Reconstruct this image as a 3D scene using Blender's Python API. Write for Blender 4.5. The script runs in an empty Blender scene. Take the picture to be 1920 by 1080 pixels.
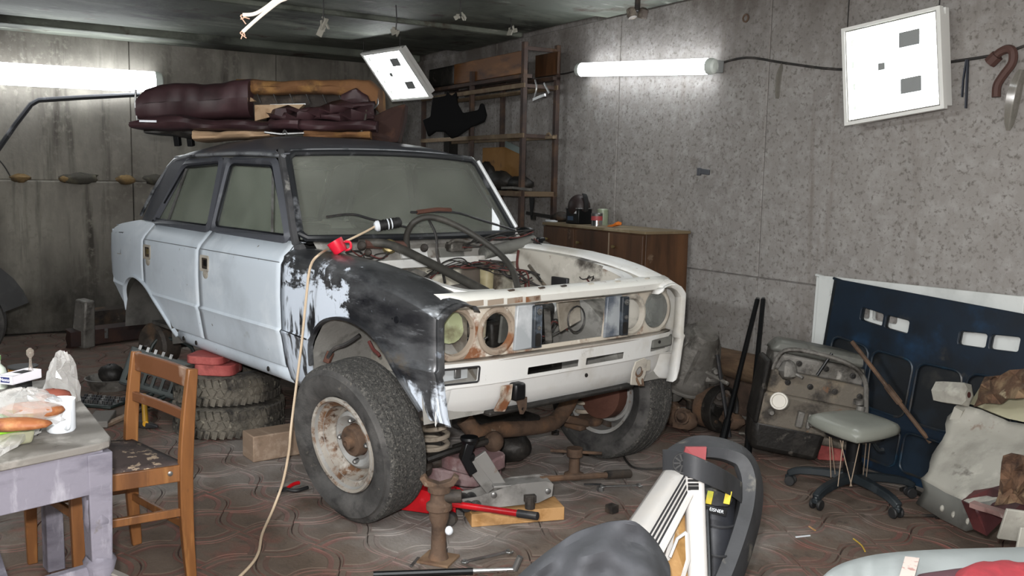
import bpy, bmesh, math, random
from mathutils import Vector, Matrix, Euler
random.seed(7)
PI = math.pi
S = bpy.context.scene
COL = S.collection
# ---------------------------------------------------------------- camera
CAM = Vector((3.337, -2.832, 1.461)); FOC = 1715.0
CR = Vector((0.66392506, 0.74747543, 0.022)); CD = Vector((0.10235232, -0.06169023, -0.99283348)); CF = Vector((-0.74076144, 0.66141878, -0.11746353))
cd = bpy.data.cameras.new('camera'); cam = bpy.data.objects.new('camera', cd); COL.objects.link(cam)
cd.sensor_width = 36.0; cd.lens = FOC / 1920.0 * 36.0; cd.clip_start = 0.02; cd.clip_end = 60
Rm = Matrix((CR, -CD, -CF)).transposed()
cam.matrix_world = Matrix.Translation(CAM) @ Rm.to_4x4()
S.camera = cam
# ---------------------------------------------------------------- light set-up
w = bpy.data.worlds.new('world'); S.world = w; w.use_nodes = True
w.node_tree.nodes['Background'].inputs[0].default_value = (0.9, 0.95, 1.0, 1); w.node_tree.nodes['Background'].inputs[1].default_value = 0.05
S.view_settings.view_transform = 'Standard'; S.view_settings.look = 'None'
S.view_settings.gamma = 1.0; S.view_settings.use_curve_mapping = False
S.view_settings.exposure = 0.5
TUBE_POWER = 12.0; PANEL_POWER = 14.0
# the camera's own flash, just above the lens
fl = bpy.data.lights.new('camera_flash', 'POINT'); fl.energy = 290; fl.shadow_soft_size = 0.03; fl.color = (1.0, 0.985, 0.97)
flo = bpy.data.objects.new('camera_flash', fl); COL.objects.link(flo)
flo.location = CAM - CR * 0.05 - CD * 0.12 - CF * 0.02
# two added area lights out of view, standing in for assumed further lamps
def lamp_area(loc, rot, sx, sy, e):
    l = bpy.data.lights.new('added_area_light', 'AREA'); l.shape = 'RECTANGLE'; l.size = sx; l.size_y = sy; l.energy = e; l.color = (0.94, 0.98, 1.0)
    o = bpy.data.objects.new('added_area_light', l); COL.objects.link(o); o.location = loc; o.rotation_euler = rot
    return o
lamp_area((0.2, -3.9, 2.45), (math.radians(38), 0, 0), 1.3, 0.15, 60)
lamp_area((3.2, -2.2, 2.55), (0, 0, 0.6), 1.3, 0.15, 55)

# ---------------------------------------------------------------- helpers
def ray(u, v):
    return CR * ((u - 960) / FOC) + CD * ((v - 540) / FOC) + CF
def at(u, v, x=None, y=None, z=None):
    r = ray(u, v)
    t = (x - CAM.x) / r.x if x is not None else (y - CAM.y) / r.y if y is not None else (z - CAM.z) / r.z
    return CAM + r * t
WD = Vector((-0.98385, 0.17902, 0)); WN = Vector((0.17902, 0.98385, 0))     # the room's axes
def room(a, b, z=0.0):
    return WD * a + WN * b + Vector((0, 0, z))
RW, LW, CZ = 2.0, 5.4, 2.66                                                  # right wall, back wall, ceiling
def onwall(u, v, b):
    r = ray(u, v); t = (b - CAM.dot(WN)) / r.dot(WN); return CAM + r * t
def onback(u, v, a):
    r = ray(u, v); t = (a - CAM.dot(WD)) / r.dot(WD); return CAM + r * t
ROOMROT = math.atan2(-WD.y, -WD.x)   # local +x runs along the right wall towards the viewer, local +y into that wall

MWI = {}
def root(name, loc=(0, 0, 0), rz=0.0, label=None, cat=None, group=None, rot=None):
    o = bpy.data.objects.new(name, None); COL.objects.link(o); o.empty_display_size = 0.1
    o.location = loc; o.rotation_euler = rot if rot else (0, 0, rz)
    MWI[o.name] = (Matrix.Translation(Vector(loc)) @ o.rotation_euler.to_matrix().to_4x4()).inverted()
    tag(o, label, cat, group); return o
def tag(o, label=None, cat=None, group=None, kind=None):
    if label: o['label'] = label
    if cat: o['category'] = cat
    if group: o['group'] = group
    if kind: o['kind'] = kind
    return o
def crom(pts, n=6, closed=False):
    P = [Vector(p) for p in pts]
    if len(P) < 3 and not closed: return P
    out = []; N = len(P); rng = N if closed else N - 1
    for i in range(rng):
        if closed: a, b, c, d = P[(i-1) % N], P[i], P[(i+1) % N], P[(i+2) % N]
        else: a, b, c, d = P[max(i-1, 0)], P[i], P[i+1], P[min(i+2, N-1)]
        for k in range(n):
            t = k / n
            out.append(0.5 * ((2*b) + (c - a)*t + (2*a - 5*b + 4*c - d)*t*t + (3*b - 3*c + d - a)*t**3))
    if not closed: out.append(P[-1])
    return out
def lerpn(tab, x):
    if x <= tab[0][0]: return tab[0][1]
    for (a, b), (c, d) in zip(tab, tab[1:]):
        if x <= c: return b + (d - b) * (x - a) / (c - a) if c > a else d
    return tab[-1][1]

class MB:
    def __init__(s): s.v = []; s.f = []; s.m = []; s.mi = 0
    def add(s, vs, fs):
        b = len(s.v); s.v += [Vector(p) for p in vs]; s.f += [tuple(i + b for i in f) for f in fs]; s.m += [s.mi] * len(fs); return s
    def box(s, c, size, rot=None, taper=1.0, M=None):
        x, y, z = size[0]/2, size[1]/2, size[2]/2; t = taper
        vs = [(-x,-y,-z),(x,-y,-z),(x,y,-z),(-x,y,-z),(-x*t,-y*t,z),(x*t,-y*t,z),(x*t,y*t,z),(-x*t,y*t,z)]
        R = (Euler(rot).to_matrix() if rot is not None else Matrix.Identity(3))
        if M is not None: R = M
        return s.add([R @ Vector(p) + Vector(c) for p in vs], [(0,3,2,1),(4,5,6,7),(0,1,5,4),(1,2,6,5),(2,3,7,6),(3,0,4,7)])
    def bar(s, a, b, w, h, up=(0,0,1)):
        a, b = Vector(a), Vector(b); d = (b - a); L = d.length; d.normalize(); u = Vector(up)
        sd = d.cross(u)
        if sd.length < 1e-4: sd = d.cross(Vector((1,0,0)))
        sd.normalize(); u = sd.cross(d)
        return s.box((a + b)/2, (L, w, h), M=Matrix((d, sd * -1, u)).transposed())
    def frames(s, P, closed=False):
        N = len(P); out = []; prev = None
        for i in range(N):
            if closed: t = P[(i+1) % N] - P[(i-1) % N]
            else: t = P[min(i+1, N-1)] - P[max(i-1, 0)]
            if t.length < 1e-9: t = Vector((0,0,1))
            t.normalize()
            if prev is None:
                a = Vector((0,0,1)) if abs(t.z) < 0.9 else Vector((1,0,0))
                n = (a - t * a.dot(t)).normalized()
            else:
                n = prev - t * prev.dot(t)
                n = n.normalized() if n.length > 1e-6 else t.orthogonal().normalized()
            prev = n; out.append((t, n, t.cross(n)))
        return out
    def sweep(s, pts, sec, closed=False, cap=True, scale=None):
        P = [Vector(p) for p in pts]; F = s.frames(P, closed); n = len(sec); vs = []; fs = []
        for i, p in enumerate(P):
            k = scale[i] if scale else 1.0
            for a, b in sec: vs.append(p + F[i][1] * (a * k) + F[i][2] * (b * k))
        N = len(P)
        for i in range(N if closed else N - 1):
            for j in range(n):
                fs.append((i*n + j, i*n + (j+1) % n, ((i+1) % N)*n + (j+1) % n, ((i+1) % N)*n + j))
        if cap and not closed: fs += [tuple(range(n))[::-1], tuple((N-1)*n + j for j in range(n))]
        return s.add(vs, fs)
    def tube(s, pts, r, n=8, closed=False, scale=None):
        return s.sweep(pts, [(math.cos(2*PI*k/n)*r, math.sin(2*PI*k/n)*r) for k in range(n)], closed, True, scale)
    def cyl(s, a, b, r, r2=None, n=16):
        return s.tube([a, b], r, n, scale=[1.0, (r2 / r if r2 is not None else 1.0)])
    def lathe(s, prof, o=(0,0,0), axis=(0,0,1), n=24, cap=True):
        ax = Vector(axis).normalized(); u = ax.orthogonal().normalized(); v = ax.cross(u); o = Vector(o); vs = []; fs = []
        for r, h in prof:
            for k in range(n):
                a = 2*PI*k/n; vs.append(o + ax*h + (u*math.cos(a) + v*math.sin(a))*r)
        for i in range(len(prof) - 1):
            for k in range(n): fs.append((i*n + k, i*n + (k+1) % n, (i+1)*n + (k+1) % n, (i+1)*n + k))
        if cap:
            if prof[0][0] > 1e-5: fs.append(tuple(range(n))[::-1])
            if prof[-1][0] > 1e-5: fs.append(tuple((len(prof)-1)*n + k for k in range(n)))
        return s.add(vs, fs)
    def ell(s, c, r, n=12, m=8, M=None, jit=0.0, rnd=None):
        R = M or Matrix.Identity(3); vs = []; fs = []
        for i in range(m + 1):
            th = PI * i / m
            for k in range(n):
                a = 2*PI*k/n; q = 1 + ((rnd or random).uniform(-jit, jit) if jit else 0)
                vs.append(R @ Vector((r[0]*math.sin(th)*math.cos(a)*q, r[1]*math.sin(th)*math.sin(a)*q, r[2]*math.cos(th)*q)) + Vector(c))
        for i in range(m):
            for k in range(n): fs.append((i*n + k, (i+1)*n + k, (i+1)*n + (k+1) % n, i*n + (k+1) % n))
        return s.add(vs, fs)
    def grid(s, rows, flip=False):
        nr, nc = len(rows), len(rows[0]); vs = [p for r in rows for p in r]; fs = []
        for i in range(nr - 1):
            for j in range(nc - 1):
                f = (i*nc + j, i*nc + j + 1, (i+1)*nc + j + 1, (i+1)*nc + j); fs.append(f[::-1] if flip else f)
        return s.add(vs, fs)
    def plate(s, outline, holes, fn, th):
        """flat outline with holes (2-D), mapped by fn(a,b,depth) into space, th thick"""
        bm = bmesh.new(); loops = [outline] + list(holes); ed = []; vl = []
        for lp in loops:
            vv = [bm.verts.new((a, b, 0)) for a, b in lp]; vl.append(vv)
            for i in range(len(vv)): ed.append(bm.edges.new((vv[i], vv[(i+1) % len(vv)])))
        bmesh.ops.triangle_fill(bm, use_beauty=True, use_dissolve=False, edges=ed, normal=(0, 0, 1))
        bm.verts.index_update(); vs = [v.co.copy() for v in bm.verts]; n = len(vs)
        tris = [tuple(v.index for v in f.verts) for f in bm.faces]
        out = [fn(p.x, p.y, 0.0) for p in vs] + [fn(p.x, p.y, th) for p in vs]
        fs = [t for t in tris] + [tuple(i + n for i in t[::-1]) for t in tris]
        for vv in vl:
            for i in range(len(vv)):
                a, b = vv[i].index, vv[(i+1) % len(vv)].index; fs.append((a, b, b + n, a + n))
        bm.free(); return s.add(out, fs)
    def ribbon(s, pts, wv, half, nv, th):
        """flat strap along pts; wv: width direction, nv: thickness direction"""
        P = [Vector(p) for p in pts]; N = len(P); vs = []; fs = []
        hf = half if isinstance(half, (list, tuple)) else [half]*N
        for p, h in zip(P, hf): vs += [p + wv*h, p - wv*h, p - wv*h + nv*th, p + wv*h + nv*th]
        for i in range(N - 1):
            for j in range(4): fs.append((4*i + j, 4*i + (j+1) % 4, 4*i + 4 + (j+1) % 4, 4*i + 4 + j))
        fs += [(0, 1, 2, 3), (4*N - 1, 4*N - 2, 4*N - 3, 4*N - 4)]
        return s.add(vs, fs)
    def build(s, name, mats, parent=None, smooth=True, ang=35, bevel=0, seg=2, solid=0, off=-1, sub=0, origin=None, local=False, disp=0):
        me = bpy.data.meshes.new(name); M = Matrix.Identity(4)
        if parent is not None:
            p = parent
            while p.parent: p = p.parent
            if not local: M = MWI.get(p.name, Matrix.Translation(-Vector(p.location)))
        elif origin is not None: M = Matrix.Translation(-Vector(origin))
        me.from_pydata([tuple(M @ v) for v in s.v], [], s.f)
        if not isinstance(mats, (list, tuple)): mats = [mats]
        for m in mats: me.materials.append(m)
        if len(mats) > 1: me.polygons.foreach_set('material_index', s.m)
        bm = bmesh.new(); bm.from_mesh(me); bmesh.ops.recalc_face_normals(bm, faces=bm.faces); bm.to_mesh(me); bm.free()
        o = bpy.data.objects.new(name, me); COL.objects.link(o)
        if parent is not None: o.parent = parent
        elif origin is not None: o.location = origin
        if solid:
            q = o.modifiers.new('solid', 'SOLIDIFY'); q.thickness = solid; q.offset = off
        if bevel:
            q = o.modifiers.new('bevel', 'BEVEL'); q.width = bevel; q.segments = seg; q.limit_method = 'ANGLE'; q.angle_limit = math.radians(40); q.harden_normals = False
        if sub:
            q = o.modifiers.new('sub', 'SUBSURF'); q.levels = sub; q.render_levels = sub
        if smooth:
            me.polygons.foreach_set('use_smooth', [True] * len(me.polygons)); me.set_sharp_from_angle(angle=math.radians(ang))
        return o
def copy_tree(o, parent=None):
    c = o.copy(); COL.objects.link(c)
    if parent is not None: c.parent = parent
    for ch in list(o.children): copy_tree(ch, c)
    return c
def circle(cx, cy, r, n=20, ph=0.0, ry=None):
    return [(cx + r*math.cos(2*PI*k/n + ph), cy + (ry or r)*math.sin(2*PI*k/n + ph)) for k in range(n)]
def rrect(x0, y0, x1, y1, r, n=4):
    o = []
    for cx, cy, a0 in ((x1-r, y1-r, 0), (x0+r, y1-r, PI/2), (x0+r, y0+r, PI), (x1-r, y0+r, 1.5*PI)):
        for k in range(n + 1): o.append((cx + r*math.cos(a0 + PI/2*k/n), cy + r*math.sin(a0 + PI/2*k/n)))
    return o

# ---------------------------------------------------------------- materials
def srgb(h):
    if isinstance(h, str):
        c = [int(h[i:i+2], 16) / 255 for i in (0, 2, 4)]
        return tuple(((x + 0.055) / 1.055) ** 2.4 if x > 0.04045 else x / 12.92 for x in c) + (1,)
    return tuple(h) + (1,)
def mat(name, base, rough=0.6, metal=0.0, layers=(), bump=0.0, bscale=60.0, coords='Object', spec=0.5, stretch=None, alpha=None):
    """layers: (colour, scale, low, high, detail[, stretch xyz]) laid over the base by noise thresholds"""
    m = bpy.data.materials.new(name); m.use_nodes = True; nt = m.node_tree; N = nt.nodes; L = nt.links
    b = N['Principled BSDF']; b.inputs['Roughness'].default_value = rough; b.inputs['Metallic'].default_value = metal
    b.inputs['Specular IOR Level'].default_value = spec
    tc = N.new('ShaderNodeTexCoord'); src = tc.outputs['Object']
    if coords == 'World':
        g = N.new('ShaderNodeNewGeometry'); src = g.outputs['Position']
    prev = None; col = srgb(base)
    for i, ly in enumerate(layers):
        c, sc, lo, hi = ly[:4]; det = ly[4] if len(ly) > 4 else 6; st = ly[5] if len(ly) > 5 else None; off = ly[6] if len(ly) > 6 else i * 3.7
        mp = N.new('ShaderNodeMapping'); L.new(src, mp.inputs[0]); mp.inputs['Location'].default_value = (off, off * 0.7, off * 1.3)
        if st: mp.inputs['Scale'].default_value = st
        no = N.new('ShaderNodeTexNoise'); no.inputs['Scale'].default_value = sc; no.inputs['Detail'].default_value = det; no.inputs['Roughness'].default_value = 0.62
        L.new(mp.outputs[0], no.inputs['Vector'])
        rp = N.new('ShaderNodeMapRange'); rp.inputs['From Min'].default_value = lo; rp.inputs['From Max'].default_value = hi; L.new(no.outputs['Fac'], rp.inputs['Value'])
        mx = N.new('ShaderNodeMix'); mx.data_type = 'RGBA'; L.new(rp.outputs[0], mx.inputs['Factor'])
        if prev is None: mx.inputs['A'].default_value = col
        else: L.new(prev, mx.inputs['A'])
        mx.inputs['B'].default_value = srgb(c); prev = mx.outputs['Result']
    if prev is None: b.inputs['Base Color'].default_value = col
    else: L.new(prev, b.inputs['Base Color'])
    if bump:
        no = N.new('ShaderNodeTexNoise'); no.inputs['Scale'].default_value = bscale; no.inputs['Detail'].default_value = 5; L.new(src, no.inputs['Vector'])
        bp = N.new('ShaderNodeBump'); bp.inputs['Strength'].default_value = bump; bp.inputs['Distance'].default_value = 0.01; L.new(no.outputs['Fac'], bp.inputs['Height']); L.new(bp.outputs[0], b.inputs['Normal'])
    if alpha is not None: b.inputs['Alpha'].default_value = alpha
    return m
def emit(name, col, st):
    m = bpy.data.materials.new(name); m.use_nodes = True; nt = m.node_tree; nt.nodes.remove(nt.nodes['Principled BSDF'])
    e = nt.nodes.new('ShaderNodeEmission'); e.inputs[0].default_value = srgb(col); e.inputs[1].default_value = st
    nt.links.new(e.outputs[0], nt.nodes['Material Output'].inputs[0]); return m
def dusty_glass(name, tint, dust, amount, scale=3.0):
    m = bpy.data.materials.new(name); m.use_nodes = True; nt = m.node_tree; N = nt.nodes; L = nt.links; b = N['Principled BSDF']
    b.inputs['Base Color'].default_value = srgb(dust); b.inputs['Roughness'].default_value = 0.75
    tr = N.new('ShaderNodeBsdfTransparent'); tr.inputs[0].default_value = srgb(tint)
    gl = N.new('ShaderNodeBsdfGlossy'); gl.inputs['Roughness'].default_value = 0.03; fr = N.new('ShaderNodeFresnel'); fr.inputs[0].default_value = 1.45
    m1 = N.new('ShaderNodeMixShader'); L.new(fr.outputs[0], m1.inputs[0]); L.new(tr.outputs[0], m1.inputs[1]); L.new(gl.outputs[0], m1.inputs[2])
    tc = N.new('ShaderNodeTexCoord'); no = N.new('ShaderNodeTexNoise'); no.inputs['Scale'].default_value = scale; no.inputs['Detail'].default_value = 6; L.new(tc.outputs['Object'], no.inputs['Vector'])
    rp = N.new('ShaderNodeMapRange'); rp.inputs['From Min'].default_value = 0.3; rp.inputs['From Max'].default_value = 0.7; rp.inputs['To Min'].default_value = amount * 0.65; rp.inputs['To Max'].default_value = amount * 1.25
    L.new(no.outputs['Fac'], rp.inputs['Value'])
    m2 = N.new('ShaderNodeMixShader'); L.new(rp.outputs[0], m2.inputs[0]); L.new(m1.outputs[0], m2.inputs[1]); L.new(b.outputs[0], m2.inputs[2])
    L.new(m2.outputs[0], N['Material Output'].inputs[0]); return m
def clear_film(name, tint, gloss=0.25):
    m = bpy.data.materials.new(name); m.use_nodes = True; nt = m.node_tree; N = nt.nodes; L = nt.links; b = N['Principled BSDF']
    b.inputs['Base Color'].default_value = srgb(tint); b.inputs['Roughness'].default_value = 0.12; b.inputs['Specular IOR Level'].default_value = 0.9
    tr = N.new('ShaderNodeBsdfTransparent'); mx = N.new('ShaderNodeMixShader'); lw = N.new('ShaderNodeLayerWeight'); lw.inputs[0].default_value = 0.35
    mr = N.new('ShaderNodeMapRange'); mr.inputs['To Min'].default_value = gloss; mr.inputs['To Max'].default_value = 0.85; L.new(lw.outputs['Facing'], mr.inputs['Value'])
    L.new(mr.outputs[0], mx.inputs[0]); L.new(tr.outputs[0], mx.inputs[1]); L.new(b.outputs[0], mx.inputs[2]); L.new(mx.outputs[0], N['Material Output'].inputs[0]); return m

RUST = '6a4630'; GRIME = '3a3733'
M = {}
M['wall_r'] = mat('wall_grey_concrete', '8f8b87', 0.9, layers=[('878380', 1.0, .4, .68), ('9c9996', 14, .46, .66), ('6c6763', 44, .53, .68, 4), ('655a51', 1.6, .64, .82), ('6e665f', 1.0, .6, .85, 5, (6, 6, .5), 8.0)], bump=0.35, bscale=45, coords='World')
M['wall_l'] = mat('wall_sooty_concrete', '7b776f', 0.9, layers=[('514c45', .8, .46, .64), ('a19d92', 1.4, .50, .70, 6, (1, 1, .35)), ('433f39', 2.2, .54, .70, 5, (2.5, 2.5, .22), 5.0), ('817d74', 18, .52, .68), ('a09c90', 4, .66, .76, 6, (1.5, 1.5, .5))], bump=0.3, bscale=30, coords='World')
M['ceiling'] = mat('ceiling_sooty_concrete', '585c53', 0.75, layers=[('24261f', 1.0, .48, .64, 6, (1, 1, 1), 1.0), ('7a7e73', 2.0, .50, .68, 6, (1.5, .6, 1), 7.0), ('8d8f86', 9, .64, .74, 4, (1, .3, 1)), ('3a2c20', 3, .6, .7)], bump=0.4, bscale=20, coords='World')
M['tile'] = mat('paver_concrete', '5d4f44', 0.85, layers=[('6f6258', 1.6, .45, .7), ('4c4138', 2.1, .5, .68), ('6d4c42', 5, .56, .70, 6, None, 2.2), ('453c35', 14, .58, .74, 4), ('857f79', .9, .56, .70, 7, None, 4.4)], bump=0.3, bscale=70, coords='World')
M['tile_red'] = mat('paver_red_pigment', '63473f', 0.85, layers=[('5a4b42', 1.6, .44, .64), ('744840', 5, .50, .66), ('7d746e', .9, .54, .66, 7, None, 4.4)], bump=0.3, bscale=70, coords='World')
M['dirt'] = mat('packed_dirt', '2e2823', 0.95, layers=[('4a4038', 5, .5, .7)], bump=0.4, coords='World')
M['primer'] = mat('white_grey_primer', 'c9d2db', 0.55, layers=[('b4bcc4', 1.6, .5, .7), ('d6dde4', 3, .55, .7), ('989a98', 5, .66, .78), ('6e6a62', 22, .72, .78, 2)], bump=0.03, bscale=30)
M['white'] = mat('old_white_paint', 'dcdcda', 0.5, layers=[('c4c0b6', 3, .5, .7), ('9c9384', 6, .62, .75), ('7a4a2a', 9, .68, .74), ('6d6a66', 14, .68, .76)], bump=0.04)
M['white_dirty'] = mat('dirty_white_paint', 'b9b3a8', 0.6, layers=[('8f877a', 4, .45, .65), ('4a443d', 5, .55, .7), ('cfcac0', 9, .6, .7), ('6b4026', 8, .68, .75)], bump=0.05)
M['white_rust'] = mat('rusted_white_paint', 'c5bcae', 0.6, layers=[('8d8174', 6, .48, .64), ('7f5236', 7, .56, .65), ('4d3424', 16, .62, .7), ('dedad2', 10, .6, .68)], bump=0.08)
M['fender'] = mat('sanded_dark_fender', '4a4b4d', 0.38, 0.3, layers=[('6c6e71', 3.0, .46, .62, 6, (.6, 2, 1)), ('2c2d31', 4.2, .50, .64, 6, (.5, 1, 1.6)), ('a4a8ad', 6, .58, .72, 6, (.5, 1, 2.2)), ('6f6455', 4, .62, .74), ('b8c2d2', 9, .64, .74)], bump=0.05, bscale=30)
M['black_primer'] = mat('dark_roof_primer', '4d4f55', 0.42, 0.1, layers=[('55575d', 2, .45, .7), ('6d6f74', 7, .62, .75)], bump=0.02)
M['black_paint'] = mat('black_paint', '14161a', 0.3, layers=[('2c2f33', 8, .55, .7)])
M['rubber'] = mat('dusty_tyre_rubber', '3d3c3b', 0.85, layers=[('565452', 4, .45, .65), ('262525', 8, .5, .65), ('7d766b', 14, .66, .75)], bump=0.25, bscale=120)
M['tread'] = mat('gravelly_tread_rubber', '3d3c3a', 0.9, layers=[('575551', 60, .5, .64, 3), ('6f6c66', 120, .58, .68, 2), ('2a2928', 90, .54, .64, 2)], bump=0.7, bscale=160)
M['tyre_mud'] = mat('muddy_tyre_rubber', '45413b', 0.92, layers=[('6a645a', 6, .45, .62), ('2e2b28', 12, .52, .64), ('868073', 24, .62, .7, 3)], bump=0.5, bscale=90)
M['rubber_black'] = mat('black_rubber', '1b1b1c', 0.6, layers=[('2f2f2f', 8, .5, .7)])
M['rim'] = mat('rusted_grey_rim', '9a9a98', 0.55, 0.1, layers=[('86837e', 6, .45, .65), ('745036', 11, .63, .71), ('4f3626', 22, .66, .72)], bump=0.06)
M['rust'] = mat('brown_rust', '594638', 0.85, layers=[('6e523c', 6, .5, .66), ('3b2c22', 9, .5, .66), ('8a7d6c', 14, .64, .74)], bump=0.3)
M['rust_dark'] = mat('dark_oily_rust', '37302a', 0.7, layers=[('54402f', 6, .5, .66), ('1d1a18', 8, .5, .64), ('6f675b', 13, .64, .74)], bump=0.3)
M['red_rust'] = mat('red_brown_drum', '5b3a2e', 0.8, layers=[('4a2b20', 6, .5, .66)], bump=0.2)
M['grease'] = mat('greasy_black_metal', '211f1d', 0.55, 0.2, layers=[('3b3733', 7, .5, .66), ('5d5852', 15, .62, .72)], bump=0.25)
M['alu'] = mat('dirty_cast_aluminium', '7d7a75', 0.55, 0.35, layers=[('57534d', 5, .45, .65), ('34302c', 9, .52, .68), ('a09c95', 12, .62, .72)], bump=0.3)
M['alu_tan'] = mat('dirty_engine_block', '6b645a', 0.7, 0.15, layers=[('8a7d6b', 5, .5, .66), ('3a3530', 7, .52, .66), ('77553c', 9, .64, .72)], bump=0.35)
M['steel'] = mat('worn_steel', '8d8d8c', 0.35, 0.8, layers=[('5e5c5a', 8, .5, .68), ('6b4a33', 14, .64, .72)])
M['chrome'] = mat('chrome', 'd4d6d8', 0.15, 1.0)
M['dark_steel'] = mat('dark_steel', '3a3a3c', 0.45, 0.5, layers=[('5a5550', 9, .55, .7)])
M['black_metal'] = mat('black_metal', '17181a', 0.35, 0.4)
M['wire'] = mat('dark_cable', '262423', 0.6, layers=[('4a4440', 12, .5, .7)])
M['wire_red'] = mat('red_brown_cable', '5a2c28', 0.6)
M['hose'] = mat('grey_black_hose', '35332f', 0.6, layers=[('55524c', 7, .5, .7)], bump=0.1)
M['brass'] = mat('tarnished_brass', '8d7f58', 0.4, 0.6, layers=[('5f5438', 8, .5, .7)])
M['glass_ws'] = dusty_glass('dusty_windscreen', 'e4ece4', 'b4b8ad', 0.30, 2.2)
M['glass_side'] = dusty_glass('dusty_side_glass', 'dce8dc', 'aeb2a6', 0.28, 3.0)
M['lens'] = dusty_glass('clear_lens', 'e4ece8', 'b5b8b4', 0.35, 8.0)
M['dash'] = mat('dark_dashboard', '1d1c1c', 0.7, layers=[('34322f', 5, .5, .7)])
M['inner'] = mat('bare_interior_steel', '6f6f6a', 0.7, layers=[('4c4b47', 4, .5, .68), ('8d8d86', 6, .58, .7)])

def mask_layer(m, colour, build):
    """lay one more colour over a material where build(position xyz sockets, noise, math) says so"""
    nt = m.node_tree; N = nt.nodes; L = nt.links; b = N['Principled BSDF']; inp = b.inputs['Base Color']
    g = N.new('ShaderNodeNewGeometry'); sx = N.new('ShaderNodeSeparateXYZ'); L.new(g.outputs['Position'], sx.inputs[0])
    def mt(op, a, bb=0.0, cl=False):
        q = N.new('ShaderNodeMath'); q.operation = op; q.use_clamp = cl
        for i, v in enumerate((a, bb)):
            if isinstance(v, (int, float)): q.inputs[i].default_value = v
            else: L.new(v, q.inputs[i])
        return q.outputs[0]
    def noise(sc, det=6, st=(1, 1, 1)):
        mp = N.new('ShaderNodeMapping'); mp.inputs['Scale'].default_value = st; L.new(g.outputs['Position'], mp.inputs[0])
        no = N.new('ShaderNodeTexNoise'); no.inputs['Scale'].default_value = sc; no.inputs['Detail'].default_value = det; no.inputs['Roughness'].default_value = .65; L.new(mp.outputs[0], no.inputs[0]); return no.outputs['Fac']
    f = build(sx.outputs, noise, mt)
    mx = N.new('ShaderNodeMix'); mx.data_type = 'RGBA'; L.new(f, mx.inputs['Factor'])
    if inp.links: L.new(inp.links[0].from_socket, mx.inputs['A'])
    else: mx.inputs['A'].default_value = inp.default_value
    mx.inputs['B'].default_value = srgb(colour); L.new(mx.outputs['Result'], inp)
# sanding dust that has settled under and beside the car
def dust(xyz, noise, mt):
    a = mt('SUBTRACT', 1.15, mt('ABSOLUTE', xyz[1])); bx = mt('SUBTRACT', 1.35, mt('ABSOLUTE', mt('ADD', xyz[0], .55)))
    d = mt('MULTIPLY', mt('MINIMUM', a, bx), 2.2, True); return mt('MULTIPLY', d, mt('MULTIPLY', mt('SUBTRACT', noise(1.7, 8), .36), 3.4, True), True)
for k in ('tile', 'tile_red'): mask_layer(M[k], '98938f', dust)
# damp brown staining under the ceiling on the right wall
def damp(xyz, noise, mt):
    d = mt('MULTIPLY', mt('SUBTRACT', xyz[2], 2.12), 2.0, True); return mt('MULTIPLY', d, mt('MULTIPLY', mt('SUBTRACT', noise(2.2, 8, (1, 1, .6)), .36), 3.6, True), True)
mask_layer(M['wall_r'], '57504a', damp)
def drips(xyz, noise, mt): return mt('MULTIPLY', mt('MULTIPLY', mt('SUBTRACT', noise(5, 5, (1.6, 1.6, .12)), .60), 8, True), mt('MULTIPLY', mt('SUBTRACT', noise(1.1, 3), .42), 3, True), True)
mask_layer(M['wall_r'], '6a5f57', drips)

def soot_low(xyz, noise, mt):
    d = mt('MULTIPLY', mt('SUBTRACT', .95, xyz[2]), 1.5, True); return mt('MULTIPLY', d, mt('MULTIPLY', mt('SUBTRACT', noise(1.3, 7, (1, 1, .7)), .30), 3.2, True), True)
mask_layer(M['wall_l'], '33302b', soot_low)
def dark_top(xyz, noise, mt):  # back wall patchily darker towards the ceiling
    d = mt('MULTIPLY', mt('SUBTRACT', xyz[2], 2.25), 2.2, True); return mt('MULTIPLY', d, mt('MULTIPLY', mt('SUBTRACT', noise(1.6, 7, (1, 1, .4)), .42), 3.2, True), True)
mask_layer(M['wall_l'], '47433c', dark_top)
# ================================================================ the room
def struct(o): o['kind'] = 'structure'; return o
A0, B0 = -4.3, -3.9       # unseen ends of the garage, behind and left of the viewer
def rbox(mb, a0, a1, b0, b1, z0, z1):
    P = [room(a, b, z) for z in (z0, z1) for a, b in ((a0, b0), (a1, b0), (a1, b1), (a0, b1))]
    mb.add(P, [(0,1,2,3),(4,7,6,5),(0,4,5,1),(1,5,6,2),(2,6,7,3),(3,7,4,0)])
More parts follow.
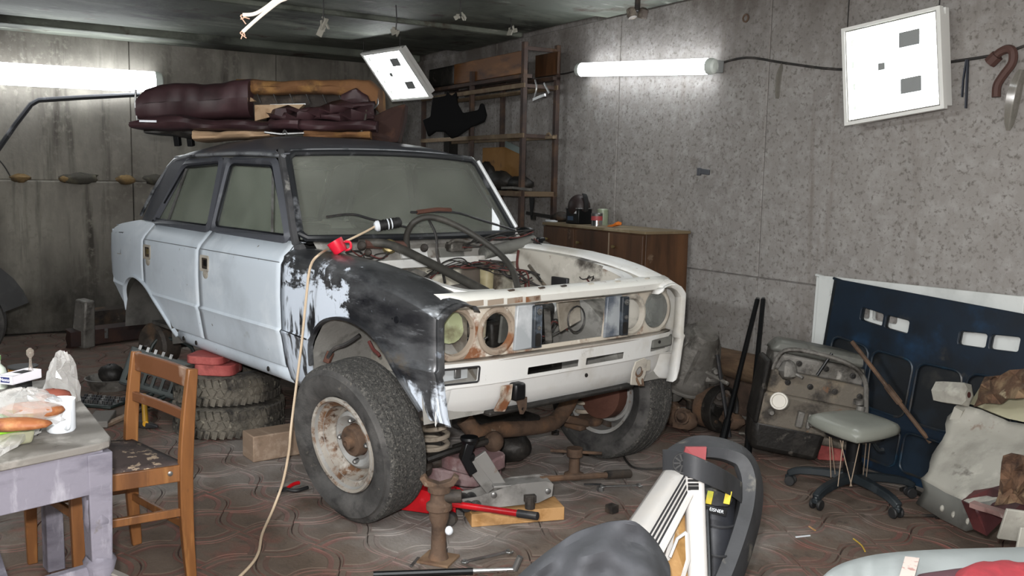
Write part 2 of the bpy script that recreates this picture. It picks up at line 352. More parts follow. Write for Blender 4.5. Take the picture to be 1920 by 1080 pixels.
# floor: dirt bed and wavy interlocking pavers
mb = MB(); rbox(mb, A0, LW, B0, RW, -0.2, -0.008); floor = struct(mb.build('floor', M['dirt'], smooth=False, origin=(0, 0, -0.008)))
TA, TB = 0.27, 0.225
def tile_mesh(par, cx=0.0, cy=0.0):
    n = 7; amp = 0.045; ring = []
    cs = [(-TA/2, -TB/2), (TA/2, -TB/2), (TA/2, TB/2), (-TA/2, TB/2)]
    for e in range(4):
        (x0, y0), (x1, y1) = cs[e], cs[(e+1) % 4]; sg = par if e % 2 == 0 else -par
        nx, ny = (y1 - y0), -(x1 - x0); l = math.hypot(nx, ny); nx /= l; ny /= l
        for k in range(n):
            t = k / n; d = sg * amp * math.sin(PI * t) ** 1.0
            ring.append((x0 + (x1 - x0)*t + nx*d, y0 + (y1 - y0)*t + ny*d))
    N = len(ring); vs = []; fs = []; ms = []
    for sc, z in ((0.992, -.008), (.968, 0.0), (.84, .0), (.81, -.0025), (.71, -.0025), (.68, 0.0)):
        for x, y in ring: vs.append((cx + x*sc, cy + y*sc, z))
    for r in range(5):
        for k in range(N):
            fs.append((r*N + k, r*N + (k+1) % N, (r+1)*N + (k+1) % N, (r+1)*N + k)); ms.append(1 if r in (0, 2, 3) else 0)
    fs.append(tuple(5*N + k for k in range(N))); ms.append(0)
    return vs, fs, ms
tmesh = {}
for par in (1, -1):
    vs, fs, ms = tile_mesh(par); me = bpy.data.meshes.new('paver'); me.from_pydata(vs, [], fs)
    me.materials.append(M['tile']); me.materials.append(M['tile_red']); me.polygons.foreach_set('material_index', ms); tmesh[par] = me
cells = []
rr = random.Random(3)
for i in range(-16, 21):
    for j in range(-14, 10):
        a, b = i*TA, j*TB
        if a > LW - .15 or b > RW - .12 or a < A0 + .15 or b < B0 + .15: continue
        p = room(a, b); d = p - CAM; dz = d.dot(CF)
        if dz < 0.4: vis = False
        else:
            u = 960 + FOC*d.dot(CR)/dz; v = 540 + FOC*d.dot(CD)/dz; vis = -90 < u < 2010 and v < 1150
        cells.append((dz if vis else 99 + dz, i, j, p, vis))
cells.sort(key=lambda c: c[0])
rest = MB(); cnt = 0
for dz, i, j, p, vis in cells:
    par = 1 if (i + j) % 2 else -1
    if vis and cnt < 290:
        o = bpy.data.objects.new('paver', tmesh[par]); COL.objects.link(o); o.parent = floor
        o.location = (p.x, p.y, 0.008 + rr.uniform(-.002, .0)); o.rotation_euler = (rr.uniform(-.008, .008), rr.uniform(-.008, .008), ROOMROT + PI); cnt += 1
    else:
        vs, fs, ms = tile_mesh(par); q = Matrix.Rotation(ROOMROT + PI, 3, 'Z')
        if not vis: vs2 = vs[len(vs)//6:2*len(vs)//6]; rest.mi = 0; rest.add([q @ Vector(v) + p for v in vs2], [tuple(range(len(vs2)))])
        else:
            b0 = len(rest.f); rest.mi = 0; rest.add([q @ Vector(v) + p for v in vs], fs); rest.m[b0:] = ms
o = rest.build('distant_pavers', [M['tile'], M['tile_red']], floor, smooth=False); o['kind'] = 'stuff'
# right wall: cast panels with open joints
mb = MB(); rbox(mb, A0, LW + .2, RW + .02, RW + .25, -.2, CZ + .2); wr = struct(mb.build('wall_right', M['wall_r'], smooth=False, origin=room(0, RW)))
cols = [LW, 3.4, 1.62, 0.18, -1.9, A0]; rws = [0, 0.9, CZ]
for a1, a0 in zip(cols, cols[1:]):
    for z0, z1 in zip(rws, rws[1:]):
        mb = MB(); g = .003; rbox(mb, a0 + g, a1 - g, RW + random.uniform(-.004, .003), RW + .03, z0 + g, z1 - g); mb.build('wall_panel', M['wall_r'], wr, smooth=False, bevel=.004, seg=1)
# back wall: sooty panels above a proud lower course with a ledge
mb = MB(); rbox(mb, LW + .02, LW + .25, B0, RW + .2, -.2, CZ + .2); wl = struct(mb.build('wall_left', M['wall_l'], smooth=False, origin=room(LW, 0)))
bs = [B0, -2.6, -.75, .62, RW]
for b0, b1 in zip(bs, bs[1:]):
    mb = MB(); rbox(mb, LW + random.uniform(-.004, .004), LW + .03, b0 + .004, b1 - .004, 1.37, CZ); mb.build('wall_panel', M['wall_l'], wl, smooth=False, bevel=.004, seg=1)
    mb = MB(); rbox(mb, LW - .05, LW + .03, b0 + .003, b1 - .003, 0.0, 1.362); mb.build('wall_panel', M['wall_l'], wl, smooth=False, bevel=.012, seg=2)
mb = MB(); rbox(mb, A0 - .2, A0, B0, RW + .2, -.2, CZ + .2); struct(mb.build('wall_front', M['wall_r'], smooth=False, origin=room(A0, 0)))
mb = MB(); rbox(mb, A0, LW, B0 - .2, B0, -.2, CZ + .2); struct(mb.build('wall_rear', M['wall_r'], smooth=False, origin=room(0, B0)))
# ceiling: slabs across the room with deep joints and one down-stand beam over the back wall
mb = MB(); rbox(mb, A0, LW + .2, B0, RW + .2, CZ + .08, CZ + .25); ce = struct(mb.build('ceiling', M['ceiling'], smooth=False, origin=room(0, 0, CZ)))
edges = [LW, 4.95, 4.1, 2.95, 1.8, .65, -.5, -1.65, -2.8, A0]; drops = [-.02, .045, .0, .03, .0, .02, .0, .03, .0]
for (a1, a0), dz in zip(zip(edges, edges[1:]), drops):
    mb = MB(); rbox(mb, a0 + .012, a1 - .012, B0, RW, CZ + dz, CZ + .1); mb.build('ceiling_slab', M['ceiling'], ce, smooth=False, bevel=.02, seg=2)
# plinth ledge at the foot of the right wall
mb = MB(); rbox(mb, -.75, 2.2, RW - .13, RW + .01, 0, .27); struct(mb.build('trim_1', mat('brown_plinth', '5a483d', .9, layers=[('3a2f28', 4, .45, .65), ('77655a', 7, .55, .7)], bump=.3), smooth=False, bevel=.02, origin=room(.7, RW - .06)))
# ================================================================ lamps and what hangs on the walls and ceiling
E_TUBE = emit('lit_diffuser', (0.93, 0.97, 1.0), TUBE_POWER); E_PAN = emit('lit_tube', (0.95, 0.98, 1.0), PANEL_POWER * 2.2)
M['lampwhite'] = mat('white_enamel', 'e6e6e2', 0.4)
M['lampgrey'] = mat('grey_enamel', '8f9292', 0.5)
M['cap'] = mat('frosted_end_cap', 'd5dcd6', 0.4)
def batten(p0, p1, r, out, label):
    p0, p1 = Vector(p0), Vector(p1); d = (p1 - p0).normalized(); L = (p1 - p0).length
    t = root('fluorescent_batten', (p0 + p1)/2 - out * -0.0, label=label, cat='lamp')
    mb = MB(); mb.bar(p0 - out*.045, p1 - out*.045, r*1.5, .05, up=out); mb.build('housing', M['lampgrey'], t, bevel=.006)
    n = 12; sec = []
    up = d.cross(out).normalized(); vs = []
    for k in range(n): a = 2*PI*k/n; vs.append((math.cos(a)*r, math.sin(a)*r*.8))
    mb = MB(); q = [p0 + d*(L*.035), p1 - d*(L*.035)]
    rows = [[x + up*a + out*b for a, b in vs] for x in q]
    b = []; [b.extend(r_) for r_ in rows]; mb.add(b, [(k, (k+1) % n, n + (k+1) % n, n + k) for k in range(n)]); mb.build('diffuser', E_TUBE, t)
    for x, s in ((q[0], -1), (q[1], 1)):
        mb = MB(); rr_ = []
        for sc, h in ((1.03, -.01), (1.03, .02), (.9, L*.028), (.6, L*.035), (.0, L*.036)): rr_.append([x + d*(s*h) + (up*a + out*b_)*sc for a, b_ in vs] + [x + d*(s*h) + (up*vs[0][0] + out*vs[0][1])*sc])
        mb.grid(rr_); mb.build('end_cap', M['cap'], t)
    return t
batten(onwall(1082, 131, RW - .085), onwall(1342, 124, RW - .085), .05, -WN, 'bright white fluorescent tube fitting high on the right grey wall')
batten(onback(-100, 132, LW - .1), onback(305, 155, LW - .1), .095, -WD, 'long bright fluorescent tube fitting on the dark back wall behind the burgundy seats')
def panel(TL, TR, BR, BL, depth, label, bits=True):
    TL, TR, BR, BL = map(Vector, (TL, TR, BR, BL)); c = (TL + TR + BR + BL)/4
    n = (TR - TL).cross(BL - TL).normalized()
    if n.dot(CAM - c) > 0: n = -n                       # n points away from the viewer
    t = root('ceiling_light_panel', c, label=label, cat='lamp')
    P = lambda a, b, d=0.0: (TL*(1-a) + TR*a)*(1-b) + (BL*(1-a) + BR*a)*b + n*d
    mb = MB(); i = .035
    ri = [(i, i), (1-i, i), (1-i, 1-i), (i, 1-i)]; ro = [(0, 0), (1, 0), (1, 1), (0, 1)]
    vs = [P(a, b) for a, b in ro] + [P(a, b) for a, b in ri] + [P(a, b, depth*.3) for a, b in ro] + [P(a, b, depth*.3) for a, b in ri]
    mb.add(vs, [(k, (k+1) % 4, 4 + (k+1) % 4, 4 + k) for k in range(4)] + [(8 + k, 8 + (k+1) % 4, 12 + (k+1) % 4, 12 + k) for k in range(4)] + [(k, (k+1) % 4, 8 + (k+1) % 4, 8 + k) for k in range(4)] + [(4 + k, 4 + (k+1) % 4, 12 + (k+1) % 4, 12 + k) for k in range(4)])
    mb.build('frame', M['lampwhite'], t, smooth=False)
    mb = MB(); j = .05
    q = [(j, j), (1-j, j), (1-j, 1-j), (j, 1-j)]
    vs = [P(a, b, .004) for a, b in q] + [P(a, b, depth) for a, b in q] + [P(a, b, depth + .006) for a, b in q]
    mb.add(vs, [(k, (k+1) % 4, 4 + (k+1) % 4, 4 + k) for k in range(4)] + [(4, 5, 6, 7), (8, 9, 10, 11)] + [(4 + k, 4 + (k+1) % 4, 8 + (k+1) % 4, 8 + k) for k in range(4)])
    mb.build('tray', M['lampwhite'], t, smooth=False)
    for k in range(4):
        b = .16 + k*.226
        mb = MB(); mb.cyl(P(.1, b, depth*.45), P(.93, b, depth*.45), .013, n=10); mb.build('tube', E_PAN, t)
        mb = MB(); mb.bar(P(.065, b, depth*.5), P(.1, b, depth*.5), .034, .04, up=n); mb.build('lamp_holder', M['cap'], t, smooth=False)
    if bits:
        for b, a0, a1, h in ((.25, .6, .8, .075), (.71, .6, .8, .075), (.47, .38, .45, .035)):
            mb = MB(); mb.bar(P(a0, b, .006), P(a1, b, .006), h, .01, up=n); mb.build('ballast_cover', M['lampgrey'], t, smooth=False)
    for a in (.04, .97):
        mb = MB(); p = P(a, .02, .02); mb.tube([p, p + Vector((0, 0, CZ - p.z + .02))], .003, 5); mb.build('hanging_wire', M['wire'], t)
    return t
b_ = RW - .17
panel(onwall(1577, 54, b_), onwall(1762, 10, b_ - .0), onwall(1770, 203, b_), onwall(1583, 236, b_), .09, 'square white light panel hung tilted before the right wall')
d0 = 8.2
TL = CAM + ray(675, 101)*d0; TR = CAM + ray(748, 90)*(d0 - .40); BL = CAM + ray(735, 191)*(d0 + .19); BR = TR + BL - TL
panel(TL, TR, BR, BL, .09, 'lit light panel hanging slanted in the far corner beside the metal rack')
# the second, empty white tray seen behind the tilted panel
mb = MB(); p = [onwall(u, v, RW - .03) for u, v in ((1600, 60), (1781, 14), (1787, 198), (1606, 236))]
mb.plate([(0, 0), (1, 0), (1, 1), (0, 1)], [], lambda a, b, d: (p[0]*(1-a) + p[1]*a)*(1-b) + (p[3]*(1-a) + p[2]*a)*b + WN*(d - .035), .03)
tag(mb.build('light_tray', M['lampwhite'], smooth=False, bevel=.003, origin=p[0]), 'white metal tray fixed flat on the wall behind the tilted light panel', 'lamp tray')
# wires on the right wall
def single(name, mb, m, label, cat, group=None, origin=None, **k):
    if origin is None:
        z = min(v.z for v in mb.v); n = len(mb.v); origin = (sum(v.x for v in mb.v)/n, sum(v.y for v in mb.v)/n, z)
    return tag(mb.build(name, m, origin=origin, **k), label, cat, group)
mb = MB(); mb.tube(crom([onwall(u, v, RW - .012) for u, v in ((1345, 120), (1400, 108), (1470, 118), (1570, 130), (1700, 127), (1790, 115), (1880, 100), (1935, 80))], 4), .007, 6)
single('lamp_cable', mb, M['wire'], 'thin dark cable sagging along the right wall between the lamps', 'cable')
mb = MB(); mb.tube(crom([onwall(u, v, RW - .012) for u, v in ((1040, 140), (1060, 138), (1078, 133))], 4), .006, 6)
single('lamp_feed_wire', mb, M['wire'], 'short dark wire from the rack to the tube fitting on the right wall', 'cable')
mb = MB(); mb.tube(crom([onwall(u, v, RW - .04) for u, v in ((1860, 114), (1872, 100), (1888, 92), (1899, 97), (1898, 118), (1882, 140), (1870, 160), (1868, 182))], 5), .02, 8)
q_ = [onwall(u, v, RW - .04) for u, v in ((1856, 118), (1870, 104))]; mb.tube(q_, .03, 8)
single('curved_hose', mb, mat('red_brown_rubber', '4f3630', .7, bump=.2), 'brown curved rubber hose hooked over the cable at top right', 'hose')
for uv, wd, lab in ((((1815, 112), (1813, 160), (1811, 203)), .02, 'longer dark blue rubber strap hanging from the cable right of the light panel'), (((1812, 112), (1806, 150), (1804, 182)), .014, 'shorter dark rubber strap hanging beside the longer one')):
    P = [onwall(u, v, RW - .025 + (.006 if wd > .015 else -.004)) for u, v in uv]; mb = MB()
    mb.sweep(P, [(-.003, -wd/2), (.003, -wd/2), (.003, wd/2), (-.003, wd/2)]); single('rubber_strap', mb, mat('dark_blue_rubber', '2f333d', .6), lab, 'strap')
film = clear_film('smoky_plastic_film', '8e8a80', .35)
P = [onwall(u, v, RW - .02) for u, v in ((1466, 118), (1460, 150), (1457, 185))]; mb = MB(); mb.sweep(crom(P, 4), [(-.004, -.028), (.004, -.03), (.006, 0), (.004, .03), (-.004, .028)], scale=[.25, .5, .8, 1, 1, .95, .9, .7, .5])
single('plastic_scrap', mb, film, 'small clear plastic scrap tied to the cable between the lamps', 'plastic scrap')
P = [onwall(u, v, RW - .05) for u, v in ((1915, 130), (1900, 180), (1890, 245))]; mb = MB(); mb.sweep(crom(P, 4), [(-.02, -.05), (.0, -.055), (.025, -.02), (.02, .04), (-.01, .05)], scale=[.4, .7, .9, 1, 1.05, 1, .9, .7, .3])
single('plastic_bag_strip', mb, film, 'long crumpled clear plastic strip hanging at the right edge below the cable', 'plastic scrap')
P = onwall(1398, 34, RW - .01); mb = MB(); mb.tube([P + WN*.0 + Vector((0, 0, .0)) + (WD*math.cos(a) + Vector((0, 0, 1))*math.sin(a))*.022 for a in [k*PI/6 for k in range(12)]], .006, 6, closed=True)
single('wall_ring', mb, M['rust'], 'small rusty ring on the right wall left of the light panel', 'ring')
mb = MB(); p = onwall(1322, 322, RW); mb.box(p - WN*.008, (.1, .012, .035), rot=(0, .1, ROOMROT)); mb.box(p - WN*.01 + WD*.045, (.03, .016, .05), rot=(0, 0, ROOMROT))
single('wall_bracket', mb, mat('grey_blue_iron', '4b4d52', .6), 'small dark iron stub set in the middle of the right wall', 'bracket', bevel=.003)
# ceiling: rusty angle, sockets, rod, loose white cables, paper scraps
mb = MB(); a, b = onwall(1345, 10, RW - .1), onwall(1455, -2, RW - .1); a.z = b.z = CZ - .03; mb.bar(a, b, .06, .06); single('rusty_angle', mb, M['rust_dark'], 'dark rusty iron length along the ceiling edge above the right wall', 'iron', bevel=.004)
t = root('twin_lampholder', at(1195, 20, z=2.58), label='pair of dusty lampholders hanging from the ceiling above the right tube', cat='lampholder'); c = Vector(t.location)
mb = MB(); mb.cyl(c + Vector((0, 0, .0)), (c.x, c.y, CZ + .01), .018, n=8); mb.build('stem', M['rust_dark'], t)
for s in (-1, 1):
    mb = MB(); mb.lathe([(.012, .02), (.03, .01), (.034, -.03), (.03, -.05), (.022, -.045)], c + CR*(s*.042), (s*.35, 0, 1), 12); mb.build('socket', mat('dusty_bakelite', '4a4039', .6, layers=[('8a8175', 8, .5, .65)]), t)
def wirepts(pts, z): return [CAM + ray(u, v)*d for u, v, d in pts]
for pts, lab in ((((540, -25, 2.6), (510, 5, 2.58), (480, 25, 2.55), (455, 28, 2.54)), 'upper white cut cable poking down from the ceiling'), (((560, -25, 2.6), (520, 5, 2.58), (485, 33, 2.55), (455, 60, 2.53)), 'lower white cut cable poking down from the ceiling')):
    P = wirepts(pts, 0); t = root('cut_cable', P[0], label=lab, cat='cable')
    mb = MB(); mb.tube(crom([Vector((P[0].x, P[0].y, CZ + .03)) + CR*.30 + CF*.1, P[0] + CR*.14 + Vector((0, 0, .22))] + P, 5), .0052, 8); mb.build('sheath', mat('white_cable', 'd9cfc4', .5), t)
    for k in range(3):
        q = P[-1]; mb = MB(); mb.tube(crom([P[-1] + (P[-2] - P[-1])*.06, q + (CR*random.uniform(-.008, .012) + CD*random.uniform(.0, .014)), q + (CR*random.uniform(-.01, .02) + CD*random.uniform(.01, .026))], 3), .0016, 5); mb.build('strand', mat('bare_strand', 'b8917c', .4), t)
sc = mat('grey_paper_scrap', '9a978c', .8)
for u, v, dd, h, lab in ((605, 45, 6.0, .09, 'small hanging connector on a wire below the middle of the ceiling'), (742, 56, 6.6, .05, 'white wire hook on the ceiling above the slanted light panel'), (862, 30, 6.2, .06, 'grey scrap stuck to the ceiling near the rack'), (957, 55, 7.0, .06, 'pale scrap hanging from the ceiling right over the rack')):
    p = CAM + ray(u, v)*dd; t = root('ceiling_scrap', p, label=lab, cat='scrap'); mb = MB()
    mb.tube(crom([p, p + Vector((.01, .0, (CZ - p.z)*.5)), Vector((p.x, p.y, CZ + .03))], 3), .004, 5); mb.build('hanging_wire', M['wire'], t)
    mb = MB()
    for k in range(4): mb.box(p + Vector((random.uniform(-.03, .03), random.uniform(-.03, .03), random.uniform(-h/2, h/3))), (random.uniform(.02, .05), .012, random.uniform(.03, h)), rot=(random.uniform(-.6, .6), random.uniform(-.6, .6), random.uniform(0, 3)))
    mb.build('scrap_piece', sc, t, bevel=.003)
# back wall: bent conduit, hanging wire, clay lumps on the ledge
mb = MB(); mb.tube([onback(u, v, LW - .09) for u, v in ((-40, 330), (-5, 282), (30, 232), (58, 196), (72, 188), (150, 183), (262, 177))], .022, 8)
single('bent_conduit', mb, mat('black_grey_conduit', '2b2c30', .4, layers=[('6b6c70', 5, .6, .7)]), 'bent dark conduit sloping down the back wall at the left edge', 'conduit')
mb = MB(); mb.tube(crom([onback(u, v, LW - .07) for u, v in ((-2, 300), (8, 312), (20, 332))], 4), .006, 5); single('hanging_wire_end', mb, M['wire'], 'thin wire hanging down from the bent conduit to the ledge', 'wire')
clay = mat('ochre_clay', '7d6643', .95, layers=[('4f4433', 6, .5, .65), ('9d8457', 9, .6, .7)], bump=.5)
soot = mat('sooty_mortar', '45423b', .95, layers=[('64604f', 6, .55, .68)], bump=.5)
rr = random.Random(5)
for u, v, sx, sz, m_, lab in ((36, 343, .16, .045, clay, 'ochre mortar lump leftmost on the ledge of the back wall'), (150, 325, .32, .06, soot, 'large dark mortar lump on the ledge of the back wall'), (120, 336, .1, .035, clay, 'small ochre lump at the foot of the large dark one'), (234, 341, .17, .05, clay, 'ochre mortar lump on the ledge just left of the car roof'), (290, 328, .22, .06, soot, 'dark mortar lump on the ledge nearest the car window')):
    p = onback(u, v, LW - .03); p.z = 1.362 + sz*.42
    mb = MB(); mb.ell(p - WD*.055, (sx*.5, .05, sz*.8), 10, 7, M=Matrix.Rotation(math.atan2(WN.y, WN.x), 3, 'Z'), jit=.2, rnd=rr)
    single('mortar_lump', mb, m_, lab, 'mortar lump', ang=60)
mb = MB(); mb.tube(crom([onback(u, v, LW - .012) for u, v in ((75, 0), (76, 40), (79, 62))], 3), .012, 5); single('hanging_rod', mb, M['rust_dark'], 'thin rod hanging from the ceiling at the upper left', 'rod')
# ================================================================ the car
car = root('car', (-1.28, 0, 0), label='stripped white and grey primer saloon car with its bonnet off', cat='car')
# half-width of the body side at height z
YT = [(.45, .715), (.50, .745), (.56, .765), (.70, .788), (.722, .797), (.734, .786), (.90, .792), (1.02, .788), (1.052, .786), (1.058, .778), (1.072, .768), (1.145, .705)]
def ys(x, z):
    y = lerpn(YT, z)
    if x > .15: y -= .035 * ((x - .15)/.45)**2
    if x < -2.5: y -= .06 * ((-2.5 - x)/.63)**2
    return y
def cols(x0, x1, n, extra=()):
    s = set([round(x0 + (x1 - x0)*k/n, 5) for k in range(n + 1)]); s |= set(e for e in extra if x0 < e < x1); return sorted(s)
ARCH_F = [(-.337, .455), (-.333, .60), (-.31, .70), (-.265, .77), (-.20, .818), (-.12, .845), (-.03, .857), (.06, .855), (.14, .84), (.20, .82), (.28, .77), (.36, .69), (.43, .61), (.48, .55), (.515, .515), (.60, .515)]
ARCH_R = [(-2.775, .56), (-2.77, .63), (-2.745, .70), (-2.70, .755), (-2.62, .792), (-2.52, .805), (-2.42, .79), (-2.32, .755), (-2.2, .69), (-2.1, .62), (-2.0, .54), (-1.955, .50), (-1.94, .455)]
LEV = [0, .06, .12, .2, .3, .36, .41, .44, .455, .49, .56, .64, .72, .8, .86, .91, .94, .97, 1.0]
ZLEV = [.50, .535, .56, .60, .65, .70, .722, .734, .76, .82, .88, .94, 1.0, 1.04, 1.07]
def side(x0, x1, zb, zt, s, extra=(), n=24):
    """body side between the lower curve zb(x) and zt(x); s = -1 near side, +1 far side; rows follow the creases"""
    rows = []
    for x in cols(x0, x1, n, extra):
        a, b = zb(x), zt(x); lv = [a] + [min(max(z, a + .0005*(i+1)), b - .0005*(len(ZLEV) - i)) for i, z in enumerate(ZLEV)] + [b]
        rows.append([Vector((x, s*ys(x, z), z)) for z in lv])
    return rows
def mirror_rows(rows): return rows
pane_front = [(-.665, 1.15), (-.955, 1.525), (-1.475, 1.535), (-1.52, 1.15)]
pane_rear = [(-1.575, 1.15), (-1.575, 1.535), (-2.09, 1.515), (-2.40, 1.15)]
def gy(z): return .70 - (z - 1.145)*.22          # the tilted plane of the side glass
def g3(x, z, s, d=0.0): return Vector((x, s*(gy(z) + d), z))
def glasspoly(pts, s): return [g3(x, z, s) for x, z in pts]
M['door'] = M['primer']
FT = [(-.62, 1.118), (-.3, 1.112), (0, 1.098), (.2, 1.077), (.35, 1.052), (.48, 1.02), (.585, .985)]     # ridge line of the front fenders
def fz(x): return lerpn(FT, x)
def make_side(s):
    near = s < 0; far_m = M['white']
    # ---- front fender
    exx = [p[0] for p in ARCH_F] + [-.336, -.334]
    mb = MB(); zb = lambda x: .455 if x <= -.336 else lerpn(ARCH_F, x); rows = []
    for x in cols(-.585, .585, 26, exx):
        zt = fz(x); a = zb(x); side_top = zt - .055
        lv = [a] + [min(max(z, a + .0005*(i+1)), side_top - .0005*(len(ZLEV) - i)) for i, z in enumerate(ZLEV)] + [side_top]
        r = [Vector((x, s*ys(x, min(z, 1.06)), z)) for z in lv]; yy = ys(x, 1.05); yi = .595
        for dy, dz in ((.012, .036), (.035, .017), (.07, .004), (.10, 0.0)): r.append(Vector((x, s*(yy - dy), zt - dz)))
        r += [Vector((x, s*(yi + .03), zt - .004)), Vector((x, s*yi, zt - .012)), Vector((x, s*(yi - .012), zt - .03))]
        rows.append(r)
    mb.grid(rows)
    # front return flange, the hooded edge round the lamps
    last = rows[-1]; fl = [[p.copy() for p in last], [p + Vector((.012, -s*.004, -.002)) for p in last], [p + Vector((.016, -s*.018, -.008)) for p in last], [p + Vector((.008, -s*.034, -.018)) for p in last], [p + Vector((-.03, -s*.036, -.02)) for p in last]]
    fl = [[q for q in row] for row in fl]; mb.grid(fl)
    fen = mb.build('front_fender', M['fender_near'] if near else M['white'], car, solid=.004, ang=50)
    if near: fen['label'] = 'dark sanded front fender with white primer patches'
    # arch lip
    mb = MB(); P = [Vector((x, s*(ys(x, z) + .002), z)) for x, z in ARCH_F[1:-2]]; P = crom(P, 3)
    mb.sweep(P, [(-.006, -.012), (.006, -.012), (.008, .008), (-.006, .010)]); mb.build('arch_lip', M['fender'] if near else M['white'], fen)
    if near:
        for x, z, r in ((.36, .90, .014), (.13, .95, .004), (.335, .902, .004), (.39, .897, .004)):
            mb = MB(); mb.lathe([(r, 0), (r*.98, .002), (r*.6, .0025), (0, .0025)], (x, s*(ys(x, z) + .001), z), (0, s, 0), 12); mb.build('trim_hole', M['black_paint'], fen)
        mb = MB(); mb.bar((-.585, s*.789, .728), (-.335, s*.799, .722), .004, .006); mb.build('crease_seam', M['black_paint'], fen)
    # ---- sill
    mb = MB(); rows = []
    for x in cols(-1.945, -.587, 10):
        rows.append([Vector((x, s*y, z)) for y, z in ((.60, .465), (.70, .455), (.722, .462), (.742, .485), (.752, .515), (.745, .54), (.72, .55))])
    mb.grid(rows); sill = mb.build('sill', M['primer'] if near else M['white'], car, solid=.003, ang=50)
    if near:
        for x in (-.80, -1.68, -1.86):
            mb = MB(); mb.lathe([(.014, 0), (.012, .003), (0, .003)], (x, s*.752, .50), (0, s, 0), 10); mb.build('rust_hole', M['grease'], sill)
    # ---- doors
    for nm, x0, x1, zb, ex, pane, hx in (('front_door', -1.54, -.592, lambda x: .545, (), pane_front, -1.455), ('rear_door', -2.375, -1.548, lambda x: max(.545, lerpn(ARCH_R, x) + .012) if x < -1.95 else .545, [p[0] for p in ARCH_R], pane_rear, -2.30)):
        mb = MB(); rows = side(x0, x1, zb, lambda x: 1.145, s, ex, 16); 
        if nm == 'front_door':   # the front upper corner leans back towards the screen pillar
            for r in rows[-4:]: pass
        mb.grid(rows); ed = [[p + Vector((0, -s*.03, 0)) for p in rows[0]], rows[0]]; mb.grid(ed); ed = [rows[-1], [p + Vector((0, -s*.03, 0)) for p in rows[-1]]]; mb.grid(ed)
        mb.grid([[r[-1] for r in rows], [r[-1] + Vector((0, -s*.05, -.004)) for r in rows]])
        d = mb.build(nm, M['primer'] if near else M['inner'], car, solid=.004, ang=32)
        fr = MB(); loop = pane; c_ = [g3(x, z, s, .004) for x, z in loop]
        fr.sweep(crom_corner(c_), [(-.018, -.016), (.018, -.016), (.018, .016), (-.018, .016)], closed=True); fr.build('window_frame', M['black_primer'] if near else M['black_paint'], d, ang=30)
        fr = MB(); c2 = [g3(x, z, s, .012) for x, z in inset2(loop, .022)]; fr.sweep(crom_corner(c2), [(-.005, -.005), (.005, -.005), (.005, .005), (-.005, .005)], closed=True); fr.build('window_seal', M['black_paint'], d)
        mb = MB(); mb.plate(loop, [], lambda a, b, dp: g3(a, b, s, -.004 - dp), .004); mb.build('window_pane', M['glass_side'], d, smooth=False)
        if nm == 'front_door': a, b = (-.84, 1.15), (-.97, 1.49)
        else: a, b = (-2.19, 1.15), (-2.045, 1.515)
        mb = MB(); mb.bar(g3(*a, s, .006), g3(*b, s, .006), .012, .014); mb.build('window_divider', M['steel'], d)
        mb = MB(); mb.tube([Vector((x, s*(ys(x, 1.05) + .0005), 1.05)) for x in cols(x0 + .02, x1 - .02, 6)], .0022, 4); mb.build('shoulder_shade_line', M['shade_grey'], d)  # grey line drawn in for the shade under the shoulder crease
        # open handle recess: cup, rusty hole, rim
        mb = MB(); z = .975; mb.plate(rrect(-.055, -.044, .055, .044, .014), [rrect(-.034, -.03, .044, .03, .01)], lambda a, b, dp: Vector((hx + a, s*(ys(hx, z + b) + .006 - dp), z + b)), .006); mb.build('handle_plate', M['white_dirty'], d)
        mb = MB(); mb.box((hx + .005, s*(ys(hx, z) + .001), z), (.08, .004, .06)); mb.build('handle_opening', M['rust_dark'], d)
        mb = MB(); mb.ell((hx + .01, s*(ys(hx, z - .045) + .0), z - .058), (.034, .006, .026), 10, 6); mb.build('handle_cup', M['white_dirty'], d)
        mb = MB(); mb.box((hx + .012, s*(ys(hx, z) + .004), z + .004), (.034, .006, .032)); mb.build('latch', M['brass'] if nm == 'rear_door' else M['black_metal'], d)
    # ---- rear quarter
    mb = MB()
    def zbq(x):
        if x < -2.78: return .565 + (-2.78 - x)/.33*.19 + .0
        return lerpn(ARCH_R, x) if x >= -2.775 else .565
    ztq = lambda x: 1.145 - max(0, -2.72 - x)/.42*.045 - max(0, -3.04 - x)/.1*.02
    rows = side(-3.14, -2.383, zbq, ztq, s, [p[0] for p in ARCH_R] + [-2.774, -2.776], 16)
    for r in rows:
        x = r[0].x; k = max(0, (-2.95 - x)/.19)
        e = r[-1]; r += [Vector((x, s*(abs(e.y) - .02), e.z + .004)), Vector((x, s*(abs(e.y) - .06), e.z))]
    mb.grid(rows); mb.grid([[p + Vector((-.004, -s*.035, -.004)) for p in rows[0]], rows[0]])
    qp = mb.build('rear_quarter_panel', M['primer'] if near else M['white'], car, solid=.004, ang=32)
    mb = MB(); P = crom([Vector((x, s*(ys(x, z) + .002), z)) for x, z in ARCH_R[:-1]], 3); mb.sweep(P, [(-.006, -.012), (.006, -.012), (.008, .01), (-.006, .01)]); mb.build('arch_lip', M['primer'] if near else M['white'], qp)
    if near:
        for q in (((-2.80, 1.065), (-2.90, 1.06)), ((-2.80, .925), (-2.90, .92)), ((-2.81, 1.065), (-2.81, .925))):
            mb = MB(); mb.bar((q[0][0], s*(ys(q[0][0], q[0][1]) + .001), q[0][1]), (q[1][0], s*(ys(q[1][0], q[1][1]) + .001), q[1][1]), .003, .004); mb.build('filler_flap_seam', M['black_paint'] if q[0][1] > 1 else M['white_dirty'], qp)
    # wheelhouse liners
    mb = MB()
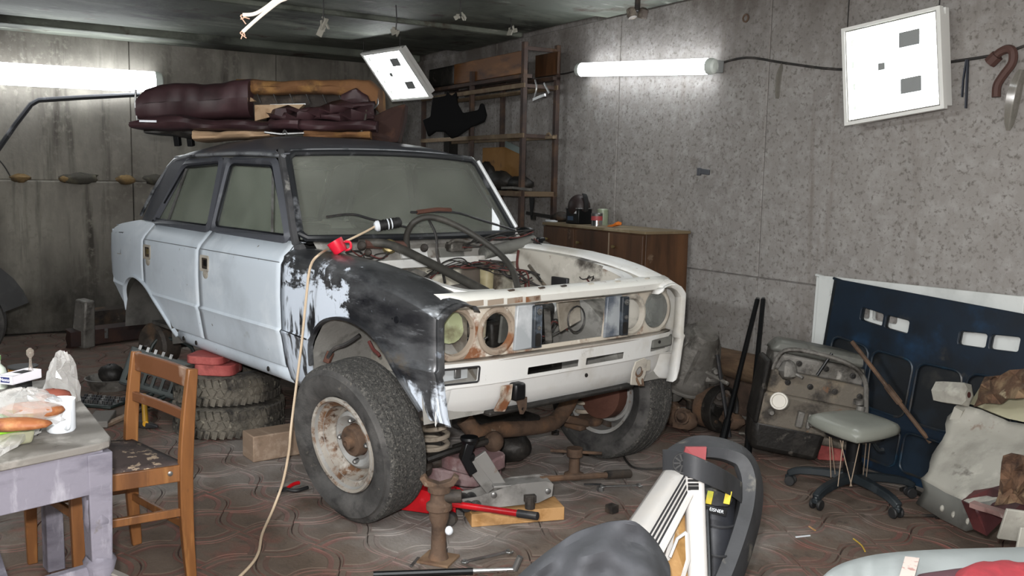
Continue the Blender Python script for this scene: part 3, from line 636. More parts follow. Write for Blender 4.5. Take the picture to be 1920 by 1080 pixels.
    for q0, q1 in ((.45, .77),):
        rows = []
        for k in range(13):
            a = PI*k/12; rows.append([Vector((-2.38 + math.cos(a)*.40, s*y, .45 + math.sin(a)*.37)) for y in (q0, q1)])
        mb.grid(rows); mb.grid([[Vector((-2.38, s*.45, .45))]*13, [r[0] for r in rows]])
    mb.build('rear_wheelhouse', M['wheelhouse'], car, ang=40)
    mb = MB(); rows = []
    for k in range(13):
        a = PI*k/12; rows.append([Vector((.06 + math.cos(a)*.45, s*y, .50 + math.sin(a)*.42)) for y in (.40, .60, .755)])
    mb.grid(rows); mb.grid([[Vector((.06, s*.40, .50))]*13, [r[0] for r in rows]]); mb.build('front_wheelhouse', M['wheelhouse_f'], car, ang=40)
    # inner wing of the engine bay
    mb = MB(); rows = []
    for x in cols(-.46, .50, 8): rows.append([Vector((x, s*.585, fz(x) - .025)), Vector((x, s*.55, fz(x) - .03)), Vector((x, s*.54, fz(x) - .06)), Vector((x, s*.535, .80)), Vector((x, s*(.43 if x < .3 else .5), .68)), Vector((x, s*.42, .55))])
    mb.grid(rows); mb.build('inner_wing', M['bay'], car, ang=30)
    # ---- pillars
    mb = MB(); base = Vector((-.60, s*.702, 1.14)); top = Vector((-.895, s*.618, 1.555)); 
    mb.sweep(crom([base + Vector((.06, 0, -.02)), base, (base + top)/2 + Vector((.012, s*.006, .01)), top, top + Vector((-.03, -s*.003, .012))], 5), [(-.018, -.016), (.016, -.018), (.02, .006), (.0, .02), (-.018, .016)]); mb.build('windscreen_pillar', M['pillar'] if near else M['white'], car)
    mb = MB(); mb.sweep([(-1.545, s*.69, 1.14), (-1.525, s*.608, 1.545)], [(-.028, -.02), (.028, -.02), (.028, .02), (-.028, .02)]); mb.build('centre_pillar', M['black_primer'], car)
    mb = MB(); out = [(-2.40, 1.14), (-2.10, 1.52), (-2.08, 1.555), (-2.30, 1.55), (-2.42, 1.50), (-2.56, 1.36), (-2.74, 1.14)]
    mb.plate(out, [], lambda a, b, dp: Vector((a, s*(gy(b) + .008 - dp - max(0, -2.3 - a)*.10), b)), .05); mb.build('rear_pillar', M['black_primer'], car, bevel=.012)
    mb = MB(); mb.tube(crom([(-.86, s*.624, 1.555), (-1.2, s*.632, 1.568), (-1.6, s*.632, 1.568), (-2.05, s*.626, 1.557), (-2.28, s*.615, 1.53), (-2.42, s*.622, 1.46), (-2.56, s*.648, 1.34), (-2.70, s*.678, 1.18)], 4), .011, 6); mb.build('roof_gutter', M['gutter'], car)
def crom_corner(P, r=.04, n=3):
    """closed loop with small rounded corners"""
    out = []; N = len(P)
    for i in range(N):
        a, b, c = P[i-1], P[i], P[(i+1) % N]; u = (a - b); v = (c - b); k = min(r, u.length*.4, v.length*.4); p0 = b + u.normalized()*k; p1 = b + v.normalized()*k
        for j in range(n + 1): t = j/n; out.append(p0*(1-t)**2 + b*2*t*(1-t) + p1*t*t)
    return out
def inset2(pts, d):
    cx = sum(p[0] for p in pts)/len(pts); cz = sum(p[1] for p in pts)/len(pts)
    return [(x + (cx - x)*d/max(.2, abs(x - cx))*.9, z + (cz - z)*d/max(.15, abs(z - cz))) for x, z in pts]
def patch_mat():
    """near front fender: dark sanded metal, white primer at the door end and low front corner"""
    m = M['fender'].copy(); m.name = 'part_primed_fender'; nt = m.node_tree; N = nt.nodes; L = nt.links; b = N['Principled BSDF']
    base = b.inputs['Base Color'].links[0].from_socket; g = N.new('ShaderNodeNewGeometry'); sx = N.new('ShaderNodeSeparateXYZ'); L.new(g.outputs['Position'], sx.inputs[0])
    def math_(op, a, bb, cl=False):
        q = N.new('ShaderNodeMath'); q.operation = op; q.use_clamp = cl
        for i, v in enumerate((a, bb)):
            if v is None: continue
            if isinstance(v, (int, float)): q.inputs[i].default_value = v
            else: L.new(v, q.inputs[i])
        return q.outputs[0]
    no = N.new('ShaderNodeTexNoise'); no.inputs['Scale'].default_value = 9; no.inputs['Detail'].default_value = 7; no.inputs['Roughness'].default_value = .68
    mp = N.new('ShaderNodeMapping'); mp.inputs['Scale'].default_value = (.7, 1, 1.2); L.new(g.outputs['Position'], mp.inputs[0]); L.new(mp.outputs[0], no.inputs[0])
    n1 = math_('MULTIPLY', math_('SUBTRACT', no.outputs['Fac'], .5), .75)
    # distance fields: rear patch (x below about -.2, z below the shoulder), front low corner patch
    zl = math_('MULTIPLY', math_('SUBTRACT', 1.02, sx.outputs['Z']), 1.0); xr = math_('SUBTRACT', -.02, sx.outputs['X'])
    a1 = math_('MINIMUM', xr, zl); a1 = math_('ADD', a1, n1)
    a2 = math_('MINIMUM', math_('SUBTRACT', sx.outputs['X'], .40), math_('SUBTRACT', .66, sx.outputs['Z'])); a2 = math_('ADD', a2, math_('MULTIPLY', n1, .45))
    al = math_('MAXIMUM', a1, a2); fac = math_('MULTIPLY', al, 26, True)
    # scratches of dark metal through the primer
    n2 = N.new('ShaderNodeTexNoise'); n2.inputs['Scale'].default_value = 7; n2.inputs['Detail'].default_value = 5; mp2 = N.new('ShaderNodeMapping'); mp2.inputs['Scale'].default_value = (3.0, 1, .8); mp2.inputs['Rotation'].default_value = (0, .5, 0); L.new(g.outputs['Position'], mp2.inputs[0]); L.new(mp2.outputs[0], n2.inputs[0])
    k = math_('MULTIPLY', math_('SUBTRACT', .60, n2.outputs['Fac']), 14, True); fac = math_('MULTIPLY', fac, k)
    mx = N.new('ShaderNodeMix'); mx.data_type = 'RGBA'; L.new(fac, mx.inputs['Factor']); L.new(base, mx.inputs['A']); mx.inputs['B'].default_value = srgb('cdd6e2'); L.new(mx.outputs['Result'], b.inputs['Base Color'])
    im = math_('SUBTRACT', 1, fac); L.new(math_('MULTIPLY', im, .45), b.inputs['Metallic']); L.new(math_('ADD', math_('MULTIPLY', fac, .2), .34), b.inputs['Roughness'])
    return m
M['fender_near'] = patch_mat()
M['wheelhouse'] = mat('dark_wheelhouse', '55534f', .85, layers=[('34322f', 4, .45, .65)], bump=.15)
M['wheelhouse_f'] = mat('undersealed_wheelhouse', '8c8a85', .85, layers=[('a5a39d', 5, .5, .66), ('5e5c58', 7, .56, .7)], bump=.25)
M['gasket'] = mat('worn_gasket', '232528', .45, layers=[('64666a', 7, .6, .7)])
M['ring_rust'] = mat('rusty_lamp_ring', '97897a', .7, layers=[('7f5335', 8, .52, .63), ('573825', 15, .58, .7), ('c9c3b8', 10, .6, .68)], bump=.15)
M['rim_rust'] = mat('scaly_rim_ring', '9b958c', .65, layers=[('6e5039', 12, .50, .60), ('4a3426', 26, .56, .66), ('b5b0a8', 14, .58, .68)], bump=.15)
M['shade_grey'] = mat('grey_crease_shade', '777b80', .6)  # colour of the shade line along the door shoulders
M['post'] = mat('filled_grey_post', 'a4a9ad', .4, layers=[('cdd0d3', 3, .48, .62), ('565d68', 3, .56, .68)])
M['post_dark'] = mat('black_patched_post', '2b3036', .45, layers=[('6e7884', 7, .5, .66), ('6d4d38', 9, .64, .72)])
M['white_rail'] = mat('cream_white_rail', 'dcdbd5', .5, layers=[('c0bbb0', 4, .5, .68), ('7a4a2c', 9, .64, .72), ('4b4440', 12, .66, .74)], bump=.05)
M['valance'] = mat('dented_white_valance', 'd6d6d4', .5, layers=[('c2beb6', 3, .5, .7), ('9a6a42', 6, .64, .74), ('4b4744', 7, .68, .76)], bump=.12, bscale=12)
M['ledge'] = mat('dusty_ledge', '9c948a', .7, layers=[('c9c4bb', 5, .52, .66), ('6b5444', 6, .58, .7)])
M['inner_l'] = mat('pale_grey_pocket', 'b4b8ba', .6, layers=[('8a8e91', 8, .5, .66)])
M['bay'] = mat('grimy_engine_bay', 'b5b0a6', .6, layers=[('6d655b', 2.6, .46, .60), ('3d3832', 4, .52, .64), ('cfcbc2', 7, .60, .72), ('6b4a34', 7, .64, .74)], bump=.08)
M['bulkhead'] = mat('stained_bulkhead', 'cfcabb', .55, layers=[('5a5046', 2.2, .47, .56), ('332e29', 3.5, .56, .66), ('a59b89', 6, .55, .7), ('6d4a34', 7, .64, .74)])
M['scuttle'] = mat('grimy_scuttle', 'a3a09a', .6, layers=[('6f6c68', 5, .46, .64), ('55402f', 7, .58, .68), ('d2d0ca', 8, .62, .7)])
M['spring'] = mat('chalky_spring', 'a79c8d', .8, layers=[('6f6454', 6, .5, .66), ('5b4434', 9, .58, .7)])
M['pillar'] = mat('worn_grey_pillar', '4b4b4d', .5, layers=[('2f3033', 6, .5, .64), ('9d9b96', 8, .6, .72)])
M['bright_trim'] = mat('bright_screen_trim', 'e6e8ea', .3, .2)  # whitish colour stands in for the shine along the chrome
M['gutter'] = mat('worn_gutter', '8f9296', .45, .3, layers=[('303236', 6, .5, .64)])
make_side(-1); make_side(1)
# ---- roof
mb = MB(); rows = []
RZ = sorted([(-.80, 1.588), (-.83, 1.604), (-.90, 1.63), (-1.02, 1.652), (-1.25, 1.675), (-1.6, 1.69), (-1.95, 1.675), (-2.2, 1.635), (-2.36, 1.58), (-2.44, 1.525)])
for x in cols(-2.44, -.80, 16, [p[0] for p in RZ]):
    zc = lerpn(RZ, x); zt = min(1.566, zc - .004) if x > -2.2 else min(1.56, zc - .006); r = []
    for k in range(-10, 11):
        t = k/10; a = abs(t); y = t*(.628 - max(0, -2.1 - x)*.17); z = zc - (zc - zt)*a**3.2; xx = x
        if x > -.92: xx = x - .055*a**2.2
        r.append(Vector((xx, y, z)))
    rows.append(r)
mb.grid(rows); mb.build('roof', M['black_primer'], car, solid=.006, ang=60)
mb = MB(); mb.grid([[p + Vector((0, 0, -.02)) for p in r] for r in rows]); mb.build('headlining', M['inner'], car)
# ---- windscreen: curved glass, black gasket
def ws(a, b, d=0.0):
    """a -1..1 across, b 0..1 up"""
    hw = .685*(1-b) + .602*b; x = (-.50 - .09*a*a)*(1-b) + (-.805 - .07*a*a)*b; z = 1.156*(1-b) + (1.582 - .02*a*a)*b
    return Vector((x + d, a*hw, z + d*.6))
mb = MB(); mb.grid([[ws(-1 + k/8, b/6) for k in range(17)] for b in range(7)]); mb.build('windscreen', M['glass_ws'], car)
loop = [ws(-1 + .04 + k*.96/8*2/2, .0) for k in range(0)]
edge = [ws(-.96 + 1.92*k/14, 0, .008) for k in range(15)] + [ws(1, .06 + .88*k/6, .008) for k in range(7)] + [ws(.95 - 1.9*k/14, 1, .008) for k in range(15)] + [ws(-1, .94 - .88*k/6, .008) for k in range(7)]
mb = MB(); mb.tube(edge, .017, 8, closed=True); mb.build('windscreen_gasket', M['gasket'] if 'gasket' in M else M['black_primer'], car)
mb = MB(); mb.tube([ws(1.0, .04 + .92*k/8, .024) + Vector((.004, .002, .004)) for k in range(9)], .011, 8); mb.build('screen_trim', M['bright_trim'], car)
mb = MB(); mb.tube([ws(-.98 + 1.96*k/12, 1.035, .012) for k in range(13)], .006, 6); mb.build('roof_edge_trim', M['gutter'], car)
# rear window
def rw_(a, b): hw = .62*(1-b) + .55*b; return Vector(((-2.75 + .06*a*a)*(1-b) + (-2.43 + .03*a*a)*b, a*hw, 1.14*(1-b) + (1.52 - .015*a*a)*b))
mb = MB(); mb.grid([[rw_(-1 + k/6, b/4) for k in range(13)] for b in range(5)]); mb.build('rear_window', M['glass_side'], car)
mb = MB(); mb.tube([rw_(-1 + k/6, 0) for k in range(13)] + [rw_(1 - k/6, 1) for k in range(13)], .022, 8, closed=True); mb.build('rear_window_gasket', M['black_paint'], car)
# ---- boot lid, tail panel
mb = MB(); rows = []
for x in cols(-3.135, -2.74, 6):
    z = 1.142 - max(0, -2.72 - x)/.42*.045; rows.append([Vector((x, y, z + .018*(1 - (y/.7)**2))) for y in [-.69 + 1.38*k/10 for k in range(11)]])
mb.grid(rows); mb.build('boot_lid', M['primer'], car, solid=.004)
mb = MB(); mb.plate([(-.71, .76), (.71, .76), (.72, 1.07), (-.72, 1.07)], [], lambda a, b, d: Vector((-3.135 + d, a, b)), .01); mb.build('tail_panel', M['primer'], car)
# ---- cabin: floor, dashboard, bulkhead shelf, steering column
mb = MB(); mb.box((-1.55, 0, .50), (2.0, 1.36, .02)); mb.sweep([(-.5, 0, .52), (-2.5, 0, .52)], [(0, -.12), (.14, -.08), (.14, .08), (0, .12)]); mb.build('floor_pan', M['wheelhouse'], car, smooth=False)
mb = MB(); rows = []
for k in range(11): y = -.64 + 1.28*k/10; rows.append([Vector((x, y, z)) for x, z in ((-.60, 1.13), (-.70, 1.15), (-.80, 1.145), (-.845, 1.11), (-.84, 1.02), (-.76, .95), (-.60, .92))])
mb.grid(rows); mb.build('dashboard', M['dash'], car, ang=40)
mb = MB(); mb.box((-.79, -.30, 1.165), (.12, .3, .05)); mb.build('instrument_hood', M['dash'], car, bevel=.015)
mb = MB(); mb.box((-2.62, 0, 1.10), (.26, 1.2, .02)); mb.box((-2.5, 0, .80), (.02, 1.2, .58)); mb.build('parcel_shelf', M['dash'], car)
# ---- nose: lamp panel, posts, upper rail, valance
def fx(y): return -.055*(abs(y)/.735)**4
mb = MB(); out = [(-.735 + 1.47*k/12, .742) for k in range(13)] + [(.735 - 1.47*k/12, .955) for k in range(13)]
holes = [circle(sy*.615, .85, .098, 22) for sy in (-1, 1)] + [circle(sy*.415, .846, .086, 22) for sy in (-1, 1)] + [[(-.215, .762), (.215, .762), (.235, .94), (-.235, .94)]]
mb.plate(out, holes, lambda a, b, d: Vector((.548 + fx(a) - d, a, b)), .006)
mb.build('lamp_panel', M['white_rust'], car, ang=40)
for sy in (-1, 1):
    for cy, cz, r, m_ in ((.615, .85, .100, 'rust' if sy < 0 else 'white_rust'), (.415, .846, .088, 'white_rust')):
        mb = MB(); mb.lathe([(r - .016, -.012), (r - .010, .004), (r, .008), (r + .012, .004), (r + .014, -.002)], (.550 + fx(sy*cy), sy*cy, cz), (1, 0, 0), 28, cap=False)
        mb.build('lamp_ring', M['ring_rust'] if sy < 0 else M['white_dirty'], car)
    mb = MB(); mb.plate([(-.055, .755), (.045, .755), (.06, .945), (-.045, .945)], [], lambda a, b, d: Vector((.566 + .012*math.cos(a*40) - d, sy*.275 + a, b)), .02); post = mb.build('grille_post', M['post'], car, bevel=.006)
    mb = MB(); mb.box((.572, sy*.275 + .058, .85), (.02, .045, .18)); mb.build('post_flange', M['post_dark'], post, bevel=.004)
    for z, r in ((.915, .014), (.845, .010)):
        mb = MB(); mb.lathe([(r, 0), (r, .006), (r*.5, .007), (r*.45, .003), (0, .003)], (.583, sy*.275 + .058, z), (1, 0, 0), 14); mb.build('post_bolt', M['steel'], post)
    mb = MB(); mb.plate(rrect(-.016, -.028, .016, .028, .012), [], lambda a, b, d: Vector((.5835 + d, sy*.275 + .055 + a, .795 + b)), .002); mb.build('slot_hole', M['grease'], post)
# upper rail
mb = MB(); rows = []
for k in range(15):
    y = -.70 + 1.40*k/14; d = fx(y)*1.0
    rows.append([Vector((x + d, y, z)) for x, z in ((.47, .985), (.475, 1.006), (.545, 1.012), (.578, 1.0), (.588, .985), (.582, .958), (.560, .945))])
mb.grid(rows); rail = mb.build('upper_rail', M['white_rail'], car, solid=.004, ang=40)
mb = MB()
for k in range(4): mb.bar((.591 + fx(-.55 + k*.1), -.60 + k*.1, .972), (.591 + fx(-.5 + k*.1), -.52 + k*.1, .975), .003, .022)
mb.build('rust_scale', M['ring_rust'], rail)
for y in (-.35, -.18, -.05, .12, .30, .52):
    mb = MB(); mb.box((.555 + fx(y), y, 1.010), (.012, .03, .006), rot=(.1, .1, 0)); mb.build('weld_tab', M['rust_dark'] if y < 0 else M['white_dirty'], rail)
# hood-edge gutters: the white corner pieces inside the opening
for sy in (-1, 1):
    mb = MB(); P = crom([(-.45, sy*.60, 1.085), (-.1, sy*.592, 1.065), (.2, sy*.575, 1.04), (.36, sy*.545, 1.015), (.45, sy*.49, 1.0), (.49, sy*.38, 1.0)], 4)
    mb.sweep(P, [(-.008, -.025), (.006, -.025), (.008, .02), (-.006, .025)]); mb.build('bonnet_gutter', M['white'], car)
# valance
mb = MB(); n = 16; out = [(-.74 + 1.48*k/n, .638) for k in range(n + 1)] + [(.74 - 1.48*k/n, .738) for k in range(n + 1)]
holes = [rrect(-.715, .658, -.535, .716, .008), rrect(.535, .658, .715, .716, .008), rrect(-.275, .652, .03, .684, .004, 2), rrect(.075, .652, .33, .684, .004, 2)]
def vx(a, b): return .588 + (b - .69)*.12 + fx(a)*1.0
mb.plate(out, holes, lambda a, b, d: Vector((vx(a, b) - d, a, b)), .005); val = mb.build('valance_upper', M['white'], car, ang=30)
mb = MB(); rows = []
for k in range(n + 1):
    y = -.735 + 1.47*k/n; f_ = fx(y)*1.0
    sweepb = .015*(abs(y)/.735)**6
    rows.append([Vector((max(x + f_ - sweepb*q, .562 if abs(y) > .66 else 0), y, z)) for x, z, q in ((.582, .638, 0), (.571, .632, 0), (.568, .622, 0), (.556, .575, .4), (.552, .565, .5), (.535, .53, .8), (.51, .505, 1), (.485, .497, 1), (.46, .50, 1))])
mb.grid(rows); mb.build('valance_lower', M['valance'], car, solid=.004, ang=25)
mb = MB(); rows = []
for k in range(n + 1):
    y = -.735 + 1.47*k/n; f_ = fx(y); rows.append([Vector((.545 + f_, y, .745)), Vector((.592 + f_*1.2, y, .742)), Vector((.596 + f_*1.4, y, .732))])
mb.grid(rows); mb.build('lamp_ledge', M['ledge'], car, solid=.004)
# indicator pockets
for sy in (-1, 1):
    yc = sy*.625; mb = MB(); f_ = fx(yc)*1.5
    mb.box((.545 + f_, yc, .687), (.006, .18, .056)); mb.build('indicator_pocket', M['inner_l'], car)
    if sy < 0:
        mb = MB(); mb.box((.556 + f_, yc - .06, .687), (.01, .035, .045)); mb.build('rust_patch', M['ring_rust'], car, bevel=.004)
        mb = MB(); mb.box((.558 + f_, yc + .03, .687), (.012, .03, .04)); mb.build('lamp_clip', M['steel'], car, bevel=.003)
        mb = MB(); mb.tube([Vector((vx(a, b) + .003, a, b)) for a, b in rrect(-.718, .655, -.532, .719, .008)], .004, 6, closed=True); mb.build('indicator_rim', M['dark_steel'], car)
    else:
        mb = MB(); mb.box((.565 + f_, yc + .03, .695), (.05, .15, .062)); mb.build('indicator_bracket', M['inner'], car, bevel=.01)
        mb = MB(); mb.lathe([(.008, 0), (.008, .004), (0, .004)], (.591 + f_, yc + .0, .695), (1, 0, 0), 8); mb.build('bracket_hole', M['grease'], car)
# towing hooks and bracket
mb = MB(); mb.plate([(-.045, -.06), (.03, -.075), (.05, -.02), (.045, .05), (.02, .062), (-.035, .05), (-.05, .0)], [circle(0, 0, .022, 14)], lambda a, b, d: Vector((.60 + d + (b + .08)*.15, .40 + a, .59 + b)), .008)
mb.build('tow_plate', M['white_dirty'], car, bevel=.002)
mb = MB(); mb.tube([Vector((.615, .40 + math.cos(a)*.026, .592 + math.sin(a)*.026)) for a in [2*PI*k/14 for k in range(14)]], .006, 6, closed=True); mb.tube([(.612, .385, .562), (.622, .40, .525), (.625, .425, .52), (.612, .43, .55)], .006, 6); mb.build('tow_eye', M['rust'], car)
mb = MB(); mb.box((.585, .49, .60), (.008, .05, .05)); mb.build('weld_patch', M['white_dirty'], car)
mb = MB(); mb.box((.587, -.335, .592), (.05, .06, .075)); mb.build('bumper_bracket', M['black_metal'], car, bevel=.012)
mb = MB(); mb.plate([(-.03, .02), (.03, .02), (.028, -.03), (.01, -.05), (-.005, -.048)], [circle(.008, -.028, .008, 8)], lambda a, b, d: Vector((.60 + d, -.325 + a, .545 + b)), .006); mb.build('bracket_tab', M['rust'], car)
mb = MB(); mb.sweep([(.592, -.40, .625), (.585, -.40, .57), (.56, -.41, .515)], [(-.006, -.04), (.006, -.03), (.006, .03), (-.006, .025)]); mb.build('torn_patch', M['white_rust'], car)
mb = MB(); mb.lathe([(.01, 0), (.009, .003), (0, .003)], (.565, .10, .60), (1, 0, .1), 8); mb.build('drain_hole', M['grease'], car)
mb = MB(); P = [Vector((vx(-.68, .65) + .004, -.685, .648)), Vector((.548, -.69, .60)), Vector((.52, -.70, .56)), Vector((.485, -.715, .52))]; mb.tube(crom(P, 4), .004, 5); mb.build('rust_crack', M['ring_rust'], car)
mb = MB(); mb.lathe([(.085, 0), (.088, -.01), (.07, -.05), (.02, -.07)], (.555 + fx(.615), .615, .85), (1, 0, 0), 24); mb.build('headlamp_glass', M['lens'], car)
mb = MB(); mb.lathe([(.07, .0), (.065, -.05), (.03, -.09)], (.46, -.60, .87), (1, -.2, .2), 18); mb.build('lamp_bowl', mat('greenish_lamp_bowl', '9aa07e', .3, layers=[('c9d0b8', 6, .5, .65), ('6d6a52', 7, .55, .7)]), car)
mb = MB(); mb.lathe([(.0, -.06), (.032, -.06), (.034, -.01), (.036, .03), (.03, .05), (.0, .055)], (.44, -.43, .845), (0, 0, 1), 14); mb.build('washer_jar', mat('cloudy_jar', 'a9a08c', .4, layers=[('7b725e', 6, .5, .7)]), car)
# ---- engine bay: bulkhead, scuttle, gearbox, braces, reservoir
mb = MB(); mb.grid([[Vector((-.44 - .01*math.cos(y*5), y, z)) for y in [-.54 + 1.08*k/8 for k in range(9)]] for z in (.50, .70, .85, 1.02)]); mb.build('bulkhead', M['bulkhead'], car, solid=.005)
mb = MB(); mb.sweep([(-.42, -.56, 1.03), (-.42, .56, 1.035)], [(-.022, -.012), (.022, -.012), (.022, .012), (-.022, .012)]); mb.build('bulkhead_rail', M['white'], car, bevel=.004)
mb = MB(); rows = []
for k in range(13):
    y = -.62 + 1.24*k/12; rows.append([Vector((x - .10*(y/.66)**2*q, y, z)) for x, z, q in ((-.43, 1.02, 0), (-.475, 1.035, 0), (-.49, 1.07, 0), (-.50, 1.10, .4), (-.475, 1.125, 1), (-.505, 1.148, 1))])
mb.grid(rows); mb.build('scuttle', M['scuttle'], car, solid=.004)
for y, z, m_, r in ((-.10, 1.09, 'white', .05), (.14, 1.085, 'inner', .06)):
    mb = MB(); mb.box((-.482, y, z - .015), (.02, .16, .05), rot=(0, -.3, 0)); mb.build('vent_plate', M[m_], car, bevel=.004)
g = MB(); g.lathe([(.0, -.22), (.05, -.22), (.07, -.1), (.12, -.06), (.16, .02), (.175, .04), (.175, .06), (.0, .06)], (-.26, .0, .76), (1, 0, .12), 18); g.build('gearbox_bell', M['alu'], car)
mb = MB(); mb.sweep([(.05, -.55, .52), (.05, .55, .52)], [(-.05, -.06), (.05, -.06), (.06, .06), (-.06, .06)]); mb.box((.3, 0, .5), (.5, .9, .02)); mb.build('engine_tray', M['grease'], car, bevel=.008)
mb = MB(); mb.box((.40, .145, .865), (.012, .14, .16), rot=(.35, .2, 0)); mb.build('white_baffle', M['white_dirty'], car, bevel=.01)
mb = MB(); mb.tube([Vector((.425, .17 + math.cos(a)*.055, .83 + math.sin(a)*.06)) for a in [2*PI*k/16 for k in range(16)]], .004, 5, closed=True); mb.build('baffle_ring', M['dark_steel'], car)
mb = MB(); mb.box((.30, -.14, .83), (.015, .12, .19), rot=(0, .1, .25)); mb.build('grey_baffle', M['inner'], car, bevel=.008)
mb = MB(); mb.box((.30, -.01, .86), (.02, .10, .12), rot=(.1, -.1, 0)); mb.build('dark_bracket', M['dark_steel'], car, bevel=.008)
mb = MB(); mb.bar((.40, -.22, .75), (.25, .03, .90), .03, .012); mb.bar((.42, .0, .74), (.3, .10, .86), .03, .02); mb.build('front_brace', M['alu'], car)
mb = MB(); mb.box((.24, -.42, .80), (.25, .12, .12), rot=(0, .2, .1)); mb.lathe([(.05, -.05), (.055, .05), (.03, .07)], (.16, -.44, .88), (.2, .1, 1), 14); mb.build('steering_box', M['alu_tan'], car, bevel=.02)
mb = MB(); mb.lathe([(.11, -.05), (.118, .0), (.11, .04), (.06, .06)], (-.32, -.22, .90), (1, 0, .1), 22); mb.build('brake_servo', M['alu'], car)
mb = MB(); mb.lathe([(.035, -.06), (.037, .04), (.03, .05), (.032, .075), (0, .08)], (-.28, .22, .955), (0, 0, 1), 16); mb.build('fluid_reservoir', mat('yellowed_reservoir', 'a79c7a', .4, layers=[('7c6f52', 6, .5, .7)]), car)
mb = MB(); mb.box((.18, .02, .78), (.10, .46, .13), rot=(.1, 0, .15)); mb.ell((.12, .18, .84), (.10, .12, .07), 10, 7); mb.ell((.1, -.18, .83), (.12, .1, .06), 10, 7); mb.build('dark_bay_filler', M['grease'], car, bevel=.02)  # dark greasy lumps added so the nose opening looks shaded
mb = MB(); mb.box((.02, .20, .66), (.24, .2, .18), rot=(.1, .1, .3)); mb.ell((.1, .02, .68), (.14, .12, .09), 10, 7); mb.build('gear_casing', M['grease'], car, bevel=.03)
mb = MB(); mb.ell((.0, .42, .83), (.07, .05, .06), 12, 8); mb.build('white_bottle', M['white'], car)
mb = MB(); mb.box((-.05, .53, .93), (.12, .02, .06)); mb.box((.12, .53, .90), (.10, .02, .07)); mb.build('fuse_plate', M['dark_steel'], car, bevel=.005)
mb = MB(); mb.lathe([(.03, 0), (.038, .012), (.03, .03), (.012, .035), (0, .035)], at(730, 463, x=-.45) , (.8, -.55, .3), 16); mb.build('brass_cap', M['brass'], car)
for u, v, r in ((678, 462, .022), (795, 466, .020), (690, 475, .018)):
    mb = MB(); mb.lathe([(r*.4, 0), (r, .003), (r, .03), (r*.8, .036), (r*.3, .03)], at(u, v, x=-.46), (.8, -.5, .25), 14); mb.build('wiper_spindle', M['rust_dark'], car)
mb = MB(); mb.cyl(at(684, 458, x=-.47), at(760, 460, x=-.46), .022, n=10); mb.build('wiper_motor_tube', mat('red_brown_tube', '5b4038', .6), car)
mb = MB(); mb.box(at(860, 462, x=-.46), (.06, .14, .05)); mb.tube(crom([at(840, 458, x=-.44), at(855, 450, x=-.43), at(880, 456, x=-.42), at(900, 462, x=-.43)], 3), .01, 6); mb.build('relay_block', M['alu'], car, bevel=.008)
mb = MB(); mb.cyl(at(905, 475, x=-.42), at(1000, 452, x=-.44), .035, n=14); mb.build('heater_motor', M['inner'], car)
mb = MB(); mb.box(at(1010, 455, x=-.42), (.05, .06, .06)); mb.ell(at(985, 432, x=-.47), (.05, .05, .02), 12, 6); mb.build('black_horn', M['black_metal'], car, bevel=.006)
# hoses over the bay
def depthline(pts): return [CAM + ray(u, v)*d for u, v, d in pts]
h1 = crom([at(672, 456, x=-.50), at(728, 458, x=-.40), at(800, 490, x=-.12), at(912, 548, x=.40)], 6)
mb = MB(); mb.tube(h1, .021, 12); mb.build('thick_hose', M['hose'], car)
h2 = crom([at(765, 476, x=-.46), at(763, 440, x=-.44), at(780, 414, x=-.40), at(815, 408, x=-.36), at(870, 430, x=-.28), at(930, 470, x=-.14), at(960, 505, x=.0), at(972, 545, x=.10)], 6)
mb = MB(); mb.tube(h2, .016, 12); mb.build('arched_hose', M['hose'], car)
h3 = crom([at(800, 405, x=-.42), at(817, 440, x=-.36), at(820, 480, x=-.34), at(830, 510, x=-.3), at(834, 530, x=-.25)], 5)
mb = MB(); mb.tube(h3, .007, 8); mb.build('thin_pipe', M['wire'], car)
h4 = crom([at(972, 470, x=-.3), at(970, 500, x=-.25), at(984, 525, x=-.1), at(985, 540, x=-.05)], 5); mb = MB(); mb.tube(h4, .007, 8); mb.build('red_brown_pipe', M['wire_red'], car)
h5 = [at(992, 498, x=-.15), at(1025, 540, x=.05)]; mb = MB(); mb.tube(h5, .009, 8); mb.build('steering_rod', M['alu_tan'], car)
h6 = crom([at(1020, 455, x=-.38), at(1050, 470, x=-.25), at(1085, 490, x=-.1), at(1112, 520, x=.1)], 5); mb = MB(); mb.tube(h6, .012, 8); mb.build('loom_sleeve', M['hose'], car)
rw = random.Random(11)
def bundle(a, b, n, sag, sp, mats, r=.0035):
    a, b = Vector(a), Vector(b)
    for k in range(n):
        q = [a + Vector([rw.uniform(-sp, sp)*.5 for _ in range(3)])]
        for t in (.25, .5, .75): q.append(a.lerp(b, t) + Vector((rw.uniform(-sp, sp), rw.uniform(-sp, sp), -sag*math.sin(PI*t) + rw.uniform(-sp, sp)*.8)))
        q.append(b + Vector([rw.uniform(-sp, sp) for _ in range(3)]))
        mb = MB(); mb.tube(crom(q, 5), r*rw.uniform(.7, 1.5), 6); mb.build('wire', M[mats[k % len(mats)]], car)
W_ = ['wire', 'wire', 'grease', 'wire_red']
bundle(at(800, 515, x=-.25), at(930, 500, x=-.2), 9, -.04, .035, W_)
bundle(at(905, 495, x=-.25), at(1010, 530, x=.1), 8, .0, .045, W_)
bundle(at(1055, 470, x=-.2), at(1115, 525, x=.2), 10, .02, .04, W_)
bundle(at(1000, 450, x=-.4), at(1075, 490, x=-.1), 6, .03, .03, W_)
bundle(at(870, 465, x=-.42), at(1000, 440, x=-.42), 6, -.02, .03, W_)
bundle(at(650, 470, x=-.45), at(730, 478, x=-.42), 4, .02, .025, W_)
bundle(at(830, 600, x=.42), at(905, 640, x=.46), 3, .02, .03, W_)
bundle((.3, -.1, .78), (.35, .2, .82), 4, .05, .05, W_)
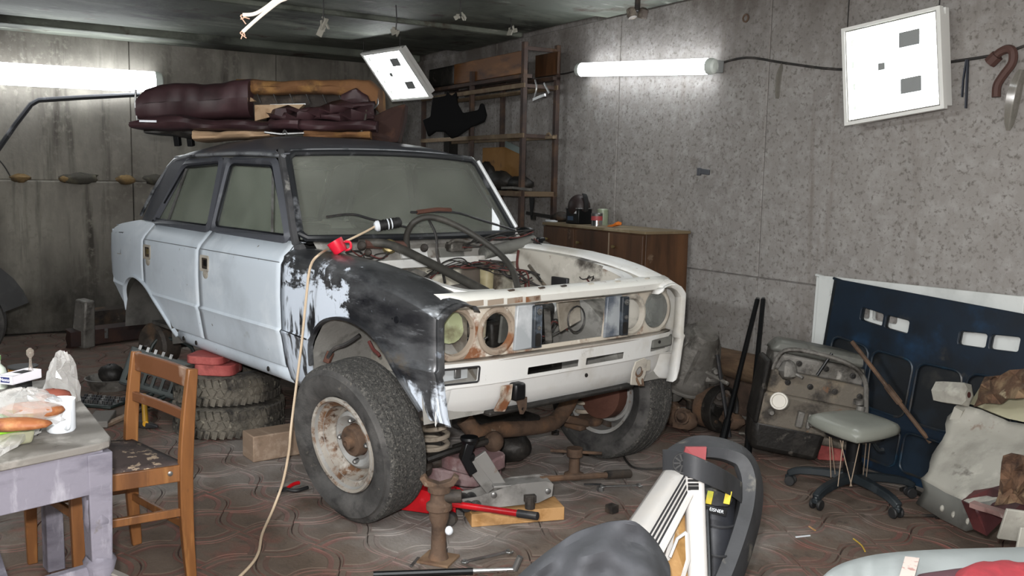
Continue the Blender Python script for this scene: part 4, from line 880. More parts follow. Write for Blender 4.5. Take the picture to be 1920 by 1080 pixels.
# wiper arms
for pts in (((612, 407), (660, 402), (700, 412), (770, 428)), ((770, 398), (850, 398), (900, 412), (965, 432))):
    q = [at(u, v, x=-.50 + .0*i) for i, (u, v) in enumerate(pts)]; mb = MB(); mb.tube(crom(q, 4), .006, 6); mb.build('wiper_arm', M['dark_steel'], car)
mb = MB(); q = [at(u, v, x=-.50) for u, v in ((782, 398), (820, 393), (845, 394))]; mb.tube(q, .012, 6); mb.build('wiper_joint', M['red_rust'], car)
# ---- front axle: beam, arms, springs, rods
mb = MB(); mb.tube(crom([at(870, 785, x=.05), at(895, 812, x=.08), at(930, 806, x=.08), at(1000, 800, x=.08), at(1040, 790, x=.06), at(1062, 762, x=.04), at(1075, 735, x=.02)], 4), .042, 12); mb.build('axle_beam', M['rust'], car)
mb = MB(); mb.box(at(930, 790, x=-.05), (.3, .35, .08)); mb.ell(at(940, 830, x=-.15), (.2, .12, .09), 12, 8); mb.build('gearbox_sump', M['grease'], car, bevel=.02)
for sy in (-1, 1):
    c = at(816, 820, x=.02) if sy < 0 else at(1102, 752, x=.02)
    mb = MB(); R_ = .060; P = []
    for k in range(49): a = 2*PI*k/12; P.append(Vector((c.x + math.cos(a)*R_, c.y + math.sin(a)*R_, c.z - .085 + .19*k/48)))
    mb.tube(P, .012, 7); mb.build('coil_spring', M['spring'], car)
    mb = MB(); mb.lathe([(.07, -.03), (.09, -.01), (.085, .02), (.05, .03)], (c.x, c.y, c.z - .10), (0, 0, 1), 18); mb.bar((c.x, c.y - .12*-sy*-1, c.z - .12), (c.x - .02, c.y + sy*.16, c.z - .13), .12, .035); mb.bar((c.x + .03, c.y, c.z - .12), (c.x + .03, c.y - sy*.22, c.z - .05), .08, .04); mb.build('lower_arm', M['rust_dark'] if sy < 0 else M['rust'], car, bevel=.012)
    mb = MB(); mb.lathe([(.035, -.02), (.045, .02), (.02, .05)], (c.x + .05, c.y + sy*.1, c.z - .12), (.2, sy*.4, 1), 12); mb.build('ball_joint', M['rust_dark'], car)
mb = MB(); mb.tube(crom([at(800, 862, x=.15), at(850, 845, x=.18), at(915, 827, x=.2)], 4), .017, 8); mb.cyl(at(850, 838, x=.15), at(915, 820, x=.17), .012, n=8); mb.build('track_rod', M['grease'], car)
mb = MB(); mb.ell(at(926, 828, x=.2), (.045, .05, .05), 12, 8); mb.cyl(at(926, 838, x=.2), at(930, 815, x=.2), .03, n=10); mb.build('rod_joint', M['rust'], car)
mb = MB(); mb.tube(crom([at(613, 675, y=-.72), at(625, 655, y=-.70), at(650, 645, y=-.66), at(675, 628, y=-.62)], 4), .010, 7); mb.build('brake_hose', M['wire'], car)
mb = MB(); mb.tube([at(612, 680, y=-.72), at(620, 660, y=-.70)], .018, 8); mb.build('hose_end', M['red_rust'], car)
mb = MB(); mb.tube(crom([at(692, 640, y=-.66), at(700, 655, y=-.66), at(708, 662, y=-.66), at(712, 668, y=-.66)], 3), .008, 6); mb.build('brake_pipe', M['wire_red'], car)
# ---- wheels
def wheel(name, c, axis, up_, R=.335, W=.185, rimR=.20, kind='front', mats=None):
    """axis: outward normal of the wheel; returns the wheel as a part of the car with tyre, rim, hub, nuts below it"""
    c = Vector(c); a = Vector(axis).normalized()
    prof = [(rimR - .004, -.06), (rimR + .02, -.078), (R*.80, -W*.56), (R*.90, -W*.54), (R - .015, -W*.47)]
    gro = []
    for q in (-.30, -.10, .10, .30): gro += [(R, W*(q - .025)), (R - .007, W*(q - .018)), (R - .007, W*(q + .018)), (R, W*(q + .025))]
    prof += [(R - .003, -W*.42)] + gro + [(R - .003, W*.42), (R - .015, W*.47), (R - .03, W*.50), (R*.905, W*.535), (R*.90, W*.545), (R*.89, W*.54), (R*.80, W*.56), (rimR + .035, W*.50), (rimR + .012, .078), (rimR - .004, .06)]
    mb = MB(); nb = 64; n0 = len(prof); mb.lathe(prof, c, a, nb, cap=False)
    for fi in range(len(mb.f)):
        r_ = fi // nb
        mb.m[fi] = 1 if 4 <= r_ <= 22 else 0
    t = mb.build('wheel', [M['rubber'], M['tread']], car, ang=40)
    mb = MB(); mb.lathe([(rimR + .008, .080), (rimR + .006, .092), (rimR - .006, .090), (rimR - .014, .072), (rimR - .034, .060), (rimR - .042, .03), (rimR - .052, -.005), (rimR - .066, -.008), (rimR*.62, .022), (rimR*.56, .028), (rimR*.50, .020), (rimR*.42, .004), (rimR*.36, .002), (rimR*.36, -.005)], c, a, 48, cap=False); mb.lathe([(rimR - .004, .07), (rimR - .01, -.085), (rimR + .008, -.09)], c, a, 48, cap=False)
    mb.build('rim', M['rim'], t, ang=50)
    mb = MB(); mb.lathe([(rimR - .034, .0605), (rimR - .012, .0735), (rimR - .006, .0915), (rimR + .005, .0935), (rimR + .0095, .081)], c, a, 48, cap=False); mb.build('rim_ring', M['rim_rust'], t, ang=50)
    mb = MB(); mb.lathe([(rimR - .036, .0585), (rimR - .043, .03), (rimR - .053, -.004), (rimR - .068, -.007)], c, a, 48, cap=False); mb.build('rim_groove', M['rim_rust'], t, ang=50)
    mb = MB(); mb.lathe([(.068, -.02), (.068, .03), (.062, .04), (.03, .042), (.028, .062), (.012, .066), (.01, .055), (0, .055)], c, a, 24); mb.build('hub', M['rust'], t, ang=40)
    u = a.orthogonal().normalized(); v = a.cross(u)
    for k in range(4):
        q = PI/4 + k*PI/2; p = c + (u*math.cos(q) + v*math.sin(q))*.092 + a*.010; mb = MB(); mb.lathe([(.012, 0), (.011, .022), (.006, .028), (0, .028)], p, a, 6); mb.build('wheel_nut', M['steel'], t, smooth=False)
    mb = MB(); mb.lathe([(.10, -.10), (.13, -.09), (.13, -.02), (.09, -.01)], c, a, 24); mb.build('brake_drum', M['red_rust'], t)
    return t
cam_ = math.radians(7.5); yaw = math.radians(5)
def whaxis(s, camber, yaw_): return Vector((math.sin(yaw_)*(1 if s < 0 else -1), s*math.cos(yaw_)*math.cos(camber), -math.sin(camber)))
near_c = Vector((.08, -.785, .350)); far_c = Vector((.13, .745, .345))
wheel('wheel', near_c, whaxis(-1, cam_, yaw), None, R=.345, W=.20)
wheel('wheel', far_c, whaxis(1, cam_*.8, yaw), None, R=.338, W=.20)
# bare rear brake drum under the arch
mb = MB(); c = at(300, 645, y=-.62); ax = Vector((.25, -1, 0))
t_ = MB(); t_.lathe([(0, -.06), (.14, -.06), (.145, -.02), (.145, .05), (.13, .07), (.06, .075), (.045, .10), (.02, .105), (0, .105)], c, ax, 28); dr = t_.build('rear_drum', M['rust_dark'], car)
mb = MB(); mb.lathe([(.012, .1), (.012, .125), (0, .125)], c, ax, 8); mb.build('axle_stub', M['chrome'], dr)
mb = MB(); mb.cyl(c - ax.normalized()*.05, (c.x - .0, .60, c.z), .04, n=12); mb.ell((c.x, 0, c.z), (.12, .14, .12), 14, 10); mb.build('rear_axle', M['grease'], car)
# ================================================================ left side: table, chair, tyres
M['table_paint'] = mat('purple_grey_painted_wood', '75727d', .75, layers=[('5f5c67', 4, .48, .64, 6, (1, 1, 3)), ('96949d', 7, .54, .68, 6, (2, 2, .6)), ('75646f', 3, .62, .74), ('5d574f', 11, .66, .74)], bump=.15)
M['table_top'] = mat('grimy_table_top', '77736e', .8, layers=[('6a6660', 3, .48, .66), ('9a9690', 6, .56, .7), ('4d4842', 14, .64, .72)], bump=.15)
M['chair_wood'] = mat('orange_brown_varnish', '80542f', .4, layers=[('633f24', 3, .46, .66, 6, (3, 3, .5)), ('96693c', 5, .56, .7, 6, (4, 4, .5)), ('4c3020', 9, .66, .76)], bump=.05)
M['chair_dusty'] = mat('dusty_brown_varnish', '643f28', .45, layers=[('a08a7a', 4, .56, .7), ('5b3820', 4, .5, .68)], bump=.05)
M['seat_cloth'] = mat('floral_seat_cloth', '4a3f3d', .9, layers=[('b7a38c', 22, .58, .63, 3), ('2f2828', 9, .5, .7)])
M['wood_pale'] = mat('pale_planed_wood', 'b98f5f', .65, layers=[('a17644', 3, .5, .7, 5, (1, 6, 6)), ('cfa877', 5, .58, .7, 5, (1, 5, 5))], bump=.05)
M['wood_grey'] = mat('dusty_wood_block', '8b7664', .8, layers=[('a08c7a', 4, .5, .66, 5, (1, 5, 5)), ('6c5848', 6, .56, .7)], bump=.1)
M['red_brick'] = mat('red_paving_stone', '9a4744', .85, layers=[('b4605a', 5, .5, .66), ('7c3a37', 9, .52, .68), ('b9a6a0', 7, .6, .72)], bump=.25)
M['pink_brick'] = mat('dusty_pink_paving_stone', '85696a', .9, layers=[('a08c8c', 5, .5, .66), ('74504f', 7, .54, .68), ('b3a7a5', 9, .62, .72)], bump=.25)
# table
ZT = .70
t = root('work_table', (.4, -2.15, 0), label='purple grey painted wooden table with a grimy top at the left edge', cat='table')
c0 = Vector((.705, -1.984, 0)); ea = Vector((-.985, .12, 0)).normalized(); eb = Vector((.10, -.995, 0)).normalized()
tp = lambda a, b, z: c0 + ea*a + eb*b + Vector((0, 0, z))
mb = MB(); n = 12; out = [(0, 0.0)] + [(0, .62), (.95, .62), (.95, .0)]
out = [(.05, 0.0), (.015, .012), (0, .045), (-.008, .30), (-.01, .62), (.95, .62), (.95, .04), (.91, 0.0), (.5, -.006)]
mb.plate(out, [], lambda a, b, d: tp(a, b, ZT - d), .022); mb.build('table_top', M['table_top'], t, bevel=.004)
mb = MB(); mb.box(tp(.022, .33, ZT - .085), (.60, .02, .125), M=Matrix((eb, ea, Vector((0, 0, 1)))).transposed()); mb.build('apron', M['table_paint'], t, bevel=.003)
mb = MB(); mb.box(tp(.48, .022, ZT - .085), (.86, .02, .125), M=Matrix((ea, eb, Vector((0, 0, 1)))).transposed()); mb.build('apron', M['table_paint'], t, bevel=.003)
for a, b in ((.045, .045), (.90, .05), (.05, .57), (.9, .57)):
    mb = MB(); mb.sweep([tp(a, b, ZT - .03), tp(a + .0, b, .36), tp(a, b, 0)], [(-.035, -.03), (.035, -.03), (.035, .03), (-.035, .03)], scale=[1.15, .95, 1.0]); lg = mb.build('leg', M['table_paint'], t, bevel=.004)
    if a < .1 and b < .1:   # paint-crusted rags wound round the near leg
        rr = random.Random(9)
        for zs in ((.22, .27, .31, .345, .36), (.44, .47, .50, .53, .54)):
            mb = MB(); rw_s = []
            for i_, z in enumerate(zs):
                rr_ = [.036, .045, .040, .046, .036][i_]*(1 if zs[0] < .3 else .86); rw_s.append([tp(a, b, z) + Vector((math.cos(q)*rr_*(1 + rr.uniform(-.10, .10)), math.sin(q)*rr_*(1 + rr.uniform(-.10, .10)), rr.uniform(-.006, .006))) for q in [2*PI*k/14 for k in range(14)]])
            for r__ in rw_s: r__.append(r__[0])
            mb.grid(rw_s); mb.build('rag_wrap', M['table_paint'], lg, ang=80)
        mb = MB(); mb.sweep([tp(a - .03, b - .03, .31), tp(a - .05, b - .07, .285), tp(a - .055, b - .085, .262)], [(-.003, -.015), (.003, -.015), (.003, .018), (-.003, .018)]); mb.build('rag_end', M['table_top'], lg)
mb = MB(); mb.bar(tp(.045, .06, .30), tp(.045, .56, .30), .03, .075); mb.build('stretcher', M['table_paint'], t, bevel=.004)
mb = MB(); mb.bar(tp(.07, .30, .30), tp(.90, .30, .30), .05, .03); mb.build('stretcher', M['table_paint'], t, bevel=.004)
mb = MB(); mb.bar(tp(.90, .06, .30), tp(.90, .56, .30), .03, .06); mb.build('stretcher', M['table_paint'], t, bevel=.004)
def onT(u, v): return at(u, v, z=ZT)
# mug
p = onT(115, 808); p.z = ZT + .001
t = root('mug', p, label='white enamel mug with a small blue mark near the table corner', cat='mug'); M['enamel'] = mat('white_glazed', 'dfe4ea', .2)
mb = MB(); mb.lathe([(0, .0), (.036, 0), (.040, .006), (.0405, .095), (.0385, .095), (.037, .012), (0, .01)], p, n=28); mb.build('cup', M['enamel'], t)
hd = (CR*.75 - Vector((CF.x, CF.y, 0))*.75).normalized(); hd.z = 0
mb = MB(); mb.tube(crom([p + hd*.038 + Vector((0, 0, .082)), p + hd*.062 + Vector((0, 0, .075)), p + hd*.066 + Vector((0, 0, .045)), p + hd*.055 + Vector((0, 0, .02)), p + hd*.038 + Vector((0, 0, .016))], 5), .0065, 8); mb.build('handle', M['enamel'], t)
q = (-CR*.62 - CF*.8); q.z = 0; q.normalize(); mb = MB()
side_ = Vector((-q.y, q.x, 0))
mb.plate(circle(0, 0, .009, 14, ry=.0075), [circle(.001, 0, .005, 10, ry=.0035)], lambda a, b, d: p + q*(.0412 - abs(a)*.12 - d) + side_*a + Vector((0, 0, .062 + b)), .001); mb.build('blue_mark', mat('blue_print', '2f4f9a', .3), t)
# spool of golden wire, small white carton lying on it, things in the carton
p = onT(45, 738); p.z = ZT + .001
t = root('wire_spool', p, label='spool of gold copper wire under the small white carton', cat='spool'); gold = mat('gold_enamel_wire', '9a6f2e', .35, .7, layers=[('6b4419', 5, .45, .65), ('c39a4a', 6, .56, .7)])
mb = MB(); mb.lathe([(.02, .004), (.026, .018), (.026, .052), (.046, .056), (.046, .052)], p, n=24); mb.lathe([(0, 0), (.045, 0), (.045, .005), (.0, .005)], p, n=24); mb.build('core', M['rubber_black'], t)
mb = MB(); prof = []
for k in range(9): prof += [(.0435, .058 + k*.0035), (.0455, .0597 + k*.0035)]
mb.lathe([(.03, .056)] + prof + [(.03, .091)], p, n=28); mb.build('winding', gold, t)
mb = MB(); mb.lathe([(.0, .091), (.047, .091), (.047, .096), (0, .096)], p, n=24); mb.build('flange', M['rubber_black'], t)
top = p.z + .0965
def up_to(u, v, z): q = at(u, v, z=z); return q
a_ = at(8, 697 + 22, z=top); b_ = at(24, 722, z=top); c_ = at(78, 708, z=top)
t = root('carton', (a_ + c_)/2, label='small white carton with a blue square logo on top of the gold wire spool', cat='carton'); white_card = mat('white_card', 'e6e3ea', .6)
dx = (c_ - b_); dx.z = 0; Lx = dx.length; dx.normalize(); dy = Vector((-dx.y, dx.x, 0)); dw = .055; hh = .028
o_ = b_
def cb(a, b, z): return o_ + dx*a + dy*b + Vector((0, 0, z))
mb = MB()
for c, s_ in (((Lx/2, .001, hh/2), (Lx, .002, hh)), ((Lx/2, dw - .001, hh/2), (Lx, .002, hh)), ((.001, dw/2, hh/2), (.002, dw, hh)), ((Lx - .001, dw/2, hh/2), (.002, dw, hh)), ((Lx/2, dw/2, .001), (Lx, dw, .002)), ((Lx*.17, dw/2, hh - .001), (Lx*.34, dw, .002))):
    mb.box(cb(*c), s_, M=Matrix((dx, dy, Vector((0, 0, 1)))).transposed())
bx_ = mb.build('box', white_card, t, smooth=False)
mb = MB(); mb.box(cb(-.0008, dw*.52, hh*.5), (.001, dw*.62, hh*.62), M=Matrix((dx, dy, Vector((0, 0, 1)))).transposed()); mb.build('logo_patch', mat('navy_print', '232c5c', .5), t, smooth=False)
def text(name, body, size, loc, xdir, ydir, m, parent=None, ext=.0004):
    cu = bpy.data.curves.new(name, 'FONT'); cu.body = body; cu.size = size; cu.align_x = 'CENTER'; cu.align_y = 'CENTER'; cu.extrude = ext
    o = bpy.data.objects.new(name, cu); COL.objects.link(o)
    R = Matrix((xdir, ydir, Vector(xdir).cross(Vector(ydir)))).transposed().to_4x4()
    dg = bpy.context.evaluated_depsgraph_get(); dg.update(); me = bpy.data.meshes.new_from_object(o.evaluated_get(dg)); bpy.data.objects.remove(o); bpy.data.curves.remove(cu)
    me.transform(Matrix.Translation(Vector(loc)) @ R)
    r = parent
    if r is not None:
        while r.parent: r = r.parent
        me.transform(MWI[r.name] if r.name in MWI else Matrix.Translation(-Vector(r.location)))
    me.materials.clear(); me.materials.append(m); q = bpy.data.objects.new(name, me); COL.objects.link(q)
    if parent is not None: q.parent = parent
    return q
text('lettering', 'Nesto', .014, cb(-.0016, dw*.52, hh*.5), -dy, Vector((0, 0, 1)), white_card, t)
mb = MB(); mb.box(cb(Lx*.55, dw*.55, hh*.75), (Lx*.5, dw*.6, .012), M=Matrix((dx, dy, Vector((0, 0, 1)))).transposed()); single('black_case', mb, M['rubber_black'], 'small black flat case lying in the white carton', 'case', bevel=.002)
mb = MB(); q = cb(Lx*.80, dw*.35, hh*.6); mb.lathe([(.0, .0), (.007, .0), (.008, .012), (.006, .02), (.004, .03), (.004, .05), (.011, .06), (.011, .075), (.004, .082), (0, .082)], q, n=12); single('glass_stopper', mb, clear_film('glass_tube', '9f9488', .3), 'little clear glass fitting standing up out of the white carton', 'fitting')
# bottle at the frame edge
p = onT(-4, 728); p.z = ZT + .001; t = root('bottle', p, label='white green plastic bottle cut by the left edge on the table', cat='bottle'); mb = MB(); mb.lathe([(0, 0), (.03, 0), (.031, .05), (.026, .07), (.012, .085), (.012, .10), (0, .10)], p, n=18); mb.build('body', mat('pale_green_plastic', 'd5ded2', .35), t)
mb = MB(); mb.lathe([(0, .10), (.014, .10), (.014, .115), (0, .115)], p, n=14); mb.build('bottle_cap', mat('green_cap', '6f9a5a', .4), t)
# food in plastic film over a green box
p0 = onT(28, 828); t = root('food_container', (p0.x, p0.y, ZT), label='clear food box with a lime green lid edge at the left table edge', cat='food box')
mb = MB(); q0 = Vector((p0.x + .0, p0.y - .03, ZT)); Mx_ = Matrix((ea, eb, Vector((0, 0, 1)))).transposed()
mb.box(q0 + Vector((0, 0, .022)), (.12, .14, .04), M=Mx_, taper=1.12); mb.build('box', clear_film('cloudy_box', 'c8c8a8', .45), t, bevel=.008)
mb = MB(); mb.box(q0 + Vector((0, 0, .049)), (.14, .16, .012), M=Mx_); mb.build('lid', mat('lime_plastic', '8fd03a', .35), t, bevel=.005)
rr = random.Random(4)
food = mat('orange_brown_pastry', '8f5530', .6, layers=[('74402a', 6, .48, .64), ('b58454', 8, .56, .7)], bump=.2)
for uv, r, lab, mt in (((25, 796), (.10, .035, .018), 'flat orange pastry piece lying on the green lid under the film', food), ((60, 770), (.085, .045, .026), 'rounded brown pastry next to the mug inside the crinkled film', food), ((100, 742), (.05, .035, .022), 'reddish pastry end at the back of the wrapped food', mat('red_brown_pastry', '7d4234', .6, layers=[('c98a6a', 8, .54, .68)]))):
    c = at(uv[0], uv[1], z=ZT + .075); mb = MB(); mb.ell(c, r, 14, 8, M=Matrix.Rotation(math.atan2(CR.y, CR.x) + .2, 3, 'Z'), jit=.06, rnd=rr); single('pastry', mb, mt, lab, 'food', ang=70)
def crumple(cx, r, n, m, jit, seed):
    rr = random.Random(seed); mb = MB(); R = Matrix.Rotation(math.atan2(CR.y, CR.x), 3, 'Z'); rows = []
    for i in range(m + 1):
        th = PI*.62*i/m; row = []
        for k in range(n):
            a = 2*PI*k/n; q = 1 + rr.uniform(-jit, jit); row.append(Vector(cx) + R @ Vector((r[0]*math.sin(th)*math.cos(a)*q, r[1]*math.sin(th)*math.sin(a)*q, r[2]*math.cos(th)*q)))
        row.append(row[0]); rows.append(row)
    mb.grid(rows); return mb
M['film'] = clear_film('clear_crinkled_film', 'd0cecb', .26)
mb = crumple(at(44, 775, z=ZT + .06), (.115, .085, .07), 26, 12, .10, 3); single('cling_wrap', mb, M['film'], 'crinkled clear plastic film wrapped over the pastry beside the mug', 'plastic film', smooth=False)
mb = crumple(at(118, 752, z=ZT + .0), (.055, .05, .16), 16, 12, .12, 6); single('plastic_bag', mb, M['film'], 'upright crumpled clear plastic bag behind the mug', 'plastic bag', smooth=False)
mb = MB(); rows = []
for i in range(7): rows.append([at(-8 + i*14 + rr.uniform(-3, 3), 862 - i*9 - j*12 + rr.uniform(-4, 4), z=ZT + .03 - abs(j - 2)*.008 + rr.uniform(0, .012)) for j in range(5)])
mb.grid(rows); single('film_sheet', mb, M['film'], 'loose clear plastic sheet spilling over the near table edge', 'plastic film', smooth=False)
mb = MB(); mb.tube(crom([at(78, 794, z=ZT + .04), at(76, 806, z=ZT + .025), at(70, 816, z=ZT + .006)], 3), .0016, 6); single('bent_wire', mb, M['wire'], 'short bent black wire on the table left of the mug', 'wire')
# chair
t = root('wooden_chair', (-.02, -1.78, 0), label='old orange brown wooden chair with a floral seat pushed under the table', cat='chair')
bR, bL, fR, fL = Vector((.21, -1.583, 0)), Vector((-.22, -1.625, 0)), Vector((.155, -1.935, 0)), Vector((-.275, -1.975, 0))
back = (bR - fR).normalized()
for nm, q, tall in (('leg', bR, 1), ('leg', bL, 1), ('leg', fR, 0), ('leg', fL, 0)):
    mb = MB(); sec = [(-.014, -.021), (.014, -.021), (.014, .021), (-.014, .021)]
    if tall: mb.sweep(crom([q + back*.012, q + Vector((0, 0, .20)) , q + Vector((0, 0, .42)), q + back*.012 + Vector((0, 0, .60)), q + back*.03 + Vector((0, 0, .772))], 4), sec, scale=[.85 + .3*math.sin(PI*k/16) for k in range(17)])
    else: mb.sweep([q, q + Vector((0, 0, .42))], sec, scale=[.8, 1.15])
    mb.build(nm, M['chair_wood'], t, bevel=.004)
def cz(q, z): return q + Vector((0, 0, z))
for (a, b, z, w_, h_, nm) in ((bR, fR, .40, .022, .06, 'seat_rail'), (bL, fL, .40, .022, .06, 'seat_rail'), (bR, bL, .40, .022, .05, 'seat_rail'), (fR, fL, .40, .022, .06, 'seat_rail'), (bR, fR, .255, .016, .03, 'stretcher'), (bL, fL, .23, .016, .03, 'stretcher'), (fR, fL, .3, .016, .03, 'stretcher'), (bR, bL, .2, .016, .028, 'stretcher')):
    mb = MB(); mb.bar(cz(a, z), cz(b, z), w_, h_); mb.build(nm, M['chair_wood'], t, bevel=.003)
mb = MB(); o1 = back*.012; o2 = back*.026
P = [cz(bR + o2, .735), cz((bR + bL)/2 + back*.036, .735), cz(bL + o2, .735)]; mb.sweep(crom(P, 5), [(-.035, -.010), (.035, -.010), (.035, .010), (-.035, .010)]); mb.build('back_rail', M['chair_dusty'], t, bevel=.004)
P = [cz(bR + o1, .60), cz((bR + bL)/2 + back*.02, .60), cz(bL + o1, .60)]; mb = MB(); mb.sweep(crom(P, 5), [(-.018, -.009), (.018, -.009), (.018, .009), (-.018, .009)]); mb.build('back_rail', M['chair_dusty'], t, bevel=.003)
mb = MB(); rows = []
for i in range(9):
    rows.append([cz((bR + (fR - bR)*(i/8))*(1 - j/8) + (bL + (fL - bL)*(i/8))*(j/8), .432 + .018*math.sin(PI*i/8)*math.sin(PI*j/8)) for j in range(9)])
mb.grid(rows); mb.build('seat', M['seat_cloth'], t, solid=.015)
mb = MB(); e_ = (fR - bR).normalized(); nrm = Vector((e_.y, -e_.x, 0)); 
if nrm.dot(CAM - bR) < 0: nrm = -nrm
mb.lathe([(.009, 0), (.009, .003), (.004, .005), (0, .005)], cz(bR + e_*.055, .405) + nrm*.011, nrm, 10); mb.build('screw_head', M['steel'], t)
# tyre stack under the sill
def lying_tyre(c, R, h, label, seed, mt='tyre_mud'):
    t = root('tyre', c, label=label, cat='tyre', group=None); rr = random.Random(seed)
    mb = MB(); mb.lathe([(R*.60, h*.16), (R*.615, h*.06), (R*.66, h*.02), (R*.80, 0), (R*.93, h*.07), (R*.975, h*.18), (R*.985, h*.35), (R*.985, h*.65), (R*.975, h*.82), (R*.93, h*.93), (R*.80, h), (R*.66, h*.98), (R*.615, h*.94), (R*.60, h*.84)], c, n=56, cap=False); mb.build('carcass', M[mt], t, ang=50)
    mb = MB(); N = 46
    for k in range(N):
        for lo in (0, 1):
            a = 2*PI*(k + lo*.5)/N; d = Vector((math.cos(a), math.sin(a), 0)); z = h*(.20 if lo == 0 else .80)
            mb.box(Vector(c) + d*(R*.985) + Vector((0, 0, z)), (.022, R*2*PI/N*.62, h*.26), M=Matrix((d, Vector((-d.y, d.x, 0)), Vector((0, 0, 1)))).transposed() @ Matrix.Rotation((.28 if lo else -.28), 3, 'X'))
            if k % 1 == 0 and lo == 0: mb.box(Vector(c) + d*(R*.985) + Vector((0, 0, h*.5)), (.018, R*2*PI/N*.5, h*.22), M=Matrix((d, Vector((-d.y, d.x, 0)), Vector((0, 0, 1)))).transposed() @ Matrix.Rotation(.5*(-1)**k, 3, 'X'))
    o = mb.build('tread_blocks', M[mt], t, smooth=False); o['kind'] = 'stuff'
    mb = MB(); mb.tube([Vector(c) + Vector((math.cos(a)*R*.66, math.sin(a)*R*.66, h*.985)) for a in [2*PI*k/40 for k in range(40)]], .008, 6, closed=True); mb.build('bead', M['rubber'], t)
    return t
fwd2 = Vector((CF.x, CF.y, 0)).normalized()
tc = at(428, 828, z=0) + fwd2*.30 - CR*.085; tc.z = 0
lying_tyre(tc + CR*.02*0 + Vector((.0, 0, 0.0)), .305, .175, 'muddy tyre lying flat, lower one of the stack under the car sill', 1)
lying_tyre(tc + Vector((-.02, .0, .177)), .292, .17, 'muddy tyre lying flat on top of the lower one under the car sill', 2)
for i, (dx_, dy_, z, sx, sy, hh_, rz, lab) in enumerate(((-.02, .02, .348, .26, .24, .06, .25, 'lower red paving stone lying on the tyre stack'), (-.07, .02, .409, .25, .22, .044, .15, 'upper red paving stone with a dusty top under the sill'))):
    c = tc + CR*dx_ - fwd2*.12; mb = MB(); pts = []
    for k in range(24):
        a = 2*PI*k/24; r = 1 + .10*math.cos(4*a + 1); pts.append((math.cos(a)*sx/2*r, math.sin(a)*sy/2*r))
    q = Matrix.Rotation(rz, 3, 'Z'); mb.plate(pts, [], lambda a, b, d: q @ Vector((a, b, 0)) + Vector((c.x, c.y, z + hh_ - d)), hh_); single('paving_stone', mb, M['red_brick'], lab, 'paving stone', bevel=.006, ang=50)
# wooden block by the front wheel
a_, b_, c_ = Vector((-.897, -.79, 0)), Vector((-.70, -.33, 0)), Vector((-1.117, -.729, 0))
e1 = Vector((.02, 1, 0)); e1 = (Vector((-.86, -.30, 0)) - a_).normalized(); e2 = Vector((-e1.y, e1.x, 0))
mb = MB(); mb.box(a_ + e1*.25 + e2*.075 + Vector((0, 0, .068)), (.5, .15, .136), M=Matrix((e1, e2, Vector((0, 0, 1)))).transposed()); single('wood_block', mb, M['wood_grey'], 'dusty squared wooden block on the floor behind the front wheel', 'wood block', bevel=.006)
# ---------------------------------------------------------------- far left: tool crate, basin, sockets, hammer, bumpers, second wheel
p = at(304, 752, z=0); t = root('tool_crate', p, label='black slotted plastic tool crate tipped behind the chair', cat='crate'); blk = mat('black_green_plastic', '1c2422', .45, layers=[('343a38', 8, .56, .7)])
sh_ = Vector((CR.x, CR.y, 0)).normalized(); Rc = Matrix((sh_, Vector((-sh_.y, sh_.x, 0)), Vector((0, 0, 1)))).transposed() @ Matrix.Rotation(.28, 3, 'Y') @ Matrix.Rotation(-.25, 3, 'X'); P_ = lambda x, y, z: p + Vector((0, 0, .175)) + Rc @ Vector((x, y, z))
for y in (-.10, .10):
    mb = MB(); mb.plate([(-.2, -.12), (.2, -.12), (.2, .12), (-.2, .12)], [rrect(-.17 + k*.058, -.02 + j*.07, -.13 + k*.058, .03 + j*.07, .006, 2) for k in range(6) for j in (-1, 0, 1)][:18] if False else [rrect(-.17 + k*.058, -.09 + j*.10, -.13 + k*.058, -.02 + j*.10, .006, 2) for k in range(6) for j in (0, 1)], lambda a, b, d: P_(a, y + d, b), .012); mb.build('slotted_side', blk if y > 0 else mat('black_green_side', '2a3330', .4), t, smooth=False)
for x in (-.2, .2): mb = MB(); mb.box(P_(x, 0, 0), (.012, .2, .24), M=Rc); mb.build('end_panel', blk, t, bevel=.003)
mb = MB(); mb.box(P_(0, 0, -.115), (.4, .2, .012), M=Rc); mb.build('base', blk, t, smooth=False)
for k in range(5): mb = MB(); mb.box(P_(-.15 + k*.05, -.10, .128), (.018, .012, .03), M=Rc); mb.build('pale_clip', M['steel'], t, smooth=False)
mb = MB(); mb.tube(crom([P_(-.12, 0, .11), P_(-.08, 0, .22), P_(.12, 0, .22), P_(.16, 0, .11)], 4), .012, 8); mb.build('handle', blk, t)
for k in range(4):
    p2 = at(268 + k*17, 752 + (k % 2)*10, z=.03); mb = MB(); mb.tube([p2 + Vector((0, -.06, 0)), p2 + Vector((0, .08, .05))], .014, 8)
    for j in range(6): mb.lathe([(.014, 0), (.018, .006), (.014, .012)], p2 + Vector((0, -.05 + j*.02, j*.007)), (0, 1, .35), 10)
    single('ribbed_handle', mb, blk, ['leftmost black ribbed tool handle below the tipped crate', 'black ribbed tool handle second from left below the crate', 'black ribbed tool handle third from left below the crate', 'rightmost black ribbed tool handle below the crate'][k], 'tool')
p = at(208, 728, z=0); t = root('basin', p, label='grey metal basin on the floor behind the wooden chair', cat='basin'); mb = MB(); mb.lathe([(0, .0), (.12, 0), (.155, .075), (.165, .078), (.155, .08), (.118, .008), (0, .008)], p, n=28); mb.build('bowl', M['alu'], t)
mb = MB(); mb.ell(p + Vector((.02, .0, .10)), (.10, .08, .07), 12, 8, jit=.06, rnd=rr); single('black_rag', mb, M['grease'], 'black oily lump of rag lying in the grey basin', 'rag', ang=70)
